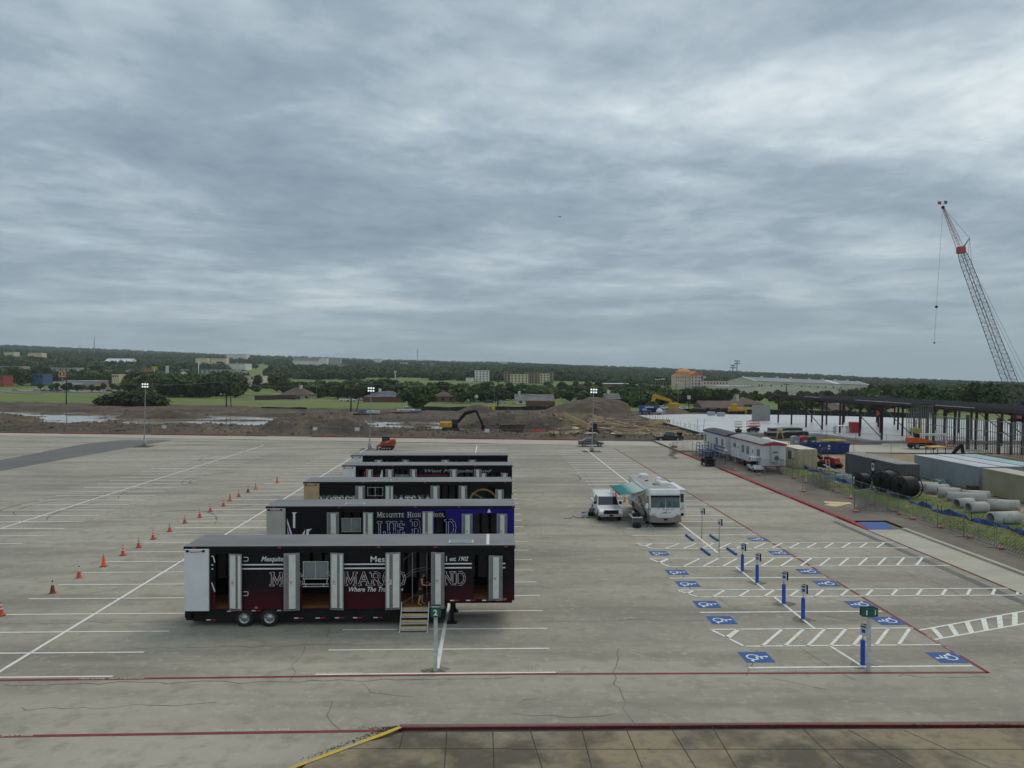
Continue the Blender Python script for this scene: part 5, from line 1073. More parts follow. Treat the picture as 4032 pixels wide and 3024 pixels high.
# ---- site offices
def office(label,x0,x1,y0,y1,trim,roofm,wallm,ztop=3.55):
    O=empty('site_office',label,'site office',(x0,y0,GZ)); w=x1-x0; l=y1-y0
    MB().box(0,w,0,l,.75,ztop).build('wall',wallm,O)
    rf=MB(); n=8; vs=[]
    for y in (-.12,l+.12):
        for i in range(n+1): t=i/n; vs.append((-.12+(w+.24)*t,y,ztop+.03+.32*math.sin(math.pi*t)))
        vs+= [(-.12+(w+.24),y,ztop-.14),(-.12,y,ztop-.14)]
    m=n+3; fs=[tuple(range(m)),tuple(range(2*m-1,m-1,-1))]+[(i,m+i,m+(i+1)%m,(i+1)%m) for i in range(m)]
    rf.add(vs,fs); rf.build('roof',roofm,O)
    MB().box(-.14,-.125,-.12,l+.12,ztop-.16,ztop+.02).build('trim',trim,O); MB().box(-.02,w+.02,-.02,-.004,.74,.84).build('trim',trim,O); MB().box(-.02,-.004,-.02,l,.74,.84).build('trim',trim,O)
    MB().prism([(-.12,ztop-.14),(w+.12,ztop-.14),(w+.12,ztop+.02),(w/2,ztop+.3),(-.12,ztop+.02)],-.138,-.122).build('gable_trim',trim,O)
    for yy in (1.0,l*.5,l-1.0):
        for xx in (.3,w-.7): MB().box(xx,xx+.4,yy-.2,yy+.2,0,.76).build('pier',M_conc,O)
    for yy in (l*.45,l*.6): MB().lathe([(0,-.1),(.4,-.1),(.4,.1),(0,.1)],12,'x').build('wheel',M_tyre,O,(.25,yy,.4))
    return O
M_ofw=mat('office_white',(.55,.57,.58),.6,var=.05,vs=3,stretch=(1,8,.2)); M_navy=mat('office_navy',(.012,.03,.16),.5,var=.05); M_crim=mat('office_crimson',(.33,.02,.045),.5,var=.05); M_ofr1=mat('office_roof_dark',(.05,.054,.058),.8,var=.2); M_ofr2=mat('office_roof_grey',(.24,.265,.27),.7,var=.12)
def side_win(O,y0,y1,z0,z1,nm='window',m=None):
    f=MB().box(-.03,-.003,y0,y1,z0,z1).build(nm,m or M_rvg,O)
    if nm=='window':
        MB().box(-.036,-.031,y0+.06,(y0+y1)/2-.02,z0+.06,z1-.06).build('pane',M_glassg,f); MB().box(-.036,-.031,(y0+y1)/2+.02,y1-.06,z0+.06,z1-.06).build('pane',M_glassg,f)
    return f
OA=office('white site office with dark roof and navy trim behind blue steps',33.9,36.9,108.3,119.6,M_navy,M_ofr1,M_ofw)
for y0,y1 in ((1.2,2.1),(3.9,4.8),(9.9,10.8)): side_win(OA,y0,y1,1.9,2.9)
for y0 in (5.6,8.4): side_win(OA,y0,y0+.95,.85,2.95,'door',M_ofw)
MB().box(-.035,-.004,7.1,7.6,1.3,2.6).build('yellow_sheet',mat('yellow_sheet',(.62,.66,.06),.6,var=.1),OA); MB().box(-.035,-.004,4.95,5.45,2.0,2.9).build('notice',M_signw,OA)
text_obj('POWERED BY PEOPLE',.30,M_navy,OA,Matrix.Translation((-.03,5.2,1.05))@Matrix.Rotation(-math.pi/2,4,'Z')@Matrix.Rotation(math.pi/2,4,'X'),'lettering',ext=.002,fit=4.3,bold=.01); MB().box(-.032,-.004,.9,5.2,1.5,1.54).build('print_line',M_navy,OA)
b=MB(); r=random.Random(2)
yy=5.3
while yy>.7: w_=r.uniform(.06,.14); b.box(-.032,-.004,yy-w_,yy,1.62,1.62+r.uniform(.12,.24)); yy-=w_+.05
stuff(b.build('print_row',M_rvg,OA))
MB().box(.9,1.5,-.035,-.004,1.7,2.7).build('window',M_glass,OA)
OB=office('white site office with grey roof, crimson trim and wall air conditioner',34.3,37.2,94.6,107.3,M_crim,M_ofr2,M_ofw)
for y0,y1 in ((1.0,2.1),(5.1,6.1),(7.0,8.0)): side_win(OB,y0,y1,1.8,2.8)
for y0 in (3.2,8.9): d_=side_win(OB,y0,y0+.95,.85,2.95,'door',M_wht); MB().box(-.036,-.031,y0+.35,y0+.6,2.1,2.55).build('door_pane',M_blk,d_)
b=MB(); b.path([(-.02,11.5,2.1),(-.02,11.5,2.75),(-.02,11.2,2.95),(-.02,10.6,2.95),(-.02,10.5,2.1)],.02,4); b.build('logo_outline',M_rvg,OB)
for k in range(3): MB().box(-.03,-.004,10.6+k*.28,10.75+k*.28,2.2,2.7).build('logo_bar',M_rvg,OB)
ac=MB().bbox(.95,1.95,-.35,-.005,1.35,3.4,.03).build('air_conditioner',mat('ac_grey',(.42,.44,.42),.5,var=.05),OB); b=MB(); b.lathe([(0,0),(.3,0)],14,'y'); b.v=[(x+1.62,-.358,z+1.85) for x,y,z in b.v]; b.build('fan',M_rvg,ac); MB().box(1.15,1.75,-.358,-.351,2.5,2.7).build('grille',M_rvg,ac)
# blue steps and landing
BS=empty('blue_steps','blue steel landing with steps and rails at the navy trimmed office','steps',(31.7,113.4,GZ)); M_bst=mat('blue_steel',(.02,.055,.28),.5,var=.12)
MB().box(.2,2.1,0,3.2,.78,.86).build('landing',M_bst,BS)
b=MB()
for x in (.25,2.05):
    for y in (.05,1.6,3.15): b.tube((x,y,0),(x,y,1.9),.05,5)
for z in (1.35,1.88): b.tube((.25,.05,z),(.25,3.15,z),.045,5); b.tube((.25,3.15,z),(2.05,3.15,z),.045,5)
b.tube((.25,1.6,0),(2.05,1.6,.8),.04,5); b.build('frame',M_bst,BS)
for k in range(4): MB().box(.5,1.9,-.30*(k+1),-.30*k-.02,.62-.17*k,.66-.17*k).build('tread',M_bst,BS)
b=MB(); b.tube((.45,-1.3,.1),(.45,0,.8),.04,5); b.tube((1.95,-1.3,.1),(1.95,0,.8),.04,5); b.tube((.45,-1.3,1.0),(.45,0,1.8),.04,5); b.tube((1.95,-1.3,1.0),(1.95,0,1.8),.04,5); b.tube((.45,-1.3,.1),(.45,-1.3,1.0),.04,5); b.tube((1.95,-1.3,.1),(1.95,-1.3,1.0),.04,5); b.build('handrail',M_bst,BS)
# white camper behind the offices
CPV=empty('camper_trailer','white camper trailer with a roof unit behind the grey roofed office','camper',(38.6,103.2,GZ)); MB().bbox(0,2.4,0,7.2,.55,2.95,.12).build('body',M_wht,CPV); MB().bbox(.7,1.6,4.6,5.8,2.94,3.25,.08).build('roof_unit',M_wht,CPV); MB().box(.9,1.5,2.6,3.1,2.952,3.02).build('roof_vent',M_blk,CPV)
for s in (-.02,2.2): MB().lathe([(0,0),(.36,0),(.36,.22),(0,.22)],12,'x').build('wheel',M_tyre,CPV,(s,3.4,.36))
# ---- portable toilets
def toilet(lb,x,y,m,z=.0,rz=0):
    T=empty('portable_toilet',lb,'portable toilet',(x,y,z),rz,'portable toilets'); MB().bbox(-.58,.58,-.58,.58,.1,2.05,.05).build('cabin',m,T); MB().box(-.6,.6,-.6,.6,0,.12).build('skid',M_blk,T)
    d=MB().box(-.42,.42,-.612,-.59,.15,1.95).build('door',m,T); MB().box(-.2,.3,-.62,-.613,1.3,1.6).build('door_label',M_signw,d); b=MB(); b.prism([(-.58,2.05),(.58,2.05),(.5,2.2),(.25,2.32),(-.25,2.32),(-.5,2.2)],-.58,.58); b.build('roof',m,T); return T
M_trd=mat('toilet_red',(.38,.03,.035),.5,var=.05); M_tgr=mat('toilet_green',(.02,.10,.055),.5,var=.05); M_tye=mat('toilet_yellow',(.62,.47,.03),.5,var=.06); M_tgy=mat('toilet_grey',(.26,.27,.28),.5,var=.06)
g=G(2930,1721,.2); Yt=g.y
toilet('red portable toilet beside the green one behind the site offices',G(2932,1718,.2).x,121.5,M_trd,.25); toilet('green portable toilet beside the red one behind the site offices',G(2958,1718,.2).x,121.5,M_tgr,.25); toilet('grey portable toilet next to the red one behind the site offices',G(2906,1718,.2).x,121.7,M_tgy,.25)
toilet('yellow portable toilet at the foot of a utility pole beside the field',G(1941,1622).x,245,M_tye,.1)
# ---- utility vehicle and golf cart
def cart(name,lb,cat,loc,rz,bodym,roofm,roofz,bed):
    V=empty(name,lb,cat,loc,rz)
    b=MB(); b.prism([(-1.4,.35),(-1.4,.75),(-.3,.75),(-.25,.5),(.55,.5),(.7,.9),(1.25,.8),(1.35,.4)],-.62,.62); b.build('body',bodym,V)
    MB().bbox(-.35,.2,-.55,.55,.75,.88,.03).build('seat',M_blk,V); MB().bbox(-.42,-.3,-.55,.55,.85,1.25,.03).build('seat_back',M_blk,V)
    b=MB()
    for s in (-1,1): b.tube((.85,s*.58,.85),(.45,s*.55,roofz),.025); b.tube((-.55,s*.58,.7),(-.6,s*.55,roofz),.025)
    b.build('roof_post',M_blk,V); MB().bbox(-.85,.7,-.62,.62,roofz,roofz+.08,.03).build('roof',roofm,V)
    if bed: MB().box(-1.5,-.6,-.68,.68,.75,1.05).build('cargo_bed',bodym,V)
    for x in (-.95,.95):
        for s in (-1,1): wheel(V,x,s*.55,.3,.3,s,.8)
    return V
cart('utility_vehicle','black utility vehicle parked at the red kerb','utility vehicle',(G(2780,1830).x,G(2780,1833).y,0),math.pi/2,M_blk,M_blk,1.85,True)
cart('golf_cart','white golf cart in front of the crimson trimmed office','golf cart',(G(2975,1856,.15).x,G(2975,1856,.15).y,GZ),-math.pi/2,M_wht,M_wht,1.8,False)
# ---- blue roll-off dumpster
DM=empty('dumpster','long blue roll off dumpster with white emblem behind the dirt heap','dumpster',(49.2,116.9,.25)); M_dbl=mat('dumpster_blue',(.012,.035,.16),.5,var=.15,vs=.7)
b=MB(); b.prism([(0,.15),(6.7,.15),(6.9,1.55),(-.05,1.55)],0,.08); b.prism([(0,.15),(6.7,.15),(6.9,1.55),(-.05,1.55)],2.3,2.38); b.box(-.05,.03,.09,2.29,.15,1.55); b.box(6.72,6.8,.09,2.29,.15,1.55); b.box(.05,6.7,.09,2.29,.15,.25); b.box(0,6.7,.0,2.38,.0,.14); b.build('hull',M_dbl,DM)
for k in range(7): MB().box(.4+k*.98,.5+k*.98,-.06,-.003,.16,1.5).build('rib',M_dbl,DM)
MB().box(-.1,6.95,-.07,-.005,1.5,1.6).build('rim',M_dbl,DM); b=MB(); b.lathe([(.1,0),(.2,0)],10,'y'); b.v=[(x+3.55,-.075,z+1.15) for x,y,z in b.v]; b.build('emblem',M_letter,DM); MB().box(3.35,3.75,-.08,-.06,.68,.78).build('emblem_text',M_letter,DM); MB().box(2.05,2.2,-.08,-.06,1.15,1.35).build('numeral',M_letter,DM)
# ---- red trencher
TRN=empty('trencher','red trencher tractor with a roll bar beside the tan container','trencher',(45.2,99.6,GZ),R_(-70))
b=MB(); b.prism([(-.2,.6),(-.2,1.3),(.2,1.5),(1.1,1.35),(1.3,.6)],-.45,.45); b.build('hood',P_maroon if 0 else mat('trencher_red',(.32,.022,.025),.45,var=.1),TRN); MB().bbox(-1.5,-.2,-.55,.55,.6,.95,.04).build('deck',MATS['trencher_red'],TRN); MB().bbox(-.9,-.45,-.3,.3,.95,1.4,.05).build('seat',M_blk,TRN)
b=MB(); b.path([(-1.1,-.55,.9),(-1.1,-.55,2.3),(-1.1,-.3,2.5),(-1.1,.3,2.5),(-1.1,.55,2.3),(-1.1,.55,.9)],.05,6); b.build('roll_bar',MATS['trencher_red'],TRN)
for s in (-1,1): MB().prism([(-1.5,.1),(-1.7,.4),(-1.4,.72),(1.0,.72),(1.4,.4),(1.1,.05),(-1.2,.05)],s*.5,s*.85).build('track',M_tyre,TRN)
MB().prism([(-1.6,.8),(-3.2,1.9),(-3.1,2.15),(-1.5,1.2)],-.2,.2).build('digging_boom',M_blk,TRN)
# ---- backhoe behind the grey container
BH=empty('backhoe','backhoe with a yellow canopy and dark arm behind the grey container','backhoe',(G(3465,1800).x,99.0,GZ),R_(5))
MB().bbox(-1.6,1.2,-.9,.9,.6,1.5,.08).build('body',mat('backhoe_yellow',(.50,.28,.03),.5,var=.1),BH); MB().bbox(-1.3,.8,-.85,.85,2.75,2.9,.05).build('canopy',MATS['backhoe_yellow'],BH)
b=MB()
for x in (-1.1,.6):
    for s in (-1,1): b.tube((x,s*.75,1.4),(x,s*.75,2.78),.05)
b.build('canopy_post',M_blk,BH)
b=MB(); b.prism([(1.3,1.0),(1.7,1.2),(3.3,2.7),(3.6,3.1),(3.3,3.2),(2.7,2.7)],-.15,.15); b.prism([(3.3,3.2),(3.6,3.1),(4.0,1.4),(3.8,1.2),(3.6,1.4)],-.12,.12); b.build('boom',M_blk,BH); b=MB(); b.prism([(3.6,1.4),(4.0,1.35),(4.1,.8),(3.5,.7),(3.4,1.0)],-.3,.3); b.build('bucket',M_blk,BH)
for x,r_ in ((-1.0,.65),(1.0,.5)):
    for s in (-1,1): wheel(BH,x,s*.85,r_,r_,s,1.2)
# ---- cable reels
M_coil=mat('black_conduit',(.009,.009,.010),.5,var=.2)
def reel(lb,x,y,r,w,rz):
    R=empty('conduit_reel',lb,'reel',(x,y,GZ),rz,'big reels of black conduit')
    n=int(w/.17); zc=r*1.12
    prof=[]
    for k in range(n):
        for t in (0,.25,.5,.75): prof.append((r*.93+.075*math.sin(math.pi*2*t*.5),-w/2+(k+t)*w/n))
    prof=[(r*.3,-w/2)]+prof+[(r*.3,w/2),(r*.3,-w/2)]
    MB().lathe(prof,26,'x').build('coil',M_coil,R,(0,0,zc))
    for s in (-1,1):
        b=MB(); pl=arc(0,0,zc,0,360,24)
        for a,c in zip(pl,pl[1:]): b.tube((s*(w/2+.12),a[0],zc+a[1]),(s*(w/2+.12),c[0],zc+c[1]),.05,5)
        for k in range(4): a=k*math.pi/4; b.tube((s*(w/2+.12),-zc*math.cos(a),zc-zc*math.sin(a)),(s*(w/2+.12),zc*math.cos(a),zc+zc*math.sin(a)),.025,5)
        b.build('rim_ring',M_blk,R)
    MB().tube((-w/2-.12,0,zc),(w/2+.12,0,zc),.08,8).build('axle',M_blk,R); return R
reel('largest reel of black conduit, standing nearest the concrete pipes',41.6,74.9,1.03,1.7,R_(20)); reel('middle reel of black conduit with its tall open hoop',41.5,78.5,1.08,1.5,R_(28)); reel('smallest reel of black conduit beside the grey pipe stack',40.4,81.2,.78,1.0,R_(15))
# ---- concrete pipes
M_pipe=surf('pipe_concrete',(.46,.455,.43),[((.32,.315,.29),.45,.68,.8,S1,.8),((.13,.13,.12),.58,.72,2.0,S1,.7)],rough=.9,bump=.3)
def pipe(lb,x,y,r,l,rz,m=None):
    b=MB(); b.lathe([(r*.8,-l/2),(r,-l/2),(r,l/2),(r*.8,l/2),(r*.8,-l/2)],22,'x'); return tag(b.build('concrete_pipe',m or M_pipe,None,(x,y,GZ+r),rz),lb,'pipe','concrete drain pipes lying on the verge')
for a in (('concrete pipe lying alone nearest the blue silt fence',G(3925,2062).x-.1,G(3940,2062,.2).y,.53,2.55,R_(8)),('concrete pipe with a lifting hole in its side',G(3830,2022).x,G(3830,2018,.2).y,.50,1.9,R_(12)),('short concrete pipe tucked behind the one with a lifting hole',G(3790,2008).x+.1,G(3790,2006,.2).y+.8,.48,1.8,R_(15)),
 ('stained concrete pipe with a broken dark rim',G(3915,2010).x,G(3920,2010,.2).y,.52,2.6,R_(-18)),('long concrete pipe pointing past the largest reel',G(3775,1975).x,G(3775,1975,.2).y,.47,3.4,R_(-22)),('concrete pipe end on behind the long one',G(3700,1955).x,G(3705,1957,.2).y,.5,2.0,R_(-22)),('concrete pipe partly hidden by the largest reel',G(3672,1945).x,G(3676,1945,.2).y+.5,.5,2.2,R_(-22)),('concrete pipe hard against the largest reel rim',G(3650,1940).x,G(3650,1940,.2).y+1.2,.5,2.0,R_(-22)),('pale concrete pipe joined behind the long one',G(3850,1975).x,G(3850,1975,.2).y+1.5,.45,2.4,R_(-22)),('rusty ended concrete pipe cut by the yard edge',G(4040,2035).x,G(4040,2040,.2).y,.5,2.2,R_(10))): pipe(*a)
# ---- grey plastic pipe stacks
M_pvc=mat('grey_pvc',(.36,.39,.42),.45,var=.1)
def pipe_stack(lb,x,y,l,n,rz,layers=2):
    S=empty('pipe_stack',lb,'pipe stack',(x,y,GZ),rz)
    me=MB().tube((-l/2,0,0),(l/2,0,0),.06,8).mesh('plastic_pipe',M_pvc)
    for j in range(layers):
        for i in range(n-j): inst('plastic_pipe',me,S,(rnd.uniform(-.3,.3),(i+.5*j-n/2)*.135,.06+j*.11))
    return S
pipe_stack('grey plastic pipes stacked along the dark grey container',42.9,88.5,6.2,7,R_(96)); pipe_stack('grey plastic pipes spread on the grass by the smallest reel',40.6,84.8,5.5,11,R_(112),1); pipe_stack('long thin grey pipes lying beside the red trencher',43.6,95.5,8,3,R_(100),1)
for k,(sx,sy,lb) in enumerate(((3290,1893,'grey rack frame lying on the grass by the site fence'),(3345,1900,'grey folded trestle leaning beside the rack frame'))):
    g=G(sx,sy,.2); F=empty('steel_rack',lb,'rack',(g.x,g.y,GZ),R_(20+50*k)); 
    for z in (.15,.55): MB().box(-1.6,1.6,-.05,.05,z,z+.1).build('rail',M_pvc,F)
    for x in (-1.5,-.5,.5,1.5): MB().box(x-.04,x+.04,-.35,.35,0,.75).build('upright',M_pvc,F)
# wrapped bundle, pipe stub, drum, pallets
b=MB(); rb=random.Random(4)
for k in range(26): x=rb.uniform(-1.0,1.0); b.M=Matrix.Translation((x,rb.uniform(-.35,.35),.2+rb.uniform(0,.45)*(1-abs(x))))@Matrix.Rotation(rb.uniform(-.6,.6),4,'Z')@Matrix.Rotation(rb.uniform(-.4,.4),4,'Y'); b.bbox(-.35,.35,-.12,.12,-.06,.06,.03)
WB=tag(stuff(b.build('wrapped_bundle',mat('teal_wrap',(.30,.42,.42),.35,var=.35,vs=3,col2=(.08,.17,.17)),None,(50.9,84.6,GZ-.05),R_(80))),'teal plastic wrapped bundle on the dirt by the blue grey container','bundle'); del WB['kind']
tag(MB().lathe([(.07,0),(.07,1.35),(.085,1.36),(.085,1.45),(.06,1.45)],10).build('pipe_stub',M_wht,None,(G(3798,1910,.2).x,G(3798,1910,.2).y,GZ-.05)),'white upright pipe stub in the dirt by the blue grey container','pipe'); tag(MB().lathe([(.07,0),(.07,1.2),(.085,1.21),(.085,1.3),(.06,1.3)],10).build('pipe_stub',M_wht,None,(G(3080,1862,.15).x,G(3080,1864,.15).y,GZ)),'white upright pipe stub at the corner of the crimson trimmed office','pipe')
tag(MB().bbox(-.45,.45,-.4,.4,0,.75,.05).build('rusty_box',mat('rust_brown',(.09,.055,.035),.8,var=.4,vs=3),None,(51.0,78.9,GZ-.06)),'rusty brown box at the end of the olive container','box')
tag(MB().tube((0,0,.06),(2.2,-1.3,.06),.05,6).build('yellow_pole',mat('pole_yellow',(.6,.45,.02),.6,var=.1),None,(50.9,76.6,GZ-.02)),'yellow pole lying beside the olive container','pole')
ladder=empty('step_ladder','wooden step ladder leaning beside the blue tarpaulin','ladder',(42.9,95.0,GZ))
for s in (-.25,.25): MB().tube((s,0,0),(s*.8,.5,1.6),.04,5).build('rail',M_tread,ladder)
for k in range(5): MB().box(-.24,.24,.06+k*.09,.14+k*.09,.25+k*.28,.28+k*.28).build('rung',M_tread,ladder)
M_tarp=mat('blue_tarp',(.012,.085,.36),.5,var=.3,vs=2,col2=(.008,.05,.22))
tag(MB().ribbon([(43.2,97.2,.9),(43.4,95.5,.6),(43.6,93.8,.35),(44.0,92.2,.2)],.35).build('blue_sheet',M_tarp),'narrow blue sheet trailing from the trencher over the grass','tarpaulin')
for k in range(10):
    x,y=47.3+rnd.uniform(-1.2,1.6),97+rnd.uniform(-2.5,1); o=MB().bbox(-rnd.uniform(.2,.5),.3,-.25,.25,0,rnd.uniform(.15,.4),.03).build('carton',mat('carton_brown',(.30,.18,.09),.85,var=.3,vs=2),None,(x,y,.22),rnd.uniform(0,3)); tag(o,'brown carton on the dirt by the dark grey container','carton','cartons on the dirt')
# ---- blue silt fence along the verge
b=MB(); pts=[]
for i in range(121):
    y=44+i*.45; pts.append((40.6+.5*math.sin(y*.35)+.25*math.sin(y*1.3),y))
vs=[]; 
for i,(x,y) in enumerate(pts): h=.42+.16*math.sin(i*.7)+.1*math.sin(i*1.9); vs+= [(x,y,.10),(x+.06*math.sin(i*2.3),y,.12+h*.5),(x+.12*math.sin(i*1.3),y+.05,.12+h)]
b.add(vs,[(3*i+j,3*i+3+j,3*i+4+j,3*i+1+j) for i in range(120) for j in range(2)])
SF=empty('silt_fence','low blue silt fence winding along the grass verge','silt fence',(0,0,0)); b.build('fabric',M_tarp,SF)
for i in range(0,121,7): MB().box(pts[i][0]-.02,pts[i][0]+.02,pts[i][1]-.02,pts[i][1]+.02,.05,1.0).build('stake',M_blk,SF)
# ---- wire site fence panels
M_wire=mat('fence_wire',(.20,.21,.21),.5,metal=.4,var=.1)
def fence_panel_mesh(l,h=1.85,wires=True):
    fr=MB(); 
    for x in (0,l): fr.tube((x,0,0),(x,0,h),.024,5)
    for z in (.12,h-.02): fr.tube((0,0,z),(l,0,z),.02,5)
    fr.tube((l/2,0,0.1),(l/2,0,h),.016,4)
    w=MB(); st=.30; t=.010
    k=-h
    while k<l:
        for sgn in (1,-1):
            x0,x1=max(0,k),min(l,k+h)
            if x1<=x0: continue
            za,zb_=(x0-k),(x1-k)
            if sgn<0: za,zb_=h-za,h-zb_
            w.add([(x0,0,max(.1,za-t)),(x1,0,max(.1,zb_-t)),(x1,0,zb_+t),(x0,0,za+t)],[(0,1,2,3)])
        k+=st
    return fr.mesh('panel_frame',M_wire),w.mesh('wire_mesh',M_wire)
FP=fence_panel_mesh(3.6); M_bag=mat('orange_sandbag',(.60,.20,.13),.8,var=.15,vs=4)
bag=MB(); bag.lathe([(0,.0),(.2,.03),(.23,.09),(.16,.16),(0,.18)],9); bagm=bag.mesh('sandbag',M_bag); foot=MB().box(-.05,.05,-.55,.55,0,.04).mesh('foot',M_wire)
def fpanel(x,y,rz,lb,z=GZ,bags=True):
    F=empty('fence_panel',lb,'fence panel',(x,y,z),rz,'wire fence panels round the site'); inst('panel_frame',FP[0],F); stuff(inst('wire_mesh',FP[1],F)); inst('foot',foot,F,(.03,0,0)); 
    if bags: q=inst('sandbag',bagm,None,(x+rnd.uniform(-.15,.25),y+rnd.uniform(-.5,-.3),z+.02),(0,0,rnd.uniform(0,3)),(1.3,.9,1)); tag(q,'orange sandbag weighing down the foot of a wire fence panel','sandbag','orange sandbags on the fence feet')
for k in range(14): fpanel(36.2+.12*math.sin(k*2.1),46+k*3.65,math.pi/2+.03*math.sin(k*1.7),'wire fence panel along the grass verge weighed down with an orange sandbag')
P2=[Vector(p) for p in ((36.1,97.2,0),(32.6,96.2,0),(31.2,99.0,0))]
for a,rz in (((32.9,92.8),R_(8)),((31.3,96.8),R_(115)),((31.2,100.5),R_(91)),((31.15,104.2),R_(90)),((31.1,107.9),R_(91)),((31.0,111.6),R_(92))): fpanel(a[0],a[1],rz,'wire fence panel in the run before the white site offices')
for a,rz in (((36.3,66.5),R_(160)),((33.0,67.8),R_(35)),((33.1,79.5),R_(20)),((36.4,80.5),R_(95)),((27.6,112.5),R_(90)),((27.8,116.2),R_(60)),((28.9,119.4),R_(15))): fpanel(a[0],a[1],rz,'wire fence panel standing askew across the brown pavement or lane',GZ if a[0]>30 else 0.0)
for k in range(2): tag(MB().box(-1.2,1.2,-.6,.6,0,.02).build('plywood_sheet',M_tread,None,(32.9+k*.5,71.2+k*.8,.165+k*.022),R_(35-50*k)),'thin plywood sheet lying on the brown pavement','plywood','plywood sheets on the pavement')
LW=empty('light_stand','grey lamp on a post leaning by the fence near the kerb','lamp',(32.0,102.6,GZ)); MB().tube((0,0,0),(.15,0,1.9),.05).build('post',M_blk,LW); MB().lathe([(0,0),(.25,.1),(.28,.3),(0,.35)],10).build('lamp_head',M_alu,LW,(.15,0,1.75))
g=G(2655,1768); b=MB(); b.lathe([(0,0),(.5,.1),(.55,.45),(.25,.6),(0,.62)],9); tag(b.build('pump_engine',mat('engine_rust',(.28,.10,.06),.7,var=.5,vs=3),None,(g.x,g.y,0)),'rusty red pump engine at the end of the kerb','engine')
# long wire fence along the road (posts and rails)
def post_fence(lb,pts,h=1.9,step=3.2,z=.0,wires=True,signs=(),m=None):
    m=m or M_wire; F=empty('wire_fence',lb,'fence',(0,0,0)); me=MB().tube((0,0,-.1),(0,0,h),.035,5).mesh('post',m)
    for (ax,ay),(bx,by) in zip(pts,pts[1:]):
        d=math.hypot(bx-ax,by-ay); n=max(1,int(d/step))
        for i in range(n+1): inst('post',me,F,(ax+(bx-ax)*i/n,ay+(by-ay)*i/n,z))
        MB().tube((ax,ay,z+h-.03),(bx,by,z+h-.03),.022,4).build('rail',m,F)
        w=MB(); k=0
        ux,uy=(bx-ax)/d,(by-ay)/d
        while k<d:
            k2=min(d,k+h)
            for s in (0,1):
                za,zb_=(.05,.05+(k2-k)) if s==0 else (h,h-(k2-k)+.05)
                w.add([(ax+ux*k,ay+uy*k,z+za),(ax+ux*k2,ay+uy*k2,z+zb_),(ax+ux*k2,ay+uy*k2,z+zb_+.012),(ax+ux*k,ay+uy*k,z+za+.012)],[(0,1,2,3)])
            k+=.6
        stuff(w.build('wire_mesh',m,F))
    for sx,sy in signs: MB().box(sx-.45,sx+.45,sy-.06,sy-.045,z+1.1,z+1.75).build('notice',M_signw,F)
    return F
post_fence('wire fence along the dug strip in front of the steel frame',[(45,139.5),(62,138.2),(72,125.5),(96,120)],1.9,4.2,.25)
post_fence('wire fence across the yard behind the blue dumpster',[(37.5,121),(58,119.6),(66,112),(90,104)],1.8,4.4,.22)
P_=[(x,yk(x)+1.1) for x in (-103,-80,-58,-46,-42)]; Q_=[(x,yk(x)+1.1) for x in (-33,-25,-8,4,16)]
def sgn(x): return (x,yk(x)+1.0)
post_fence('wire fence behind the far red kerb on the side of the puddles',P_,1.7,5.2,.15,signs=[sgn(-66)]); post_fence('wire fence with a gate behind the far red kerb by the brown mound',Q_,1.7,5.2,.15,signs=[sgn(-38.5+4),sgn(-26),sgn(-.5)]); post_fence('wire fence by the black pickup at the formwork',[(17,145.5),(30,146),(38,144)],1.8,3.6,.1)
GT=empty('site_gate','wide pipe framed gate in the wire fence before the brown mound','gate',(-38.2,yk(-36)+1.0,.15),-.152); b=MB()
for x in (0,4.5,9): b.tube((x,0,0),(x,0,1.95),.045,5)
for z in (.15,1.05,1.9): b.tube((0,0,z),(9,0,z),.035,5)
b.build('frame',M_wire,GT)
# ---- orange boom lift
BL=empty('boom_lift','orange and black boom lift with a cream boom by the stud wall','boom lift',(G(3605,1768).x,G(3605,1768,.2).y,.28)); M_orl=mat('lift_orange',(.55,.10,.025),.45,var=.08)
for x in (-1.5,1.4):
    for s in (-1,1): wheel(BL,x,s*.95,.48,.48,s,1.3)
MB().bbox(-1.9,1.8,-.75,.75,.45,.95,.05).build('chassis',M_blk,BL); b=MB(); b.prism([(-2.4,1.0),(-2.4,1.85),(-.9,1.85),(1.2,1.35),(1.4,1.0)],-.85,.85); b.build('turret',M_orl,BL)
MB().bbox(-1.2,3.9,-.2,.2,2.15,2.5,.03).build('boom',mat('boom_cream',(.62,.60,.52),.45,var=.06),BL); MB().bbox(-1.35,-.6,-.25,.25,1.8,2.5,.04).build('boom_pivot',M_blk,BL); b=MB(); b.prism([(3.7,2.4),(4.0,2.4),(4.15,.8),(3.85,.8)],-.12,.12); b.build('jib',MATS['boom_cream'],BL)
b=MB()
for x in (3.4,5.4):
    for y in (-.5,.5): b.tube((x,y,.35),(x,y,1.4),.025,5)
for z in (.9,1.4): b.path([(3.4,-.5,z),(5.4,-.5,z),(5.4,.5,z),(3.4,.5,z),(3.4,-.5,z)],.022,5)
bk_=b.build('basket_rail',M_trd,BL); MB().box(3.4,5.4,-.5,.5,.28,.36).build('basket_floor',M_trd,BL)
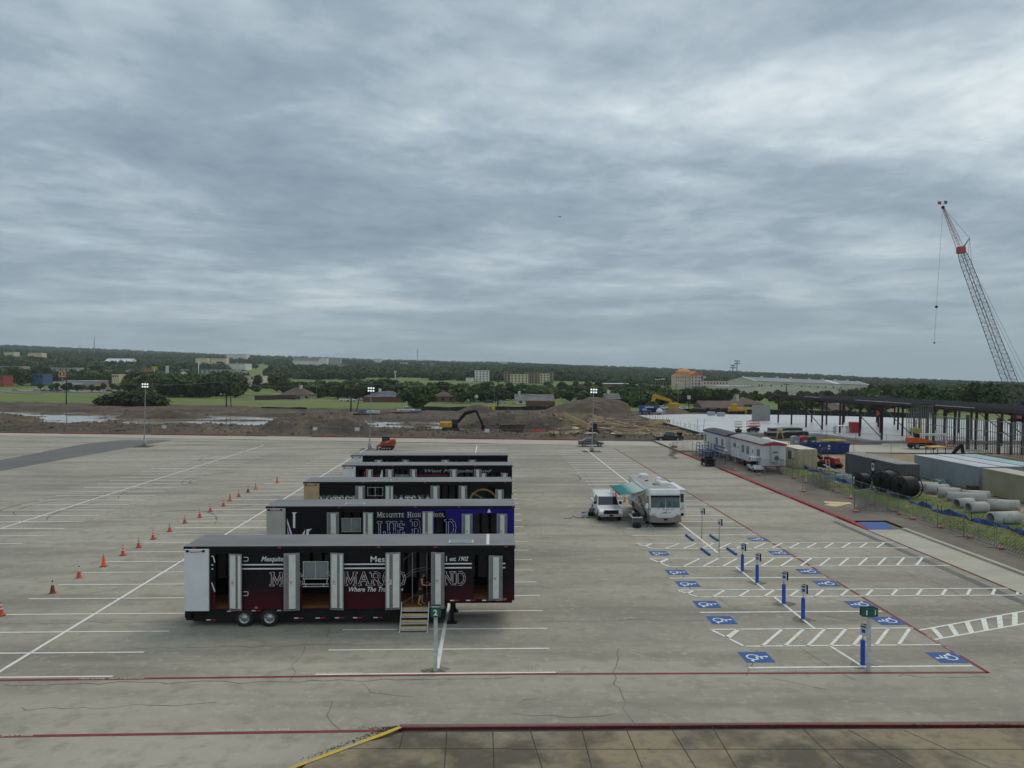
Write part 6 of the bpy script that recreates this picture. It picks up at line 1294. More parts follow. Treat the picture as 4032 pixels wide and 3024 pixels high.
# ---- scissor lifts
def scissor(lb,x,y,l,z=.62):
    S=empty('scissor_lift',lb,'scissor lift',(x,y,z),0,'red scissor lifts on the slab'); MB().bbox(-l/2,l/2,-.4,.4,.2,.7,.04).build('chassis',M_blk,S)
    for k in range(3): b=MB(); b.tube((-l/2+.2,-.3,.7+k*.1),(l/2-.2,.3,.8+k*.1),.04,4); b.build('scissor_arm',M_steel,S)
    MB().box(-l/2-.1,l/2+.1,-.42,.42,1.05,1.2).build('platform',M_trd,S); b=MB()
    for xx in (-l/2,0,l/2):
        for yy in (-.4,.4): b.tube((xx,yy,1.2),(xx,yy,2.25),.025,4)
    for zz in (1.7,2.25): b.path([(-l/2,-.4,zz),(l/2,-.4,zz),(l/2,.4,zz),(-l/2,.4,zz),(-l/2,-.4,zz)],.025,4)
    b.build('guard_rail',M_trd,S)
    for xx in (-l/2+.3,l/2-.3):
        for s in (-.4,.4): MB().lathe([(0,-.06),(.2,-.06),(.2,.06),(0,.06)],10,'y').build('wheel',M_tyre,S,(xx,s,.2))
g=G(3004,1726,.62); scissor('small red scissor lift standing apart near the slab edge',g.x,g.y+14,1.2)
g=G(3072,1724,.62); scissor('long red scissor lift behind the wooden sawhorse',g.x-.4,g.y+14,2.2); scissor('red scissor lift directly beyond the long one',g.x+.9,g.y+16.5,2.0)
# black deck stacks
M_deck=mat('black_deck',(.022,.023,.026),.45,var=.2,vs=.6)
for k,(sx,sy,w,l) in enumerate(((3115,1731,3.4,3.0),(3165,1728,3.6,3.2),(3208,1726,3.4,3.0),(3120,1712,3.2,3),(3180,1710,3.6,3))):
    g=G(sx,sy,.62); D_=empty('deck_stack','black stack of metal deck sheets on the slab behind the camper','deck stack',(g.x,g.y+8,.62),R_(-4),'stacks of black metal deck')
    for j in range(5): MB().box(-w/2+.05*(j%2),w/2-.04*(j%3),-l/2,l/2,.16*j,.16*j+.12).build('sheet_bundle',M_deck,D_)
# saw horse, red box, pallets, rebar, drum on the slab
SH=empty('sawhorse','wooden sawhorse standing in front of the long scissor lift','sawhorse',(G(3066,1732,.3).x,140,.62))
for s in (-.4,.4): MB().tube((s*1.6,-.3,0),(s*.6,0,1.6),.05,4).build('leg',M_tread,SH); MB().tube((s*1.6,.3,0),(s*.6,0,1.6),.05,4).build('leg',M_tread,SH)
MB().box(-.5,.5,-.1,.1,1.5,1.8).build('top_beam',M_tread,SH)
tag(MB().bbox(-.9,.9,-.6,.6,0,2.2,.05).build('red_locker',M_trd,None,(G(3338,1700,.62).x,G(3338,1704,.62).y,.62)),'tall red locker on the slab beside a steel column','locker')
CG=empty('pipe_rack','silver rack of bent tubes on the slab beside the red locker','rack',(G(3312,1712,.62).x,G(3312,1712,.62).y,.62))
for k in range(5): b=MB(); b.path([(-1.3,k*.3-.6,.2),(-1.3,k*.3-.6,1.5),(-.9,k*.3-.6,1.8),(.9,k*.3-.6,1.8),(1.3,k*.3-.6,1.4),(1.3,k*.3-.6,.2)],.06,5); b.build('bent_tube',M_alu,CG)
TW=empty('concrete_wall','grey concrete wall panel standing upright on the slab','wall panel',(G(2961,1656,.62).x,G(2961,1656,.62).y,.62)); TWm=surf('panel_concrete',(.33,.335,.32),[((.26,.26,.25),.45,.65,.5,S1,.7)],rough=.85)
for i in range(2):
    for j in range(2): MB().box(i*2.3,i*2.3+2.27,0,.3,j*2.02,j*2.02+1.99).build('panel',TWm,TW)
MB().box(0,4.57,.05,.25,0,4.0).build('core',TWm,TW); TW.rotation_euler=(0,0,R_(-6))
for k in range(26):
    y=158+k*2.2+rnd.uniform(-.4,.4); x=43.6+rnd.uniform(0,.6); tag(MB().tube((0,0,0),(rnd.uniform(-.05,.05),0,rnd.uniform(.8,1.5)),.03,4).build('rebar',mat('rebar_rust',(.10,.06,.045),.8,var=.2),None,(x,y,.6)),'rusty steel bar sticking up from the slab edge','steel bar','steel bars along the slab edge')
for sx,sy,lb in ((2770,1690,'leaning grey post on the slab edge near the black membrane'),(2744,1690,'upright grey post on the slab beside the leaning one')): 
    g=G(sx,sy,.62); tag(MB().tube((0,0,0),(.2 if 'lean' in lb else 0,0,2.2),.06,5).build('slab_post',M_steel,None,(g.x,g.y,.62)),lb,'post')
YH=[]; b=MB()
for k in range(5):
    pl=arc(0,0,1.6-.2*k,0,360,20); b.path([(x*1.6,y*.7,.08+.05*k) for x,y in pl],.05,4)
g=G(3280,1738,.3); tag(b.build('yellow_hose',mat('hose_yellow',(.6,.45,.04),.5,var=.1),None,(g.x,g.y,.62 if g.y>140 else .4)),'coil of yellow hose lying by the dug strip','hose')
tag(MB().box(-3,3,-.12,.12,0,.25).build('white_beam',M_wht,None,(G(3500,1755).x,128.8,.42),R_(3)),'long white beam lying beside the boom lift','beam'); tag(MB().box(-2.6,2.6,-.12,.12,0,.2).build('white_beam',M_wht,None,(G(3660,1778).x,117.3,.26),R_(3)),'long white beam lying on the concrete road by the fence','beam')
YT=empty('yellow_forklift','yellow lift truck standing just inside the stud wall','forklift',(G(3590,1710,.62).x,G(3590,1712,.62).y,.62)); MB().bbox(-.7,.7,-.9,.9,.3,1.3,.05).build('body',M_tye,YT)
for s in (-1,1): MB().box(s*.5-.08,s*.5+.08,-1.0,-.9,.1,3.0).build('mast',M_tye,YT)
for x in (-.6,.6):
    for y in (-.6,.6): MB().lathe([(0,-.1),(.3,-.1),(.3,.1),(0,.1)],10,'x').build('wheel',M_tyre,YT,(x,y,.3))
OF=empty('orange_flag','orange flag on a pole inside the steel frame','flag',(G(3452,1690,.62).x,G(3452,1690,.62).y,.62)); MB().tube((0,0,0),(0,0,4.2),.03).build('pole',M_steel,OF); MB().add([(0,0,4.2),(0,.02,2.9),(1.0,.01,3.4)],[(0,1,2),(2,1,0)]).build('cloth',M_orf,OF)
# ---- steel frame
M_stl=mat('red_iron',(.045,.018,.020),.6,var=.25,vs=.6); M_jst=mat('joist_dark',(.032,.034,.042),.55,var=.2,vs=.5)
SB=empty('steel_building','unfinished building frame of dark red steel columns and roof joists','steel frame',(0,0,.62))
cxs=[71.6,80,88.2,96.4]; cys=[187-8.33*k for k in range(16)]
colm=MB(); colm.box(-.14,.14,-.15,-.12,0,6); colm.box(-.14,.14,.12,.15,0,6); colm.box(-.03,.03,-.12,.12,0,6); colm=colm.mesh('column',M_stl)
for x in cxs:
    for y in cys:
        inst('column',colm,SB,(x if (y>133 or x>72) else 78.3,y,0))
def ibeam(a,b_,h=.36,w=.22):
    m=MB(); a=Vector(a); b_=Vector(b_); d=(b_-a).normalized(); q=Vector((-d.y,d.x,0))*w/2
    for z0,z1,k in ((0,.05,1),(h-.05,h,1),(.05,h-.05,.12)):
        p=[a+q*k,a-q*k,b_-q*k,b_+q*k]; m.add([(v.x,v.y,v.z+z0) for v in p]+[(v.x,v.y,v.z+z1) for v in p],[(3,2,1,0),(4,5,6,7),(0,1,5,4),(1,2,6,5),(2,3,7,6),(3,0,4,7)])
    return m
for x in cxs: ibeam((x,cys[-1]-2 if x>72 else 133,6),(x,cys[0]+1.5,6)).build('girder',M_stl,SB)
ibeam((78.3,60,6),(78.3,132,6)).build('girder',M_stl,SB)
for y in cys[::3]+[cys[0]-.5]: ibeam((69.8 if y>133 else 78.0,y+.4,5.95),(98,y+.4,5.95),.34).build('girder',M_stl,SB)
def joist_mesh(xs,n):
  jm=MB(); jm.box(xs,99,-.05,.05,.28,.36); jm.box(xs,99,-.05,.05,-.02,.04)
  for k in range(n):
    x=xs+k*1.2; jm.tube((x,0,.0),(x+.6,0,.3),.03,3,caps=False); jm.tube((x+.6,0,.3),(x+1.2,0,.0),.03,3,caps=False)
  return jm.mesh('joist',M_jst)
jA,jB=joist_mesh(69.6,24),joist_mesh(77.75,17)
y=60.5
while y<188: inst('joist',jA if y>131.5 else jB,SB,(0,y,6.47)); y+=1.35
for a,c in (((71.6,162,.3),(71.6,174.5,5.8)),((71.6,137,.3),(71.6,149.5,5.8)),((84,149.5,.3),(84,162,5.8)),((84,112,.3),(84,124.5,5.8)),((96.4,137,.3),(96.4,149.5,5.8))): MB().tube(a,c,.09,6).build('brace',M_stl,SB)
for k,(y0,y1) in enumerate(((160,168),(136,146),(128,139),(112,122))): MB().box(70.0+k*.8,70.15+k*.8,y0,y1,6.93,7.0).build('edge_flashing',M_alu,SB)
SB.rotation_euler=(0,R_(1.1),0); SB.location.z=.62+71.6*math.sin(R_(1.1))
# ---- stud wall
M_stud=mat('galv_stud',(.25,.265,.265),.45,metal=.45,var=.12,vs=.7)
SW=empty('stud_wall','tall wall of galvanised steel studs along the frame edge','stud wall',(0,0,.42)); stm=MB().box(-.05,.05,-.035,.035,0,1).mesh('stud',M_stud)
y=139.0; k=0
while y>98:
    h=6.6 if y>130.5 else 5.0; gap=(120.6<y<121.8) or (112.4<y<113.3)
    if not gap: inst('stud',stm,SW,(77.3+rnd.uniform(-.02,.02),y,0),sc=(1.0,1.15,h))
    y-=.55; k+=1
for z,y0,y1 in ((0,98,139),(4.95,98,130.4),(6.55,130.6,139),(1.6,98,139),(3.3,98,139)): MB().box(77.19,77.41,y0,y1,z,z+.08).build('track_rail',M_stud,SW)
for yy in (101,105.5,113.5,121,130.5): MB().box(77.15,77.5,yy-.22,yy+.22,0,5.6).build('heavy_stud',mat('dark_stud',(.07,.072,.072),.5,var=.15),SW)
# ---- crane
CRN=empty('crawler_crane','tall lattice boom crane with a red jib and hanging hook line','crane',(0,0,0)); M_crn=mat('crane_steel',(.10,.115,.12),.5,var=.15); M_crr=mat('crane_red',(.42,.06,.07),.5,var=.1); YC=190
def PC(sx,sy,dy=0): return AT(sx,sy,YC+dy)
def lattice(p,q,w0,w1,n,m,r=.07,name='boom'):
    p=Vector(p);q=Vector(q); d=(q-p).normalized(); a=Vector((0,1,0)); s=d.cross(a).normalized(); a=s.cross(d)
    b=MB(); cor=[(-1,-1),(1,-1),(1,1),(-1,1)]
    def pt(i,c): t=i/n; w=(w0+(w1-w0)*t)/2; return p.lerp(q,t)+s*c[0]*w+a*c[1]*w
    for c in cor: b.tube(pt(0,c),pt(n,c),r,5)
    for i in range(n):
        for j in range(4):
            c,e=cor[j],cor[(j+1)%4]; b.tube(pt(i,c),pt(i+1,e) if i%2 else pt(i,e),r*.45,3,caps=False); b.tube(pt(i+1,c) if i%2==0 else pt(i,c),pt(i,e) if i%2==0 else pt(i+1,e),r*.45,3,caps=False); b.tube(pt(i,c),pt(i,e),r*.4,3,caps=False)
    return b.build(name,m,CRN)
foot_=PC(4012,1600); jn=PC(3784,985); tip=PC(3713,816)
lattice(foot_.lerp(jn,.93),foot_,1.7,2.5,34,M_crn,.085); lattice(jn,foot_.lerp(jn,.93),1.2,1.7,4,M_crn,.085,'boom_head'); lattice(jn,tip,1.25,.35,14,M_crr,.05,'jib')
b=MB(); b.M=Matrix.Translation(jn); b.bbox(-.9,.9,-.8,.8,-.8,.9,.2); b.build('boom_joint',M_crr,CRN); b=MB(); b.M=Matrix.Translation(tip); b.bbox(-.3,.3,-.3,.3,-.3,.3,.08); b.build('jib_head',M_blk,CRN)
mst=PC(3818,938); b=MB(); b.tube(jn,mst,.16,5,.1); b.tube(jn+Vector((.4,0,.2)),mst,.09,4); b.build('jib_mast',M_crn,CRN)
cab_=[(tip,mst),(mst,PC(3826,1035)),(mst,PC(3812,1005)),(PC(3826,1043),PC(4040,1470)),(PC(3792,990),PC(4060,1545)),(tip,PC(3790,990)),(PC(3905,1265),PC(4030,1520))]
for a,c in cab_: MB().tube(a,c,.035,4).build('pendant_cable',M_crn,CRN)
hk_=PC(3687,1208); MB().tube(tip,hk_,.03,4).build('hoist_line',M_crn,CRN); MB().tube(hk_,PC(3679,1345),.03,4).build('hoist_line',M_crn,CRN); b=MB(); b.lathe([(0,-.35),(.3,-.2),(.38,0),(.3,.2),(0,.35)],10); b.v=[(x+hk_.x,y+hk_.y,z+hk_.z) for x,y,z in b.v]; b.build('headache_ball',M_blk,CRN); e_=PC(3679,1348); b=MB(); b.bbox(e_.x-.15,e_.x+.15,e_.y-.15,e_.y+.15,e_.z-.35,e_.z+.1,.05); b.build('hook',M_blk,CRN)
for sx,sy,m,w in ((3706,792,M_crr,-1),(3718,790,M_crn,1)):
    p=PC(sx,sy); MB().tube(tip,p,.03,4).build('flag_staff',M_crn,CRN); MB().add([tuple(p),tuple(p+Vector((w*.9,.1,-.1))),tuple(p+Vector((w*.8,.1,-.8))),tuple(p+Vector((0,0,-.9)))],[(0,1,2,3)]).build('flag',m,CRN)
bx,by=foot_.x+3.5,YC; MB().bbox(bx-3.2,bx+4.5,by-1.6,by+1.6,1.4,4.2,.15).build('machinery_house',M_crr,CRN)
for s in (-2.6,2.6): b=MB(); b.prism([(bx-4,.1),(bx-4.4,.7),(bx-3.8,1.3),(bx+3.8,1.3),(bx+4.4,.7),(bx+4,.1)],by+s-.5,by+s+.5); b.build('crawler_track',M_tyre,CRN)
MB().box(bx-2.5,bx+2.5,by-2,by+2,1.0,1.4).build('car_body',M_blk,CRN); MB().tube(foot_,(bx-2.5,by,2.2),.5,8).build('boom_foot',M_crn,CRN)
# ================================================================== THINGS ON THE DUG SITE
# excavator
EX=empty('excavator','yellow excavator with a black arm digging beside the puddle','excavator',(G(1775,1698).x,G(1775,1700).y,.0),0); M_exy=mat('excavator_yellow',(.58,.32,.02),.45,var=.1)
for s in (-1,1): b=MB(); b.prism([(-1.7,.05),(-2.0,.45),(-1.7,.9),(1.7,.9),(2.0,.45),(1.7,.05)],s*1.0-.25,s*1.0+.25); b.build('track',M_tyre,EX)
MB().bbox(-2.3,.6,-1.2,1.2,1.05,2.1,.1).build('engine_house',M_exy,EX); cb=MB().bbox(.3,1.6,-1.2,-.2,1.05,2.7,.1).build('cab',M_blk,EX); MB().box(.45,1.45,-1.212,-1.202,1.7,2.55).build('cab_window',M_glass,cb); MB().box(1.602,1.612,-1.1,-.3,1.5,2.55).build('cab_window',M_glass,cb)
b=MB(); b.prism([(.8,1.4),(1.2,1.3),(3.4,3.6),(5.4,4.2),(5.6,4.5),(5.2,4.7),(3.1,4.3),(2.4,3.6)],-.1,.3); b.build('boom',M_blk,EX); b=MB(); b.prism([(5.2,4.8),(5.7,4.6),(7.2,1.5),(7.0,1.2),(6.7,1.4)],-.05,.25); b.build('stick',M_blk,EX); b=MB(); b.prism([(6.7,1.5),(7.3,1.4),(7.5,.5),(6.9,.1),(6.6,.6)],-.35,.55); b.build('bucket',M_blk,EX)
# black skid steer seen from behind
SK=empty('skid_steer','black skid steer loader among the formwork behind the lamp post','loader',(G(2340,1712).x,G(2340,1712).y,sz(24,152)+.02),R_(80))
MB().bbox(-1.3,.6,-.75,.75,.35,1.35,.06).build('body',M_blk,SK); cb=MB().bbox(-.6,.6,-.5,.5,1.35,2.15,.05).build('cab',M_blk,SK); MB().box(-.605,-.601,-.4,.4,1.45,2.05).build('cab_window',M_glass,cb)
for s in (-1,1): b=MB(); b.prism([(-1.1,.05),(-1.3,.4),(-1.0,.75),(.8,.75),(1.1,.4),(.9,.05)],s*.85-.2,s*.85+.2); b.build('track',M_tyre,SK); MB().prism([(-1.3,1.2),(-1.2,1.6),(.9,1.2),(1.6,.5),(1.4,.4)],s*.72-.06,s*.72+.06).build('lift_arm',M_orl,SK)
MB().prism([(1.5,.1),(2.2,.05),(1.7,.2),(1.6,.8),(1.5,.8)],-.9,.9).build('bucket',M_tan,SK)
# rusty skip
g=G(2015,1703); b=MB(); b.prism([(-2.0,.1),(2.2,.1),(2.9,1.7),(-2.2,1.6),(-3.6,2.1)],-1.1,1.1); tag(b.build('rusty_skip',mat('skip_rust',(.085,.045,.032),.85,var=.4,vs=.8),None,(g.x,g.y,sz(g.x,g.y)-.1)),'rusty brown skip with a pointed end at the foot of the dirt bank','skip')
g=G(1966,1715); GP=empty('marker_post','dark marker post with a green top behind the far kerb','marker post',(g.x,g.y,sz(g.x,g.y)-.05)); MB().tube((0,0,0),(0,0,1.3),.06).build('post',M_blk,GP); MB().tube((.0,0,1.2),(.05,0,2.1),.12,6).build('green_top',mat('flag_green',(.03,.25,.08),.6,var=.1),GP)
# lumber piles
M_lum=mat('new_lumber',(.56,.38,.19),.75,var=.16,vs=1.5,stretch=(.3,3,3)); M_lumd=mat('old_lumber',(.34,.25,.16),.85,var=.25,vs=1.2,stretch=(.3,3,3)); M_ply=mat('plywood',(.58,.42,.22),.7,var=.14,vs=.8)
LP_=empty('lumber_pile','neat pile of new yellow lumber below the big dirt mound','lumber pile',(G(2150,1655).x,G(2150,1655).y,sz(G(2150,1655).x,G(2150,1655).y)),R_(-4))
for j in range(9): MB().box(-2.9+.06*(j%3),2.9-.07*(j%2),-.6,.6,j*.19,j*.19+.17).build('board_layer',M_lum,LP_)
for k,(sx,sy,lb) in enumerate(((1655,1695,'stack of brown timber cribbing left of the puddle'),(1678,1693,'shorter stack of brown timber cribbing beside the tall one'))):
    g=G(sx,sy); S=empty('timber_stack',lb,'timber stack',(g.x,g.y,sz(g.x,g.y)-.05))
    for j in range(7 if k==0 else 4):
        if j%2:
            for i in range(3): MB().box(-.9+i*.8,-.7+i*.8,-.9,.9,j*.26,j*.26+.24).build('timber',M_lumd,S)
        else:
            for i in range(3): MB().box(-1.1,1.1,-.8+i*.7,-.6+i*.7,j*.26,j*.26+.24).build('timber',M_lumd,S)
rl=random.Random(11)
bd=[MB().box(-l/2,l/2,-.17,.17,0,.11).mesh('board',m) for l,m in ((3.6,M_lum),(5.0,M_lumd),(2.4,M_ply),(4.2,M_lumd))]
for k in range(170):
    x=rl.uniform(10,41.5); y=rl.uniform(147,176) if k<115 else rl.uniform(176,212)
    if x<15 and y>158: continue
    o=inst('board',rl.choice(bd),None,(x,y,sz(x,y)+.14+rl.uniform(0,.4)),(rl.uniform(-.15,.15),rl.uniform(-.06,.06),rl.choice([0,0,1.4,1.57,.5,2.4])+rl.uniform(-.25,.25)))
    tag(o,'loose timber board lying in the mud among the formwork','board','loose boards in the formwork area')
for k in range(22):
    x=rl.uniform(14,40); y=rl.uniform(146,168); o=MB().box(-1.2,1.2,-.6,.6,0,.03).build('plywood_sheet',M_ply if k%3 else M_lotlight,None,(x,y,sz(x,y)+.15)); o.rotation_euler=(rl.uniform(-.2,.2),rl.uniform(-.15,.15),rl.uniform(0,3)); tag(o,'pale plywood sheet lying in the mud among the formwork','plywood','plywood sheets in the formwork area')
for k,(a,c,h,lb) in enumerate((((2220,1645),(2305,1690),1.5,'long plywood form wall before the skid steer'),((2322,1640),(2375,1665),1.1,'plywood form wall behind the skid steer'),((2310,1690),(2325,1700),1.0,'short plywood form wall next to the skid steer'),((2320,1650),(2560,1700),.5,'low plank form edge running towards the slab'),((2420,1680),(2700,1712),.4,'low plank form edge before the black membrane'),((2555,1670),(2640,1673),.9,'short plywood form wall against the slab'))):
    A_,B_=G(*a),G(*c); z=min(sz(A_.x,A_.y),sz(B_.x,B_.y)); d_=(B_-A_).length; F=empty('form_wall',lb,'formwork',(A_.x,A_.y,max(-.3,z)-.1),math.atan2(B_.y-A_.y,B_.x-A_.x)); n=max(1,int(d_/2.4))
    for i in range(n): MB().box(i*d_/n+.02,(i+1)*d_/n-.02,-.05,.05,0,h+.3).build('form_panel',M_ply,F)
    MB().box(0,d_,.051,.14,h,h+.12).build('waler',M_lum,F)
# blue lift machine + yellow boom, tank by the slab corner
BM=empty('blue_boom_lift','blue boom lift with white lettering at the slab corner','boom lift',(G(2565,1632,.3).x,G(2565,1630,.3).y,.3)); M_bll=mat('lift_blue',(.015,.085,.33),.45,var=.1)
b=MB(); b.box(-3.1,3.1,-.5,.5,1.7,2.5); b.box(-3.1,-2.3,-.6,.6,.4,1.7); b.box(2.5,3.1,-.5,.5,.8,1.7); b.build('boom',M_bll,BM); MB().bbox(-2.2,.6,-.9,.9,.5,1.1,.05).build('chassis',M_bll,BM)
for x in (-1.8,.2):
    for s in (-1,1): wheel(BM,x,s*.9,.45,.45,s)
MB().box(-1.5,1.2,-.515,-.501,1.98,2.26).build('lettering',M_letter,BM)
YB=empty('yellow_excavator','yellow excavator arm rising behind the blue boom lift','excavator',(G(2565,1610,.3).x,250,.2)); b=MB(); b.prism([(-3.6,3.4),(-2.9,5.6),(-2.2,5.8),(3.0,4.0),(3.6,2.6),(2.6,3.2),(-2.0,4.4),(-2.6,3.2)],-.3,.3); b.build('boom',M_exy,YB); MB().bbox(2.4,5.4,-1.3,1.3,.9,2.8,.15).build('engine_house',M_exy,YB)
for s in (-1,1): b=MB(); b.prism([(1.8,.05),(1.5,.5),(1.8,1.0),(5.6,1.0),(6.0,.5),(5.6,.05)],s*1.1-.3,s*1.1+.3); b.build('track',M_tyre,YB)
TK=empty('water_tank','white domed water tank on a trailer before the blue boom lift','tank',(G(2582,1632,.3).x,G(2582,1634,.3).y-2,.3)); MB().lathe([(0,.7),(.9,.7),(.95,1.4),(.6,1.9),(.15,2.05),(0,2.3)],14).build('tank',M_wht,TK); MB().box(-1.2,1.2,-.8,.8,.5,.7).build('trailer_bed',M_steel,TK)
for s in (-.8,.8): MB().lathe([(0,-.1),(.35,-.1),(.35,.1),(0,.1)],10,'y').build('wheel',M_tyre,TK,(0,s,.35))
for k,(sx,sy,lb) in enumerate(((2606,1632,'shrink wrapped pale pallet beside the white water tank'),(2800,1640,'shrink wrapped grey pallet near the yellow bulldozer'),(2838,1643,'shrink wrapped grey pallet in front of the small dirt heap'),(1458,1633,'white bagged pallet beside the utility pole'),(1480,1634,'second white bagged pallet by the utility pole'))):
    g=G(sx,sy,.3); P=empty('wrapped_pallet',lb,'pallet',(g.x,g.y,.45 if sx>2000 else sz(g.x,g.y))); MB().box(-1.1,1.1,-.6,.6,0,.14).build('pallet',M_lumd,P); MB().bbox(-1.05,1.05,-.58,.58,.14,1.25,.1).build('load',M_signw if sx<2000 else M_pvc,P)
BD=empty('bulldozer','yellow bulldozer half hidden by the small dirt heap beyond the slab','bulldozer',(G(2868,1625,.3).x,233,.2)); MB().bbox(-2.2,2.2,-1.1,1.1,.7,2.0,.12).build('body',M_exy,BD); MB().bbox(-1.5,.2,-.9,.9,2.0,3.2,.08).build('cab',M_exy,BD); MB().prism([(2.5,.2),(2.8,.2),(2.9,1.4),(2.6,1.5)],-1.7,1.7).build('blade',M_exy,BD)
for s in (-1,1): b=MB(); b.prism([(-2.2,.05),(-2.5,.5),(-2.2,1.0),(2.0,1.0),(2.3,.5),(2.0,.05)],s*1.2-.25,s*1.2+.25); b.build('track',M_tyre,BD)
# black silt fences
def black_fence(lb,pts,h=1.1,blue=False):
    F=empty('black_silt_fence',lb,'silt fence',(0,0,0)); b=MB(); vs=[]; P=[]
    for (ax,ay),(bx,by) in zip(pts,pts[1:]):
        n=max(2,int(math.hypot(bx-ax,by-ay)/2.2))
        for i in range(n): P.append((ax+(bx-ax)*i/n,ay+(by-ay)*i/n))
    P.append(pts[-1])
    for i,(x,y) in enumerate(P): vs+= [(x,y,-.3),(x,y+.1*math.sin(i*2.1),h+.12*math.sin(i*1.3))]
    b.add(vs,[(2*i,2*i+2,2*i+3,2*i+1) for i in range(len(P)-1)]); b.build('fabric',M_slabblack,F)
    for i in range(0,len(P),2): MB().box(P[i][0]-.04,P[i][0]+.04,P[i][1]-.06,P[i][1]-.02,-.3,h+.3).build('stake',M_lumd,F)
    if blue: MB().ribbon([(x,y-1.0,.12) for x,y in P],.9).build('blue_skirt',M_tarp,F)
black_fence('black silt fence curving along the edge of the green field',[(G(1660,1618).x,254),(G(1800,1618).x,253),(G(1950,1615).x,255),(26,262)],1.5,True); black_fence('black silt fence along the far side of the slab',[(50,241),(75,238),(95,232),(125,214)],1.6,True); black_fence('low green mesh fence at the edge of the field before the poles',[(G(990,1620).x,262),(G(1180,1622).x,258)],1.0)
for sx,sy,w in ((1190,1624,2.2),(1440,1628,4.0),(1640,1626,4.0)): 
    g=G(sx,sy); tag(MB().bbox(-w/2,w/2,-.5,.5,0,.5,.15).build('blue_bundle',M_tarp,None,(g.x,g.y,sz(g.x,g.y)-.05)),'blue covered bundle lying at the edge of the dug site','bundle','blue bundles at the site edge')
for sx,sy,l in ((1550,1631,22),(1460,1640,10)):
    g=G(sx,sy); tag(MB().tube((-l/2,0,.25),(l/2,1,.25),.22,7).build('black_pipe',M_coil,None,(g.x,g.y,sz(g.x,g.y)-.05)),'long black pipe lying across the far edge of the dug site','pipe','long black pipes')
b=MB(); g=G(2210,1702); vs=[]
for i in range(7): vs+= [(i*.5,.2*math.sin(i*1.7),0),(i*.5,.2*math.sin(i*1.7),.6+.3*math.sin(i*2.3))]
b.add(vs,[(2*i,2*i+2,2*i+3,2*i+1) for i in range(6)]); tag(b.build('orange_netting',M_orf,None,(g.x-6.5,g.y,sz(g.x-6.5,g.y)-.05)),'crumpled orange safety netting near the rusty skip','netting')
# ================================================================== TREES
def leaf_mat(key,c,c2,c3):
    m=bpy.data.materials.new(key); m.use_nodes=True; t=m.node_tree; b=t.nodes['Principled BSDF']; b.inputs['Roughness'].default_value=.75; b.inputs['Specular IOR Level'].default_value=.2
    g=t.nodes.new('ShaderNodeNewGeometry'); oi=t.nodes.new('ShaderNodeObjectInfo')
    r=t.nodes.new('ShaderNodeValToRGB'); e=r.color_ramp.elements; e[0].color=(*c2,1); e[1].color=(*c3,1); q=e.new(.5); q.color=(*c,1); t.links.new(g.outputs['Random Per Island'],r.inputs[0])
    h=t.nodes.new('ShaderNodeHueSaturation'); t.links.new(r.outputs[0],h.inputs['Color']); mr=t.nodes.new('ShaderNodeMapRange'); mr.inputs[3].default_value=.62; mr.inputs[4].default_value=1.35; t.links.new(oi.outputs['Random'],mr.inputs[0]); t.links.new(mr.outputs[0],h.inputs['Value'])
    mr2=t.nodes.new('ShaderNodeMapRange'); mr2.inputs[3].default_value=.475; mr2.inputs[4].default_value=.515; t.links.new(oi.outputs['Random'],mr2.inputs[0]); t.links.new(mr2.outputs[0],h.inputs['Hue'])
    t.links.new(h.outputs[0],b.inputs['Base Color']); return m
M_leafA=leaf_mat('leaf_dark',(.062,.095,.034),(.040,.066,.024),(.088,.122,.042)); M_leafB=leaf_mat('leaf_mid',(.085,.125,.036),(.056,.088,.028),(.115,.150,.048)); M_leafC=leaf_mat('leaf_far',(.072,.100,.042),(.050,.074,.033),(.098,.125,.052))
M_bark=mat('bark',(.075,.06,.048),.9,var=.3,vs=3)
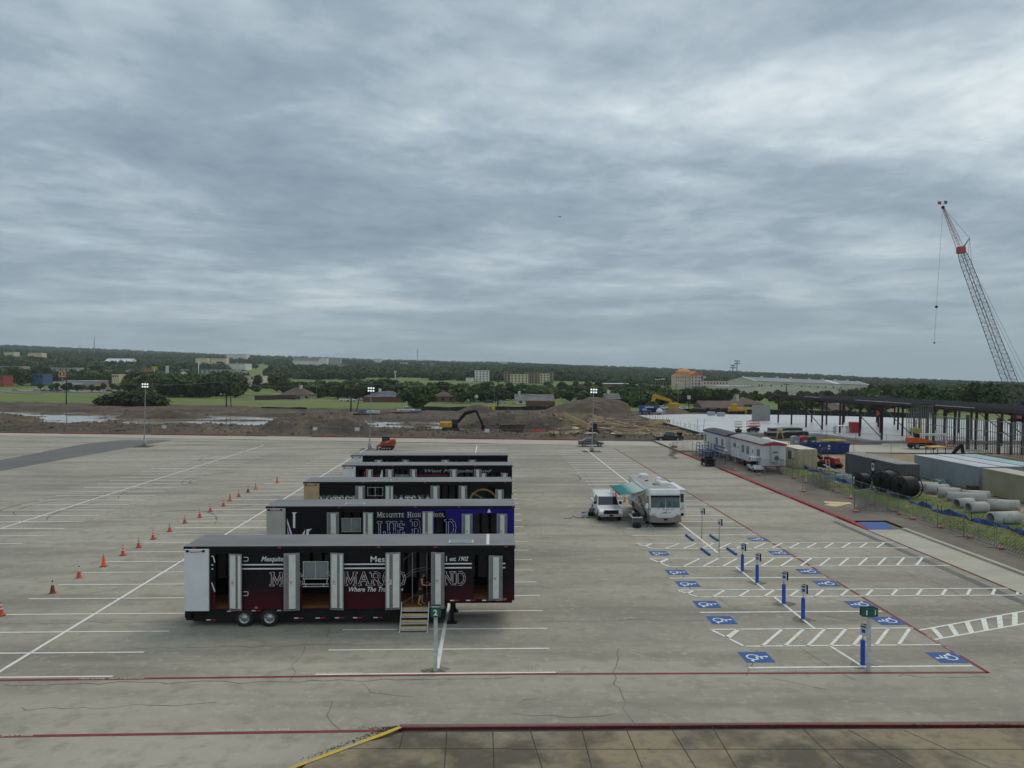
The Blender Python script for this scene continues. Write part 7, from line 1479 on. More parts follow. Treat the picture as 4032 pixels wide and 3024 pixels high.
def crown_mesh(name,R,H,z0,n,ls,seed,m,lobes=11,core=True):
    """lumpy crown of leaf clumps; R radius, H height of crown, z0 its underside"""
    r=np.random.default_rng(seed); C=[]
    for k in range(lobes):
        a=r.uniform(0,2*np.pi); t=r.uniform(0,1); rr=R*(.62*np.sin(np.pi*(.12+.80*t))**.7)*np.sqrt(r.uniform(.15,1)); C.append((rr*np.cos(a),rr*np.sin(a),z0+H*(.14+.72*t),R*r.uniform(.30,.50)))
    C.append((0,0,z0+H*.5,R*.55)); C=np.array(C)
    k=r.integers(0,len(C),n); d=r.normal(size=(n,3)); d/=np.linalg.norm(d,axis=1)[:,None]; rad=C[k,3]*(r.uniform(.55,1.12,n))
    P=C[k,:3]+d*rad[:,None]*np.array([1,1,.85]); P[:,2]=np.clip(P[:,2],z0*.8,z0+H*1.06)
    # leaf clump: a bent quad, facing roughly outward
    nrm=d+r.normal(size=(n,3))*.55; nrm/=np.linalg.norm(nrm,axis=1)[:,None]; u=np.cross(nrm,r.normal(size=(n,3))); u/=np.linalg.norm(u,axis=1)[:,None]; v=np.cross(nrm,u)
    s=ls*r.uniform(.6,1.4,n)[:,None]
    V=np.stack([P-u*s-v*s*.6,P+u*s*.9-v*s*.8,P+u*s+v*s*.7-nrm*s*.25,P-u*s*.8+v*s*.9],1).reshape(-1,3)
    F=[tuple(range(4*i,4*i+4)) for i in range(n)]; V=V.tolist()
    if core:
        for cx,cy,cz,cr in C:
            o=len(V); 
            for (a,b_,c_) in ((1,0,0),(-1,0,0),(0,1,0),(0,-1,0),(0,0,.8),(0,0,-.8)): V.append((cx+a*cr*.72,cy+b_*cr*.72,cz+c_*cr*.72))
            F+= [(o+a,o+b_,o+c_) for a,b_,c_ in ((0,2,4),(2,1,4),(1,3,4),(3,0,4),(2,0,5),(1,2,5),(3,1,5),(0,3,5))]
    me=bpy.data.meshes.new(name); me.from_pydata(V,[],F); me.materials.append(m); return me
def trunk_mesh(h,r0,seed):
    b=MB(); r=random.Random(seed); b.tube((0,0,-.4),(.1,.05,h*.45),r0,7,r0*.7); 
    for k in range(5): a=k*1.3+r.uniform(0,.5); b.tube((.1,.05,h*r.uniform(.3,.45)),(h*.22*math.cos(a),h*.22*math.sin(a),h*r.uniform(.6,.8)),r0*.5,5,r0*.2)
    return b.mesh('trunk',M_bark)
PROTO=[]
for k,(R,H,z0,n,ls,m) in enumerate(((4.9,8.8,.7,1600,.42,M_leafA),(5.7,8.5,.6,1800,.44,M_leafB),(4.2,9.0,.8,1400,.40,M_leafA),(5.4,8.2,.6,1600,.45,M_leafB),(4.6,8.8,.7,1500,.42,M_leafA))):
    PROTO.append((crown_mesh('crown',R,H,z0,n,ls,k+1,m,13),trunk_mesh(z0+H*.7,.28,k)))
SMALL=(crown_mesh('crown',1.9,3.2,1.4,420,.30,40,M_leafA,7),trunk_mesh(3.4,.12,9)); BUSH=(crown_mesh('crown',3.2,4.8,.1,900,.36,41,M_leafA,9),trunk_mesh(3,.15,8))
rt=random.Random(21); MASS=[]
def tree(x,y,h,lb,group,p=None,wide=1.0,base=None,z=None):
    c,t=p or rt.choice(PROTO); hh=max(v.co.z for v in c.vertices[:40]) if 0 else None
    nat={id(SMALL[0]):4.7,id(BUSH[0]):5.0}.get(id(c),9.6); s=h/nat
    T=empty('tree',lb,'tree',(x,y,tz(x,y)-.05 if z is None else z),rt.uniform(0,6.28),group); T.scale=(s*wide,s*wide,s)
    inst('crown',c,T); inst('trunk',t,T); return T
def row(lb,group,sx0,sx1,Y0,Y1,n,h0,h1,p=None,wide=(1.0,1.45),hide=(),mass=None):
    for i in range(n):
        sx=sx0+(sx1-sx0)*(i+rt.uniform(.1,.9))/n; Y=rt.uniform(Y0,Y1); g=AT(sx,1500,Y); h=rt.uniform(h0,h1)
        if h0>100: h=max(3.0,AT(sx,h,Y).z-tz(g.x,Y))
        if any(a<sx<c for a,c in hide): continue
        if mass is not None: mass.append((g.x,Y,tz(g.x,Y)-.1,h/9.6)); continue
        tree(g.x,Y,h,lb,group,p,rt.uniform(*wide)*(1 if h>6 else 1.35))
row('dark leafy tree in the long clump behind the first lamp post','trees of the clump left of the field',520,940,395,460,36,1462,1500)
row('low bushy tree of the thicket at the edge of the dug site','thicket trees',415,630,283,298,8,4.6,6.2,BUSH,(1.0,1.5))
row('small round tree beside the fast food restaurant lot','small trees by the restaurant',150,480,490,545,12,4.6,6.6,SMALL,(1.0,1.5))
row('leafy tree behind the brown hip roofed house','trees round the nearer houses',1110,1330,400,450,20,1492,1522); row('leafy tree between the two fenced houses','trees between the houses',1320,1560,375,440,24,1490,1518)
g=AT(1640,1605,283); tree(g.x,283,10.4,'broad lone tree standing behind the white pickup truck',None,PROTO[1],1.2); tree(AT(1668,1600,292).x,292,8.6,'leafy companion tree touching the broad lone tree',None,PROTO[3],1.1)
row('leafy street tree behind the black silt fence','street trees behind the field',1690,2010,320,420,30,1502,1545); row('tree crowding behind the house with the pale chimney','trees behind the chimney house',1970,2310,345,430,27,1512,1542)
row('tree rising behind the big dirt mound','trees behind the mound',2290,2480,315,400,18,1518,1545); row('tall dense tree behind the blue boom lift','dense trees behind the slab corner',2470,2860,290,400,44,1518,1550)
row('tree between the slab houses and the warehouse','trees before the warehouse',2850,3450,310,450,52,1534,1562,mass=MASS); row('tree in the belt behind the steel frame','tree belt behind the steel frame',3380,4120,235,480,66,1500,1560,mass=MASS); row('tree seen under the roof of the steel frame','trees under the roofline',3080,3460,252,300,44,1568,1600,None,(1,1.4),((3262,3350),),mass=MASS)
row('tree on the far side of the restaurant street','trees beyond the restaurant',0,520,620,800,34,1440,1480,None,(.9,1.2),((200,300),),mass=MASS); row('tree among the roadside shops beyond the field','trees among the shops',520,1100,560,900,26,1458,1495,mass=MASS); row('tree on the lawn before the pale hotels','trees before the hotels',1500,2350,480,600,20,1512,1530); row('shrub like tree on the green slope behind the houses','shrub trees on the slope',1000,1300,520,640,9,4,6,BUSH)
row('','',1080,2560,430,560,70,1500,1524,mass=MASS); row('','',2380,2900,410,520,34,1519,1534,mass=MASS)
# far woods: one mass, geometry-node instances of a leafy crown on scattered points
far=[crown_mesh('wood_crown',6.2,9.0,.3,300,.95,60+k,M_leafC,9) for k in range(3)]
rw=np.random.default_rng(5); npt=36000
sxs=rw.uniform(-260,4300,npt); rr_=np.exp(rw.uniform(np.log(560),np.log(5300),npt)); az_=np.arctan((sxs-2016)/3000)+YAW; X=rr_*np.sin(az_); Y=rr_*np.cos(az_)
start=np.interp(sxs,[-300,400,900,1000,1450,1500,2350,2420,2900,2960,3430,3480,4300],[760,760,900,1000,1000,985,985,900,880,640,620,540,520])
keep=rr_>start
clr=[(560,1050,1000,1500),(880,1560,1500,2300),(0,560,760,900),(1830,2230,850,960),(2560,2900,740,840),(820,1100,1200,1500),(380,540,1350,1560)]
for a,c,r0,r1 in clr: keep&=~((sxs>a)&(sxs<c)&(rr_>r0)&(rr_<r1)&(rw.uniform(0,1,npt)<.93))
pt=fbm(X,Y,260,3,77); keep&=~((pt>.16)&(rr_<2600)&(sxs<1700))
X,Y=X[keep],Y[keep]; Z=terr(X,Y)-.3
def gn_scatter(name,pts,protos,label,scl):
    me=bpy.data.meshes.new(name); me.from_pydata(pts,[],[]); at=me.attributes.new('sc','FLOAT','POINT'); at.data.foreach_set('value',np.asarray(scl,dtype=np.float32)); o=bpy.data.objects.new(name,me); COL.objects.link(o); stuff(o,label,'woodland')
    ng=bpy.data.node_groups.new(name,'GeometryNodeTree'); ng.interface.new_socket('Geometry',in_out='INPUT',socket_type='NodeSocketGeometry'); ng.interface.new_socket('Geometry',in_out='OUTPUT',socket_type='NodeSocketGeometry')
    A=ng.nodes.new('NodeGroupInput'); B=ng.nodes.new('NodeGroupOutput'); J=ng.nodes.new('GeometryNodeGeometryToInstance')
    for p in protos:
        oi=ng.nodes.new('GeometryNodeObjectInfo'); oi.inputs[0].default_value=p; oi.transform_space='ORIGINAL'; ng.links.new(oi.outputs['Geometry'],J.inputs[0])
    I=ng.nodes.new('GeometryNodeInstanceOnPoints'); I.inputs['Pick Instance'].default_value=True
    rs=ng.nodes.new('GeometryNodeInputNamedAttribute'); rs.data_type='FLOAT'; rs.inputs['Name'].default_value='sc'; rot=ng.nodes.new('FunctionNodeRandomValue'); rot.data_type='FLOAT_VECTOR'; rot.inputs[0].default_value=(0,0,0); rot.inputs[1].default_value=(0,0,6.283)
    ng.links.new(A.outputs[0],I.inputs['Points']); ng.links.new(J.outputs[0],I.inputs['Instance']); ng.links.new(rs.outputs['Attribute'],I.inputs['Scale']); ng.links.new(rot.outputs[0],I.inputs['Rotation']); ng.links.new(I.outputs[0],B.inputs[0])
    md=o.modifiers.new('scatter','NODES'); md.node_group=ng; return o
fp=[]
for k,me_ in enumerate(far):
    g=AT(300+1500*k,1450,1000); T=empty('tree','leafy tree at the near edge of the far woods','tree',(g.x,g.y,tz(g.x,g.y)-.3),0,'trees at the near edge of the far woods'); fp.append(inst('crown',me_,T)); inst('trunk',PROTO[0][1],T)
rq=np.hypot(X,Y); sq_=sxs[keep]; lim=np.where((sq_>2250),np.interp(rq,[500,900,1600,3000],[.62,.75,1.0,1.6]),np.interp(rq,[600,1200,2500],[.95,1.3,1.75]))
gn_scatter('woodland',np.stack([X,Y,Z],1).tolist(),fp,'dark green far woodland rolling back to the horizon',lim*rw.uniform(.55,1.0,len(X)))
A_=np.array(MASS); pc=[]
for me_,_ in PROTO[:4]: pass
TB_=[o for o in bpy.data.objects if o.name.startswith('crown') and o.data in [PROTO[k][0] for k in range(5)]]; seen={}
for o in TB_: seen.setdefault(o.data.name,o)
gn_scatter('tree_belt',A_[:,:3].tolist(),list(seen.values()),'green tree belts massed behind the steel frame, warehouse trees and shops',A_[:,3]*.98)
# ================================================================== FAR ROADS, LOTS
def road(name,pts,w,m,z):
    b=MB(); P=[]
    for (ax,ay),(bx,by) in zip(pts,pts[1:]):
        for i in range(12): P.append((ax+(bx-ax)*i/12,ay+(by-ay)*i/12))
    P.append(pts[-1]); b.ribbon([(x,y,tz(x,y)+z) for x,y in P],w); return struct(b.build(name,m))
def XY(sx,Y): p=AT(sx,1500,Y); return (p.x,Y)
M_road=surf('grey_road',(.23,.225,.21),[((.17,.165,.155),.45,.68,.05,S1,.7)],rough=.9,bump=0)
road('field_street',[XY(900,385),XY(1300,356),XY(1600,340),XY(2050,322),XY(2400,300)],6,M_road,.08); road('field_path',[XY(900,478),XY(1150,470)],3,M_lotlight,.1); road('restaurant_street',[XY(-200,505),XY(300,476),XY(620,455)],9,M_road,.09); road('shop_road',[XY(480,600),XY(900,720),XY(1300,820),XY(1700,880)],12,M_road,.12); road('slope_road',[XY(640,640),XY(1100,800)],10,M_road,.14); road('cross_street',[XY(330,560),XY(370,700),XY(395,900)],14,M_road,.13)
sheet('restaurant_lot',[XY(-200,515),XY(470,500),XY(520,640),XY(-200,690)],M_road,-.15,None); sheet('mud_track',[XY(1180,258),XY(1660,250),XY(1660,253),XY(1180,262)],M_lotlight,-.12,None)
# ================================================================== FAR BUILDINGS
def walls(key,c,v=.05): return mat(key,c,.75,var=v,vs=.12)
W_cream=walls('wall_cream',(.64,.55,.38)); W_grey=walls('wall_grey',(.34,.335,.32)); W_white=walls('wall_pale',(.66,.65,.60)); W_brick=walls('wall_brick',(.20,.11,.085),.15); W_tan=walls('wall_tan',(.40,.36,.25)); W_brown=walls('wall_brown',(.27,.205,.165)); W_pink=walls('wall_pink',(.62,.51,.45)); W_green=walls('wall_grey_green',(.58,.57,.46)); W_salmon=walls('wall_salmon',(.42,.19,.13)); W_blue=walls('wall_blue',(.05,.11,.23)); W_red=walls('wall_red',(.30,.06,.05)); W_yel=walls('wall_yellow',(.50,.46,.27))
R_brown=mat('roof_brown',(.125,.09,.075),.9,var=.15,vs=.4,stretch=(1,1,6)); R_grey=mat('roof_grey',(.17,.165,.16),.9,var=.15,vs=.3); R_white=mat('roof_white',(.60,.62,.62),.5,var=.06); R_orange=mat('roof_orange',(.58,.21,.06),.7,var=.12,vs=.2); R_blue=mat('roof_tarp',(.10,.12,.16),.7,var=.3,vs=.3)
WIN=MB().box(-.5,.5,-.04,.0,0,1).mesh('window',M_glass)
def win_grid(B,x0,x1,z0,fl,fh,cols,w=1.1,h=1.5,y=0.0):
    for f in range(fl):
        for c in range(cols): inst('window',WIN,B,(x0+(x1-x0)*(c+.5)/cols,y-.005,z0+f*fh+.9),(0,0,0),(w,1,h))
def block(name,lb,cat,sx0,sx1,ytop,Y,depth,wm_,rm,ybase=None,wins=None,parapet=.5,group=None,rz=0):
    x0,x1=AT(sx0,1500,Y).x,AT(sx1,1500,Y).x; zt=AT((sx0+sx1)/2,ytop,Y).z; zb=min(tz(x0,Y),tz(x1,Y))-.6; w=x1-x0; h=max(2.6,zt-zb)
    B=empty(name,lb,cat,(x0,Y,zb),rz,group); MB().box(0,w,0,depth,0,h).build('wall',wm_,B); MB().box(-.15,w+.15,-.15,depth+.15,h+.002,h+.25).build('roof',rm,B)
    if wins: fl,cols,fh=wins; win_grid(B,w*.04,w*.96,h-fl*fh-.3,fl,fh,cols,min(1.4,w/cols*.45),min(1.6,fh*.55))
    return B,w,h
def gable(name,lb,sx0,sx1,yeave,yridge,Y,depth,wm_,rm,chim=None,hip=False,wins=3,cat='house',side=None):
    x0,x1=AT(sx0,1500,Y).x,AT(sx1,1500,Y).x; zb=tz((x0+x1)/2,Y)-.3; ze=AT((sx0+sx1)/2,yeave,Y).z; zr=AT((sx0+sx1)/2,yridge,Y).z; w=x1-x0; e=ze-zb; r_=zr-zb
    B=empty(name,lb,cat,(x0,Y,zb)); MB().box(0,w,0,depth,0,e).build('wall',wm_,B); o=.5
    b=MB(); i_=depth*.45 if hip else 0
    vs=[(-o,-o,e-.1),(w+o,-o,e-.1),(w+o,depth+o,e-.1),(-o,depth+o,e-.1),(i_-o if not hip else i_,depth/2,r_),(w+o if not hip else w-i_,depth/2,r_)]
    b.add(vs,[(0,1,5,4),(2,3,4,5),(1,2,5),(3,0,4),(3,2,1,0)]); R=b.build('roof',rm,B)
    if chim: MB().box(chim*w-.5,chim*w+.5,depth*.4,depth*.6,e,r_+1.2).build('chimney',W_white,R)
    for k in range(wins): inst('window',WIN,B,(w*(k+.5)/wins,-.005,e*.35),(0,0,0),(1.3,1,e*.4))
    return B,w,e
def board_fence(lb,sx0,sx1,Y0,Y1,h,m):
    a,c=XY(sx0,Y0),XY(sx1,Y1); d=math.hypot(c[0]-a[0],c[1]-a[1]); F=empty('board_fence',lb,'fence',(a[0],a[1],tz(*a)),math.atan2(c[1]-a[1],c[0]-a[0])); n=max(2,int(d/2.4))
    me=MB().box(0,d/n-.04,-.04,.04,0,h).mesh('fence_panel',m)
    for i in range(n): inst('fence_panel',me,F,(i*d/n,0,rt.uniform(-.05,.05)))
    return F
F_red=mat('fence_red_brown',(.17,.075,.05),.85,var=.2,vs=.8); F_dark=mat('fence_dark_brown',(.085,.055,.045),.85,var=.2,vs=.8)
gable('house','brown hip roofed house behind the dark board fence',1098,1222,1556,1527,380,13,W_tan,R_brown,.6,True,4); board_fence('dark brown board fence before the hip roofed house',1002,1165,366,374,2.2,F_dark)
gable('house','house with a patched blue grey roof behind the red brown fence',1432,1590,1562,1541,360,14,W_brick,R_blue,.35,True,4); board_fence('long red brown board fence before the patched roof house',1428,1592,342,338,2.4,F_red)
gable('house','house with a red tiled roof beyond the patched roof one',1530,1630,1558,1538,392,12,W_brick,R_brown,None,True,3); gable('house','house with a pale gable and white chimney left of the dirt mound',2032,2180,1576,1553,322,12,W_white,R_grey,.1,False,4); board_fence('red brown board fence before the white chimney house',2070,2186,306,300,2.0,F_red)
gable('house','house with a steep dark roof among the street trees',1700,1790,1560,1540,340,12,W_brick,R_brown,None,True,3); gable('house','small brick house with white chimneys right of the dirt mound',2388,2440,1570,1550,305,10,W_brick,R_grey,.3,False,2); gable('house','dark brick house behind the utility pole by the blue lift',2498,2545,1575,1560,300,10,W_brown,R_grey,.4,False,2)
gable('house','pale gabled house with a brown roof beyond the slab',2768,2930,1604,1580,272,12,W_tan,R_brown,.0 or None,False,4); gable('house','house with two white chimneys behind the pale gabled one',2905,3010,1592,1568,300,12,W_brick,R_brown,.15,True,3); gable('house','grey roofed house in the trees by the concrete wall panel',2850,2905,1582,1560,320,10,W_white,R_grey,None,False,2); gable('house','pale yellow house with a steep roof seen under the steel frame',3276,3340,1612,1590,262,10,W_yel,R_brown,.7,False,2); gable('house','low house in the trees left of the yellow one',3180,3240,1600,1584,285,10,W_tan,R_grey,None,True,2); gable('house','brick house in the trees beyond the stud wall',3500,3590,1622,1606,280,11,W_brick,R_grey,None,True,3)
# hotels
B,w,h=block('hotel','small pale grey hotel standing alone on the green slope','hotel',1869,1927,1458,960,16,W_white,R_grey,None,(5,4,3.1)); block('shelter','pale canopy shelter beside the small grey hotel','shelter',1834,1866,1488,950,8,W_white,R_white)
x0=AT(1985,1500,890).x; zb=tz(x0,890)-.6; H2=empty('hotel','long beige and brown hotel under construction without roof','hotel',(x0,890,zb)); px_=890/3000
segs=[(0,24,W_brown,1463),(24,94,W_cream,1473),(84,110,W_brown,1466),(106,146,W_brown,1468),(140,178,W_cream,1470),(176,196,W_brown,1466)]
for k,(a,c,m_,yt) in enumerate(segs):
    h=AT(2080,yt,890).z-zb; y_=(-2.2 if m_ is W_cream else 0)-(.07*k); MB().box(a*px_+.02*k,c*px_-.02*k,y_,14+.1*k,0,h).build('wall_block',m_,H2); MB().box(a*px_-.3+.02*k,c*px_+.3-.02*k,y_-.3,14.4+.1*k,h+.003*k,h+.4+.003*k).build('parapet',R_brown,H2)
    n=max(1,round((c-a)/15)); 
    for f in range(4):
        for q in range(n): inst('window',WIN,H2,(a*px_+(c-a)*px_*(q+.5)/n,y_-.01,h-3.0-f*3.0),(0,0,0),(1.6,1,1.7))
# orange roofed hotel
x0=AT(2661,1500,800).x; zb=tz(x0,800)-.5; OH=empty('hotel','pink hotel with a stepped bright orange roof behind the trees','hotel',(x0,800,zb)); w=27; hz_=AT(2700,1480,800).z-zb
MB().box(0,15.5,3,20,0,hz_).build('wall',W_pink,OH); MB().box(15.6,w,0,20,0,hz_+.3).build('gable_wing',W_pink,OH); MB().box(4,17,6,16,hz_,hz_+4.5).build('tower',W_pink,OH)
b=MB(); b.add([(-.6,2.4,hz_+.02),(17,2.4,hz_+.02),(17,20.6,hz_+.02),(-.6,20.6,hz_+.02),(7,10,hz_+5.5),(16,10,hz_+6.5)],[(0,1,5,4),(2,3,4,5),(1,2,5),(3,0,4)]); b.build('main_roof',R_orange,OH); b=MB(); b.add([(3.2,5.2,hz_+4.6),(18,5.2,hz_+4.6),(18,16.8,hz_+4.6),(3.2,16.8,hz_+4.6),(7,11,hz_+7.6),(14,11,hz_+7.6)],[(0,1,5,4),(2,3,4,5),(1,2,5),(3,0,4),(3,2,1,0)]); b.build('top_roof',R_orange,OH); b=MB(); xm=(15.2+w+.4)/2; b.add([(15.0,-.6,hz_+.35),(w+.5,-.6,hz_+.35),(w+.5,20.6,hz_+.35),(15.0,20.6,hz_+.35),(xm,-.6,hz_+5),(xm,20.6,hz_+5)],[(0,4,5,3),(1,2,5,4),(0,1,4),(2,3,5)]); b.build('wing_roof',R_orange,OH); MB().add([(15.6,-.02,hz_+.3),(w,-.02,hz_+.3),(xm,-.02,hz_+4.6)],[(0,1,2)]).build('gable',W_pink,OH)
win_grid(OH,.5,12,hz_-16.6,5,3.2,5,.9,1.5,2.99); win_grid(OH,16,w-.3,hz_-16.4,5,3.2,3,1.2,1.6,-.01); b=MB(); b.box(1.5,9,-1.5,3,0,5); b.prism([(1,5),(9.5,5),(5.2,7)],-2,3); b.build('porch',W_pink,OH)
for s in (.9,1.4,1.9,2.4): pass
for k,(sx,top,lb) in enumerate(((2764,1466,'flagpole with a striped flag beside the orange roofed hotel'),(2758,1482,'shorter flagpole with a dark flag beside the orange roofed hotel'),(2770,1480,'flagpole with a white flag beside the orange roofed hotel'))):
    p=AT(sx,top,785); F=empty('flagpole',lb,'flagpole',(p.x,785,tz(p.x,785)-.1)); hh=p.z-tz(p.x,785); MB().tube((0,0,0),(0,0,hh),.15,5).build('pole',M_wht,F); b=MB(); b.add([(0,0,hh-.2),(2.8,.3,hh-.6),(2.6,.2,hh-2.4),(0,0,hh-2.2)],[(0,1,2,3)]); b.build('flag',(M_crim,M_navy,M_signw)[k],F)
block('pavilion','low pink building with an orange roof right of the tall hotel','building',2765,2872,1502,790,20,W_pink,R_orange,None,(1,8,3.2))
# rodeo billboard
p0,p1=AT(2576,1486,760),AT(2628,1501,760); RB=empty('billboard','black billboard on legs with white script lettering above the trees','billboard',(p0.x,760,0)); wb=p1.x-p0.x
MB().box(0,wb,0,.5,p1.z,p0.z).build('board',M_blk,RB)
for k in range(5): MB().box(wb*(.1+.2*k)-.12,wb*(.1+.2*k)+.12,.1,.4,-1,p1.z).build('leg',M_steel,RB)
text_obj('Mesquite',1.6,M_letter,RB,Matrix.Translation((.5,-.03,p1.z+1.2))@Matrix.Rotation(math.pi/2,4,'X'),'lettering',shear=.4,fit=wb*.42,bold=.05); text_obj('RODEO',1.8,M_letter,RB,Matrix.Translation((wb*.5,-.03,p1.z+1.2))@Matrix.Rotation(math.pi/2,4,'X'),'lettering',fit=wb*.34,bold=.08)
# warehouse: long wall, gable, roof
c0=Vector((*XY(2972,500),0)); c1=Vector((*XY(3426,600),0)); zb=tz(c0.x,c0.y)-.6; ze=AT(2972,1500,500).z; zr=AT(2917,1483,508).z
ux=(c1-c0); Lw=ux.length; ux.normalize(); WH=empty('warehouse','long pale warehouse with a low grey roof above the trees','warehouse',(c0.x,c0.y,zb),math.atan2(ux.y,ux.x)); WH.rotation_euler=(0,.0235,math.atan2(ux.y,ux.x)); WH.rotation_mode='XYZ'; e=ze-zb; r_=zr-zb; Dw=21
MB().box(0,Lw,0,Dw,0,e).build('wall',W_green,WH); b=MB(); b.add([(-.5,-.5,e-.05),(Lw+.5,-.5,e-.05),(Lw+.5,Dw+.5,e-.05),(-.5,Dw+.5,e-.05),(-.5,Dw/2,r_),(Lw+.5,Dw/2,r_)],[(0,1,5,4),(2,3,4,5)]); RF=b.build('roof',mat('metal_roof',(.27,.28,.29),.85,var=.08,vs=.1,spec=.1),WH); MB().add([(-.02,0,e-.05),(-.02,Dw,e-.05),(-.02,Dw/2,r_-.1)],[(0,1,2)]).build('gable',W_green,WH); MB().add([(Lw+.02,0,e-.05),(Lw+.02,Dw,e-.05),(Lw+.02,Dw/2,r_-.1)],[(2,1,0)]).build('gable',W_green,WH)
for k,t in enumerate((.03,.05,.12,.2,.36,.43,.5,.57,.64,.71,.90,.96)): inst('window',WIN,WH,(t*Lw,-.01,e-3.4),(0,0,0),(1.6,1,1.3))
for k in range(7): inst('window',WIN,WH,(-.02,2+k*2.8,e-4.2),(0,0,-math.pi/2),(1.6,1,1.3))
for t in (0,.11,.22,.34,.45,.56,.67,.78,.89): MB().box(t*Lw,t*Lw+.25,-.12,-.003,0,e-.1).build('pilaster',W_green,WH)
for t in (.15,.27,.38,.54,.66,.78,.9): MB().box(t*Lw-.7,t*Lw+.7,Dw/2-.7,Dw/2+.7,r_-.3,r_+1.0).build('roof_vent',R_white,RF)
for t0,t1 in ((0,.012),(.66,.70),(.985,1.0)): b=MB(); b.add([(t0*Lw,-.52,e+.0),(t1*Lw,-.52,e+.0),(t1*Lw,Dw/2,r_+.05),(t0*Lw,Dw/2,r_+.05)],[(0,1,2,3)]); b.build('pale_sheet',R_white,RF)
block('annex','low pale annex in front of the warehouse gable','building',2826,2968,1521,470,14,W_green,R_white); block('store','flat roofed brick store with a white roof edge among trees','store',2358,2490,1512,540,30,W_brick,R_white); block('pale_block','pale block beside the brick store among the trees','building',2420,2520,1516,600,14,W_white,R_white)
# fast food restaurant and its sign
B,w,h=block('restaurant','dark fast food restaurant with a pale roof band and arched entry','restaurant',252,380,1500,575,18,W_brown,R_white)
MB().box(-.3,w+.3,-.32,-.16,h-2.8,h-.05).build('fascia',W_grey,B); text_obj("McDonald's",1.2,M_letter,B,Matrix.Translation((w*.24,-.36,h-2.4))@Matrix.Rotation(math.pi/2,4,'X'),'lettering',fit=8,bold=.04)
for k in range(6): inst('window',WIN,B,(w*(.1+.15*k),-.02,.9),(0,0,0),(2.4,1,2.2))
MB().box(-.2,w+.2,-.6,-.02,3.6,3.8).build('canopy',W_white,B)
block('entry_pavilion','beige restaurant entry pavilion with an arched top','building',212,250,1505,572,10,W_cream,R_white); 
p=AT(245,1460,545); q_=AT(245,1487,545); zb=tz(p.x,545); AS=empty('arches_sign','golden arches sign over a red panel on a tall pole','sign',(p.x,545,zb)); hs=p.z-zb; hp=q_.z-zb
b=MB(); wa=4.6/2
for s in (-1,1):
    pl=[(s*wa/2+ (wa/2-.25)*1.05*math.cos(R_(t)), hp+1.5+(hs-hp-1.6)*math.sin(R_(t))) for t in range(0,181,15)]
    for a,c in zip(pl,pl[1:]): b.tube((a[0]*1.05,-.2,a[1]),(c[0]*1.05,-.2,c[1]),.27,6)
b.build('arches',mat('arch_yellow',(.72,.46,.02),.4,var=0),AS); MB().box(-2.5,2.5,-.3,.3,hp,hp+1.9).build('red_panel',W_red,AS); text_obj("McDonald's",.7,M_letter,AS,Matrix.Translation((-2.2,-.33,hp+.7))@Matrix.Rotation(math.pi/2,4,'X'),'lettering',fit=4.4,bold=.03); MB().box(-.25,.25,-.2,.2,0,hp).build('pole',M_steel,AS)
DC=empty('drive_through_canopy','yellow striped canopy on white posts beside the restaurant','canopy',(AT(390,1530,560).x,560,-.2)); MB().box(-3,4,-2,2,3.2,3.6).build('top',mat('canopy_yellow',(.55,.50,.05),.5,var=.05),DC)
for x in (-2.6,.6,3.6): MB().box(x-.2,x+.2,-1.8,-1.4,0,3.2).build('post',M_wht,DC)
def tower_sign(lb,sx,ytop,yb_,Y,kind):
    p=AT(sx,ytop,Y); z=tz(p.x,Y); S=empty('pole_sign',lb,'sign',(p.x,Y,z)); h=p.z-z; hb=AT(sx,yb_,Y).z-z; MB().tube((0,0,0),(0,0,h-.3),.35,8).build('pole',M_wht,S)
    if kind=='disc': b=MB(); b.lathe([(0,-.3),(3,-.3),(3,.3),(0,.3)],20,'y'); b.v=[(x,y-.4,z_+h-3) for x,y,z_ in b.v]; b.build('disc',M_signw,S); MB().box(-1.8,1.8,-.72,-.705,h-3.5,h-2.5).build('mark',M_crim,S); MB().box(-1.5,1.5,-.5,-.2,h-8.2,h-6.8).build('panel',M_signw,S)
    elif kind=='box': MB().box(-2.6,2.6,-.5,.5,hb,h).build('panel',mat('sign_yellow_green',(.42,.42,.03),.5,var=.05),S)
    elif kind=='white': MB().box(-1.2,1.2,-.5,.5,hb,h).build('panel',M_signw,S)
    return S
tower_sign('round white sign on a pole rising behind the tree clump',723,1463,1475,640,'disc'); tower_sign('yellow green box sign on a pole above the tree clump',608,1442,1452,800,'box'); tower_sign('slender white pylon sign above the tree clump',658,1440,1478,700,'white'); tower_sign('tall bare grey pylon right of the tree clump',782,1420,1430,760,'none'); tower_sign('white pylon sign on the lawn left of the pale hotels',1556,1460,1468,800,'white')
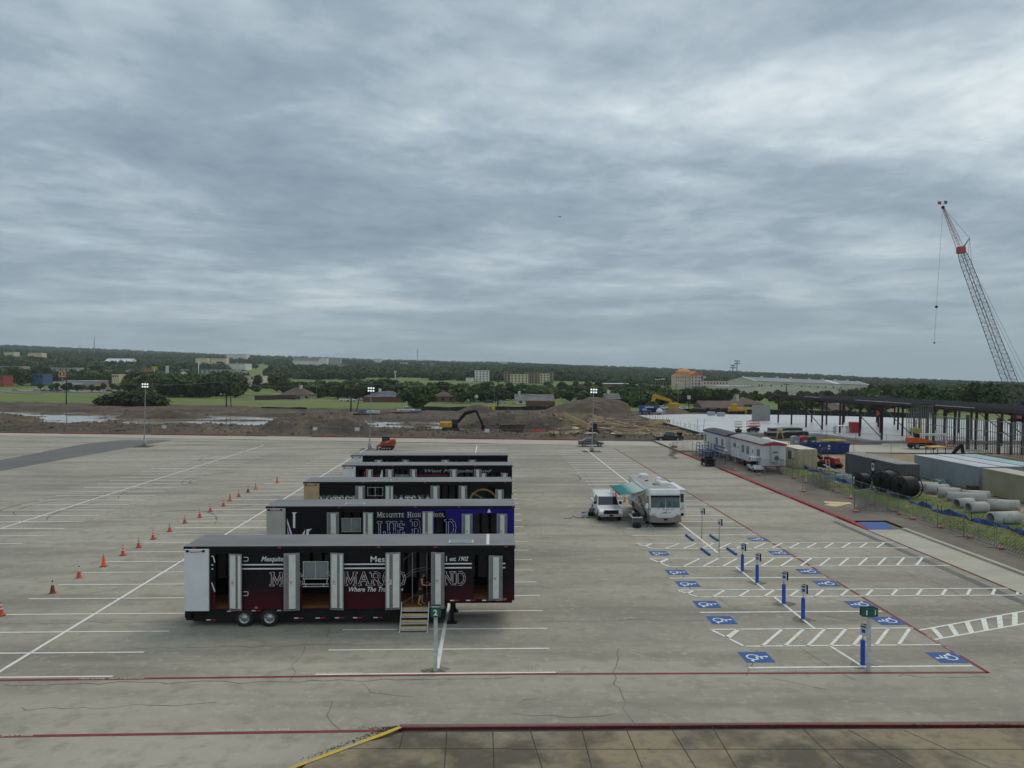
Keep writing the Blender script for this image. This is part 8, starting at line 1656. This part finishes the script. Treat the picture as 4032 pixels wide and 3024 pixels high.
# shops and others left and centre
for a in (('shop','blue fronted shop behind the restaurant parking','shop',122,170,1474,650,14,W_blue,R_grey),('shop','red fronted shop at the far end of the street','shop',-30,14,1480,620,12,W_red,R_grey),('shop','pale long shop roof behind the blue shop','shop',0,90,1443,900,14,W_grey,R_white),('shop','pale flat roofed shop behind the golden arches sign','shop',200,298,1449,860,18,W_grey,R_white),('shop','beige shop behind the thicket trees','shop',440,470,1474,660,12,W_cream,R_white),('shop','grey roofed shop above the tree clump','shop',395,495,1457,860,18,W_grey,R_grey),('shop','brick red shop beside the yellow green sign','shop',558,602,1449,900,12,W_salmon,R_grey),('shop','salmon red shop with a pale band right of the clump','shop',802,880,1473,640,14,W_salmon,R_white),('shop','pale pink shop right of the salmon one','shop',922,1036,1481,650,14,W_pink,R_white),('shop','long pale roofed shop behind the salmon shop','shop',790,930,1455,900,18,W_grey,R_grey),('shop','white roofed shed by the slope road','shop',900,960,1462,820,12,W_grey,R_white),
 ('hall','tan apartment block on the wooded hill at the far left','building',16,56,1386,1700,20,W_cream,R_grey),('hall','second tan apartment block on the wooded hill','building',110,164,1389,1700,20,W_cream,R_grey),('hall','white roofed long hall on the hillside','hall',842,966,1432,1500,40,W_white,R_white),('hall','pale roof among the hillside trees','hall',770,815,1410,1700,20,W_cream,R_grey),('hall','pale tan long hall on the hill','hall',830,890,1411,1700,20,W_cream,R_grey),('hall','white roof at the top of the hill','hall',890,970,1394,2300,30,W_white,R_white),
 ('school','wide pale school hall with flat roof on the hill','school',1150,1256,1421,1900,30,W_white,R_white),('school','lower wing of the pale hillside school','school',1105,1262,1434,1850,20,W_white,R_grey),('school','lowest long wing of the hillside school','school',1095,1262,1446,1780,18,W_grey,R_grey),('school','square tower of the hillside school','school',1257,1288,1411,1880,16,W_white,R_white),('school','upper flat wing behind the hillside school','school',1155,1340,1409,2200,20,W_grey,R_white),('school','pale gym block right of the hillside school','school',1325,1360,1441,1750,20,W_white,R_white),('school','low grey hall right of the hillside school','school',1285,1385,1434,1800,20,W_grey,R_grey),('hall','white cottages on the ridge right of the school','hall',1575,1605,1428,2100,14,W_white,R_white),('hall','pale house row on the ridge','hall',1640,1720,1432,2100,14,W_grey,R_white),('hall','pink block on the far ridge','hall',1962,1998,1425,3600,40,W_pink,R_grey),('hall','long pale hall on the far ridge','hall',1900,1925,1429,3500,30,W_white,R_white),('hall','pale roof at the edge of the ridge woods','hall',1470,1500,1413,2300,20,W_white,R_white),('hall','pale row of roofs in the woods right of the ridge','hall',1820,1850,1435,2500,20,W_white,R_white)):
    nm,lb,ct,s0,s1,yt,Y,dp,wm_,rm=a; block(nm,lb,ct,s0,s1,yt,Y,dp,wm_,rm,None,(1,max(3,int((s1-s0)*Y/3000/6)),3.0))
b_=gable('arena','white vaulted arena roof among the hillside woods',404,509,1428,1411,1450,40,W_white,R_white,None,False,0,'arena')
# masts
M_pole_d=mat('mast_grey',(.10,.11,.12),.6,var=.1)
def mast(lb,sx,ytop,Y,r=.6,lat=True):
    p=AT(sx,ytop,Y); z=tz(p.x,Y); M=empty('mast',lb,'mast',(p.x,Y,z)); h=p.z-z
    for a in (0,2.1,4.2): MB().tube((r*2.2*math.cos(a),r*2.2*math.sin(a),0),(r*.5*math.cos(a),r*.5*math.sin(a),h),r*.45,4).build('leg',M_steel,M)
    if lat:
        b=MB()
        for k in range(10): z0=h*k/10; b.tube((-r*1.5,0,z0),(r*1.5,0,z0+h/10),r*.25,3)
        b.build('bracing',M_steel,M)
    return M
mast('tall radio mast on the far ridge',1644,1376,3200,1.4); mast('thin mast at the top of the left hill',371,1325,2600,.9,False); mast('thin pole mast on the left hill',314,1362,2000,.7,False); mast('thin far mast above the hill woods',560,1372,2200,.6,False)
for sx,yt,lb in ((2886,1438,'shorter stadium light mast behind the warehouse'),(2902,1421,'taller stadium light mast behind the warehouse')):
    p=AT(sx,yt,680); z=tz(p.x,680); M=empty('light_mast',lb,'light mast',(p.x,680,z)); h=p.z-z; MB().tube((0,0,0),(0,0,h),.5,6,.35).build('pole',M_pole_d,M)
    for k in range(2): MB().box(-2.4,2.4,-.4,.4,h-.6-k*2.2,h-k*2.2+.4).build('light_bank',M_steel,M)
# utility poles and wires
PL=[(-60,1600,292),(260,1600,298),(890.6,1611,277),(1381.5,1627,249),(1960,1620,258),(2523,1600,262),(3095,1600,300),(3658,1600,300),(4150,1600,310)]
M_pole=mat('pole_wood',(.035,.029,.026),.9,var=.2); hts=[10.5,10.4,9.9,10.3,10.6,9.6,9.3,7.9,8.5]; TOP=[]
nm=['utility pole beyond the far edge of the green field','utility pole on the left field before the restaurant','double utility pole right of the tree clump','utility pole with a leaning brace behind the second lamp post','utility pole by the yellow toilet','utility pole behind the blue boom lift','utility pole before the warehouse trees','utility pole in the tree belt behind the steel frame','utility pole at the far right tree belt']
for (sx,sy,Y),h,lb in zip(PL,hts,nm):
    p=XY(sx,Y); z=-.35; U=empty('utility_pole',lb,'utility pole',(p[0],Y,z)); U.rotation_euler=(0,R_(1.0),0); MB().tube((0,0,0),(0,0,h),.24,7,.17).build('post',M_pole,U); MB().box(-1.2,1.2,-.08,.08,h-.5,h-.3).build('cross_arm',M_pole,U)
    for x in (-1,0,1): MB().tube((x,0,h-.3),(x,0,h-.05),.06,5).build('insulator',M_steel,U)
    TOP.append((p[0]+.018*h,Y,z+h))
    if '2' in lb or 'double' in lb or 'leaning' in lb: MB().tube((1.6,.5,0),(1.1 if 'double' in lb else 3.0,.5,h*.68),.16,6).build('brace',M_pole,U)
for k in range(len(TOP)-1):
    a,c=Vector(TOP[k]),Vector(TOP[k+1])
    for dx,dz,sag,r_ in ((0,-.05,1.6,.045),(-1,-.05,1.9,.04),(.2,-3.0,1.8,.055),(.2,-3.5,2.2,.055)):
        pts=[a.lerp(c,t/14)+Vector((dx,0,dz-sag*4*(t/14)*(1-t/14))) for t in range(15)]; b=MB(); b.path(pts,r_,3); tag(b.build('power_line',mat('wire_dark',(.05,.05,.05),.6,var=0) if dz<-1 else M_wire),'overhead wire sagging between two utility poles beyond the dug site','power line','overhead wires')
# street lights and cars by the houses and restaurant
SL=MB(); SL.tube((0,0,0),(0,0,7.6),.09,6,.06); SL.tube((0,0,7.6),(-1.6,0,7.9),.05,5); slm=SL.mesh('post',M_steel); slh=MB().box(-2.1,-1.4,-.12,.12,7.82,7.94).mesh('lamp',M_signw)
for sx,Y,lb in ((1247,350,'street light by the hip roofed house'),(1948,330,'street light by the yellow toilet'),(2670,275,'street light behind the slab corner'),(60,600,'street light at the restaurant street end'),(640,520,'street light in front of the tree clump'),(1500,620,'street light on the shop road')):
    p=XY(sx,Y); S=empty('street_light',lb,'street light',(p[0],Y,tz(*p)-.1)); inst('post',slm,S); inst('lamp',slh,S)
for sx,Y,pm,lb,rz in ((1166,371,P_black,'black car parked by the dark board fence',0),(1355,352,P_white,'white car on the street by the leaning pole',0.2),(1383,350,P_white,'second white car on the street by the leaning pole',0),(1420,356,P_silver,'silver car on the street left of the red brown fence',1.2),(1925,330,P_black,'dark car parked under the street trees',0),(1975,326,P_silver,'silver car parked under the street trees',0),(2655,268,P_white,'white car on the road behind the slab',0),(2693,266,P_white,'second white car on the road behind the slab',0),(2612,272,P_white,'white car behind the blue boom lift',0),(145,530,P_silver,'silver car in the restaurant lot',0),(175,520,P_black,'black car in the restaurant lot',0),(205,518,P_blue,'blue car parked before the restaurant',0),(222,520,P_blue,'second blue car parked before the restaurant',0),(237,519,P_maroon,'dark car beside the blue ones at the restaurant',0),(270,512,P_white,'white car before the restaurant by the utility pole',0),(60,540,P_tan,'tan car at the end of the restaurant lot',0),(155,575,P_white,'white car deeper in the restaurant lot',0),(330,640,P_white,'white car on the cross street',1.5),(350,690,P_black,'dark car on the cross street',1.5),(430,525,P_black,'dark car right of the restaurant',0),(480,560,P_silver,'grey car by the thicket road',0),(1200,800,P_white,'white car on the shop road',0.2),(1120,790,P_silver,'silver car on the shop road',0.2)):
    p=XY(sx,Y); sedan(lb,(p[0],Y,tz(*p)+.13),rz,pm,'cars far beyond the site',far=True,name='parked_car')
# white yard post lamp, sign by the houses
p=XY(2713,262); S=empty('signal_box','grey box on a pole behind the slab','box',(p[0],262,-.3)); MB().tube((0,0,0),(0,0,4.2),.14,6).build('pole',M_pole,S); MB().bbox(-.5,.5,-.4,.4,4.2,5.4,.05).build('box',M_signw,S)
p=XY(1876,315); S=empty('crossing_sign','round white crossing sign by the street trees','sign',(p[0],315,-.3)); MB().tube((0,0,0),(0,0,3.2),.08,6).build('pole',M_steel,S); b=MB(); b.lathe([(0,-.05),(.8,-.05),(.8,.05),(0,.05)],12,'y'); b.v=[(x,y,z+3.3) for x,y,z in b.v]; b.build('disc',M_signw,S)
# helicopter
p=AT(2205,854,1500); HC=empty('helicopter','tiny dark helicopter high in the grey sky','helicopter',tuple(p)); b=MB(); b.lathe([(0,-2.4),(.7,-1.6),(1.0,0),(.8,1.5),(0,2.4)],10,'x'); b.build('fuselage',M_blk,HC); MB().tube((-1.5,0,.2),(-6.5,0,.6),.25,6,.12).build('tail_boom',M_blk,HC); MB().box(-4.5,4.5,-.12,.12,1.4,1.45).build('rotor',M_blk,HC); MB().tube((0,0,.9),(0,0,1.42),.15,6).build('mast',M_blk,HC)

# ================================================================== HAZE
hb=MB().box(-6800,6800,-60,7800,-95,345)
HZ=bpy.data.materials.new('haze_air'); HZ.use_nodes=True; t=HZ.node_tree; t.nodes.remove(t.nodes['Principled BSDF'])
pv=t.nodes.new('ShaderNodeVolumePrincipled'); pv.inputs['Color'].default_value=(.80,.90,1,1); pv.inputs['Density'].default_value=.00007; pv.inputs['Anisotropy'].default_value=.0
t.links.new(pv.outputs[0],[n for n in t.nodes if n.type=='OUTPUT_MATERIAL'][0].inputs['Volume'])
o=stuff(hb.build('haze',HZ),'thin pale haze in the air over the whole scene','haze')
SC.cycles.volume_bounces=1
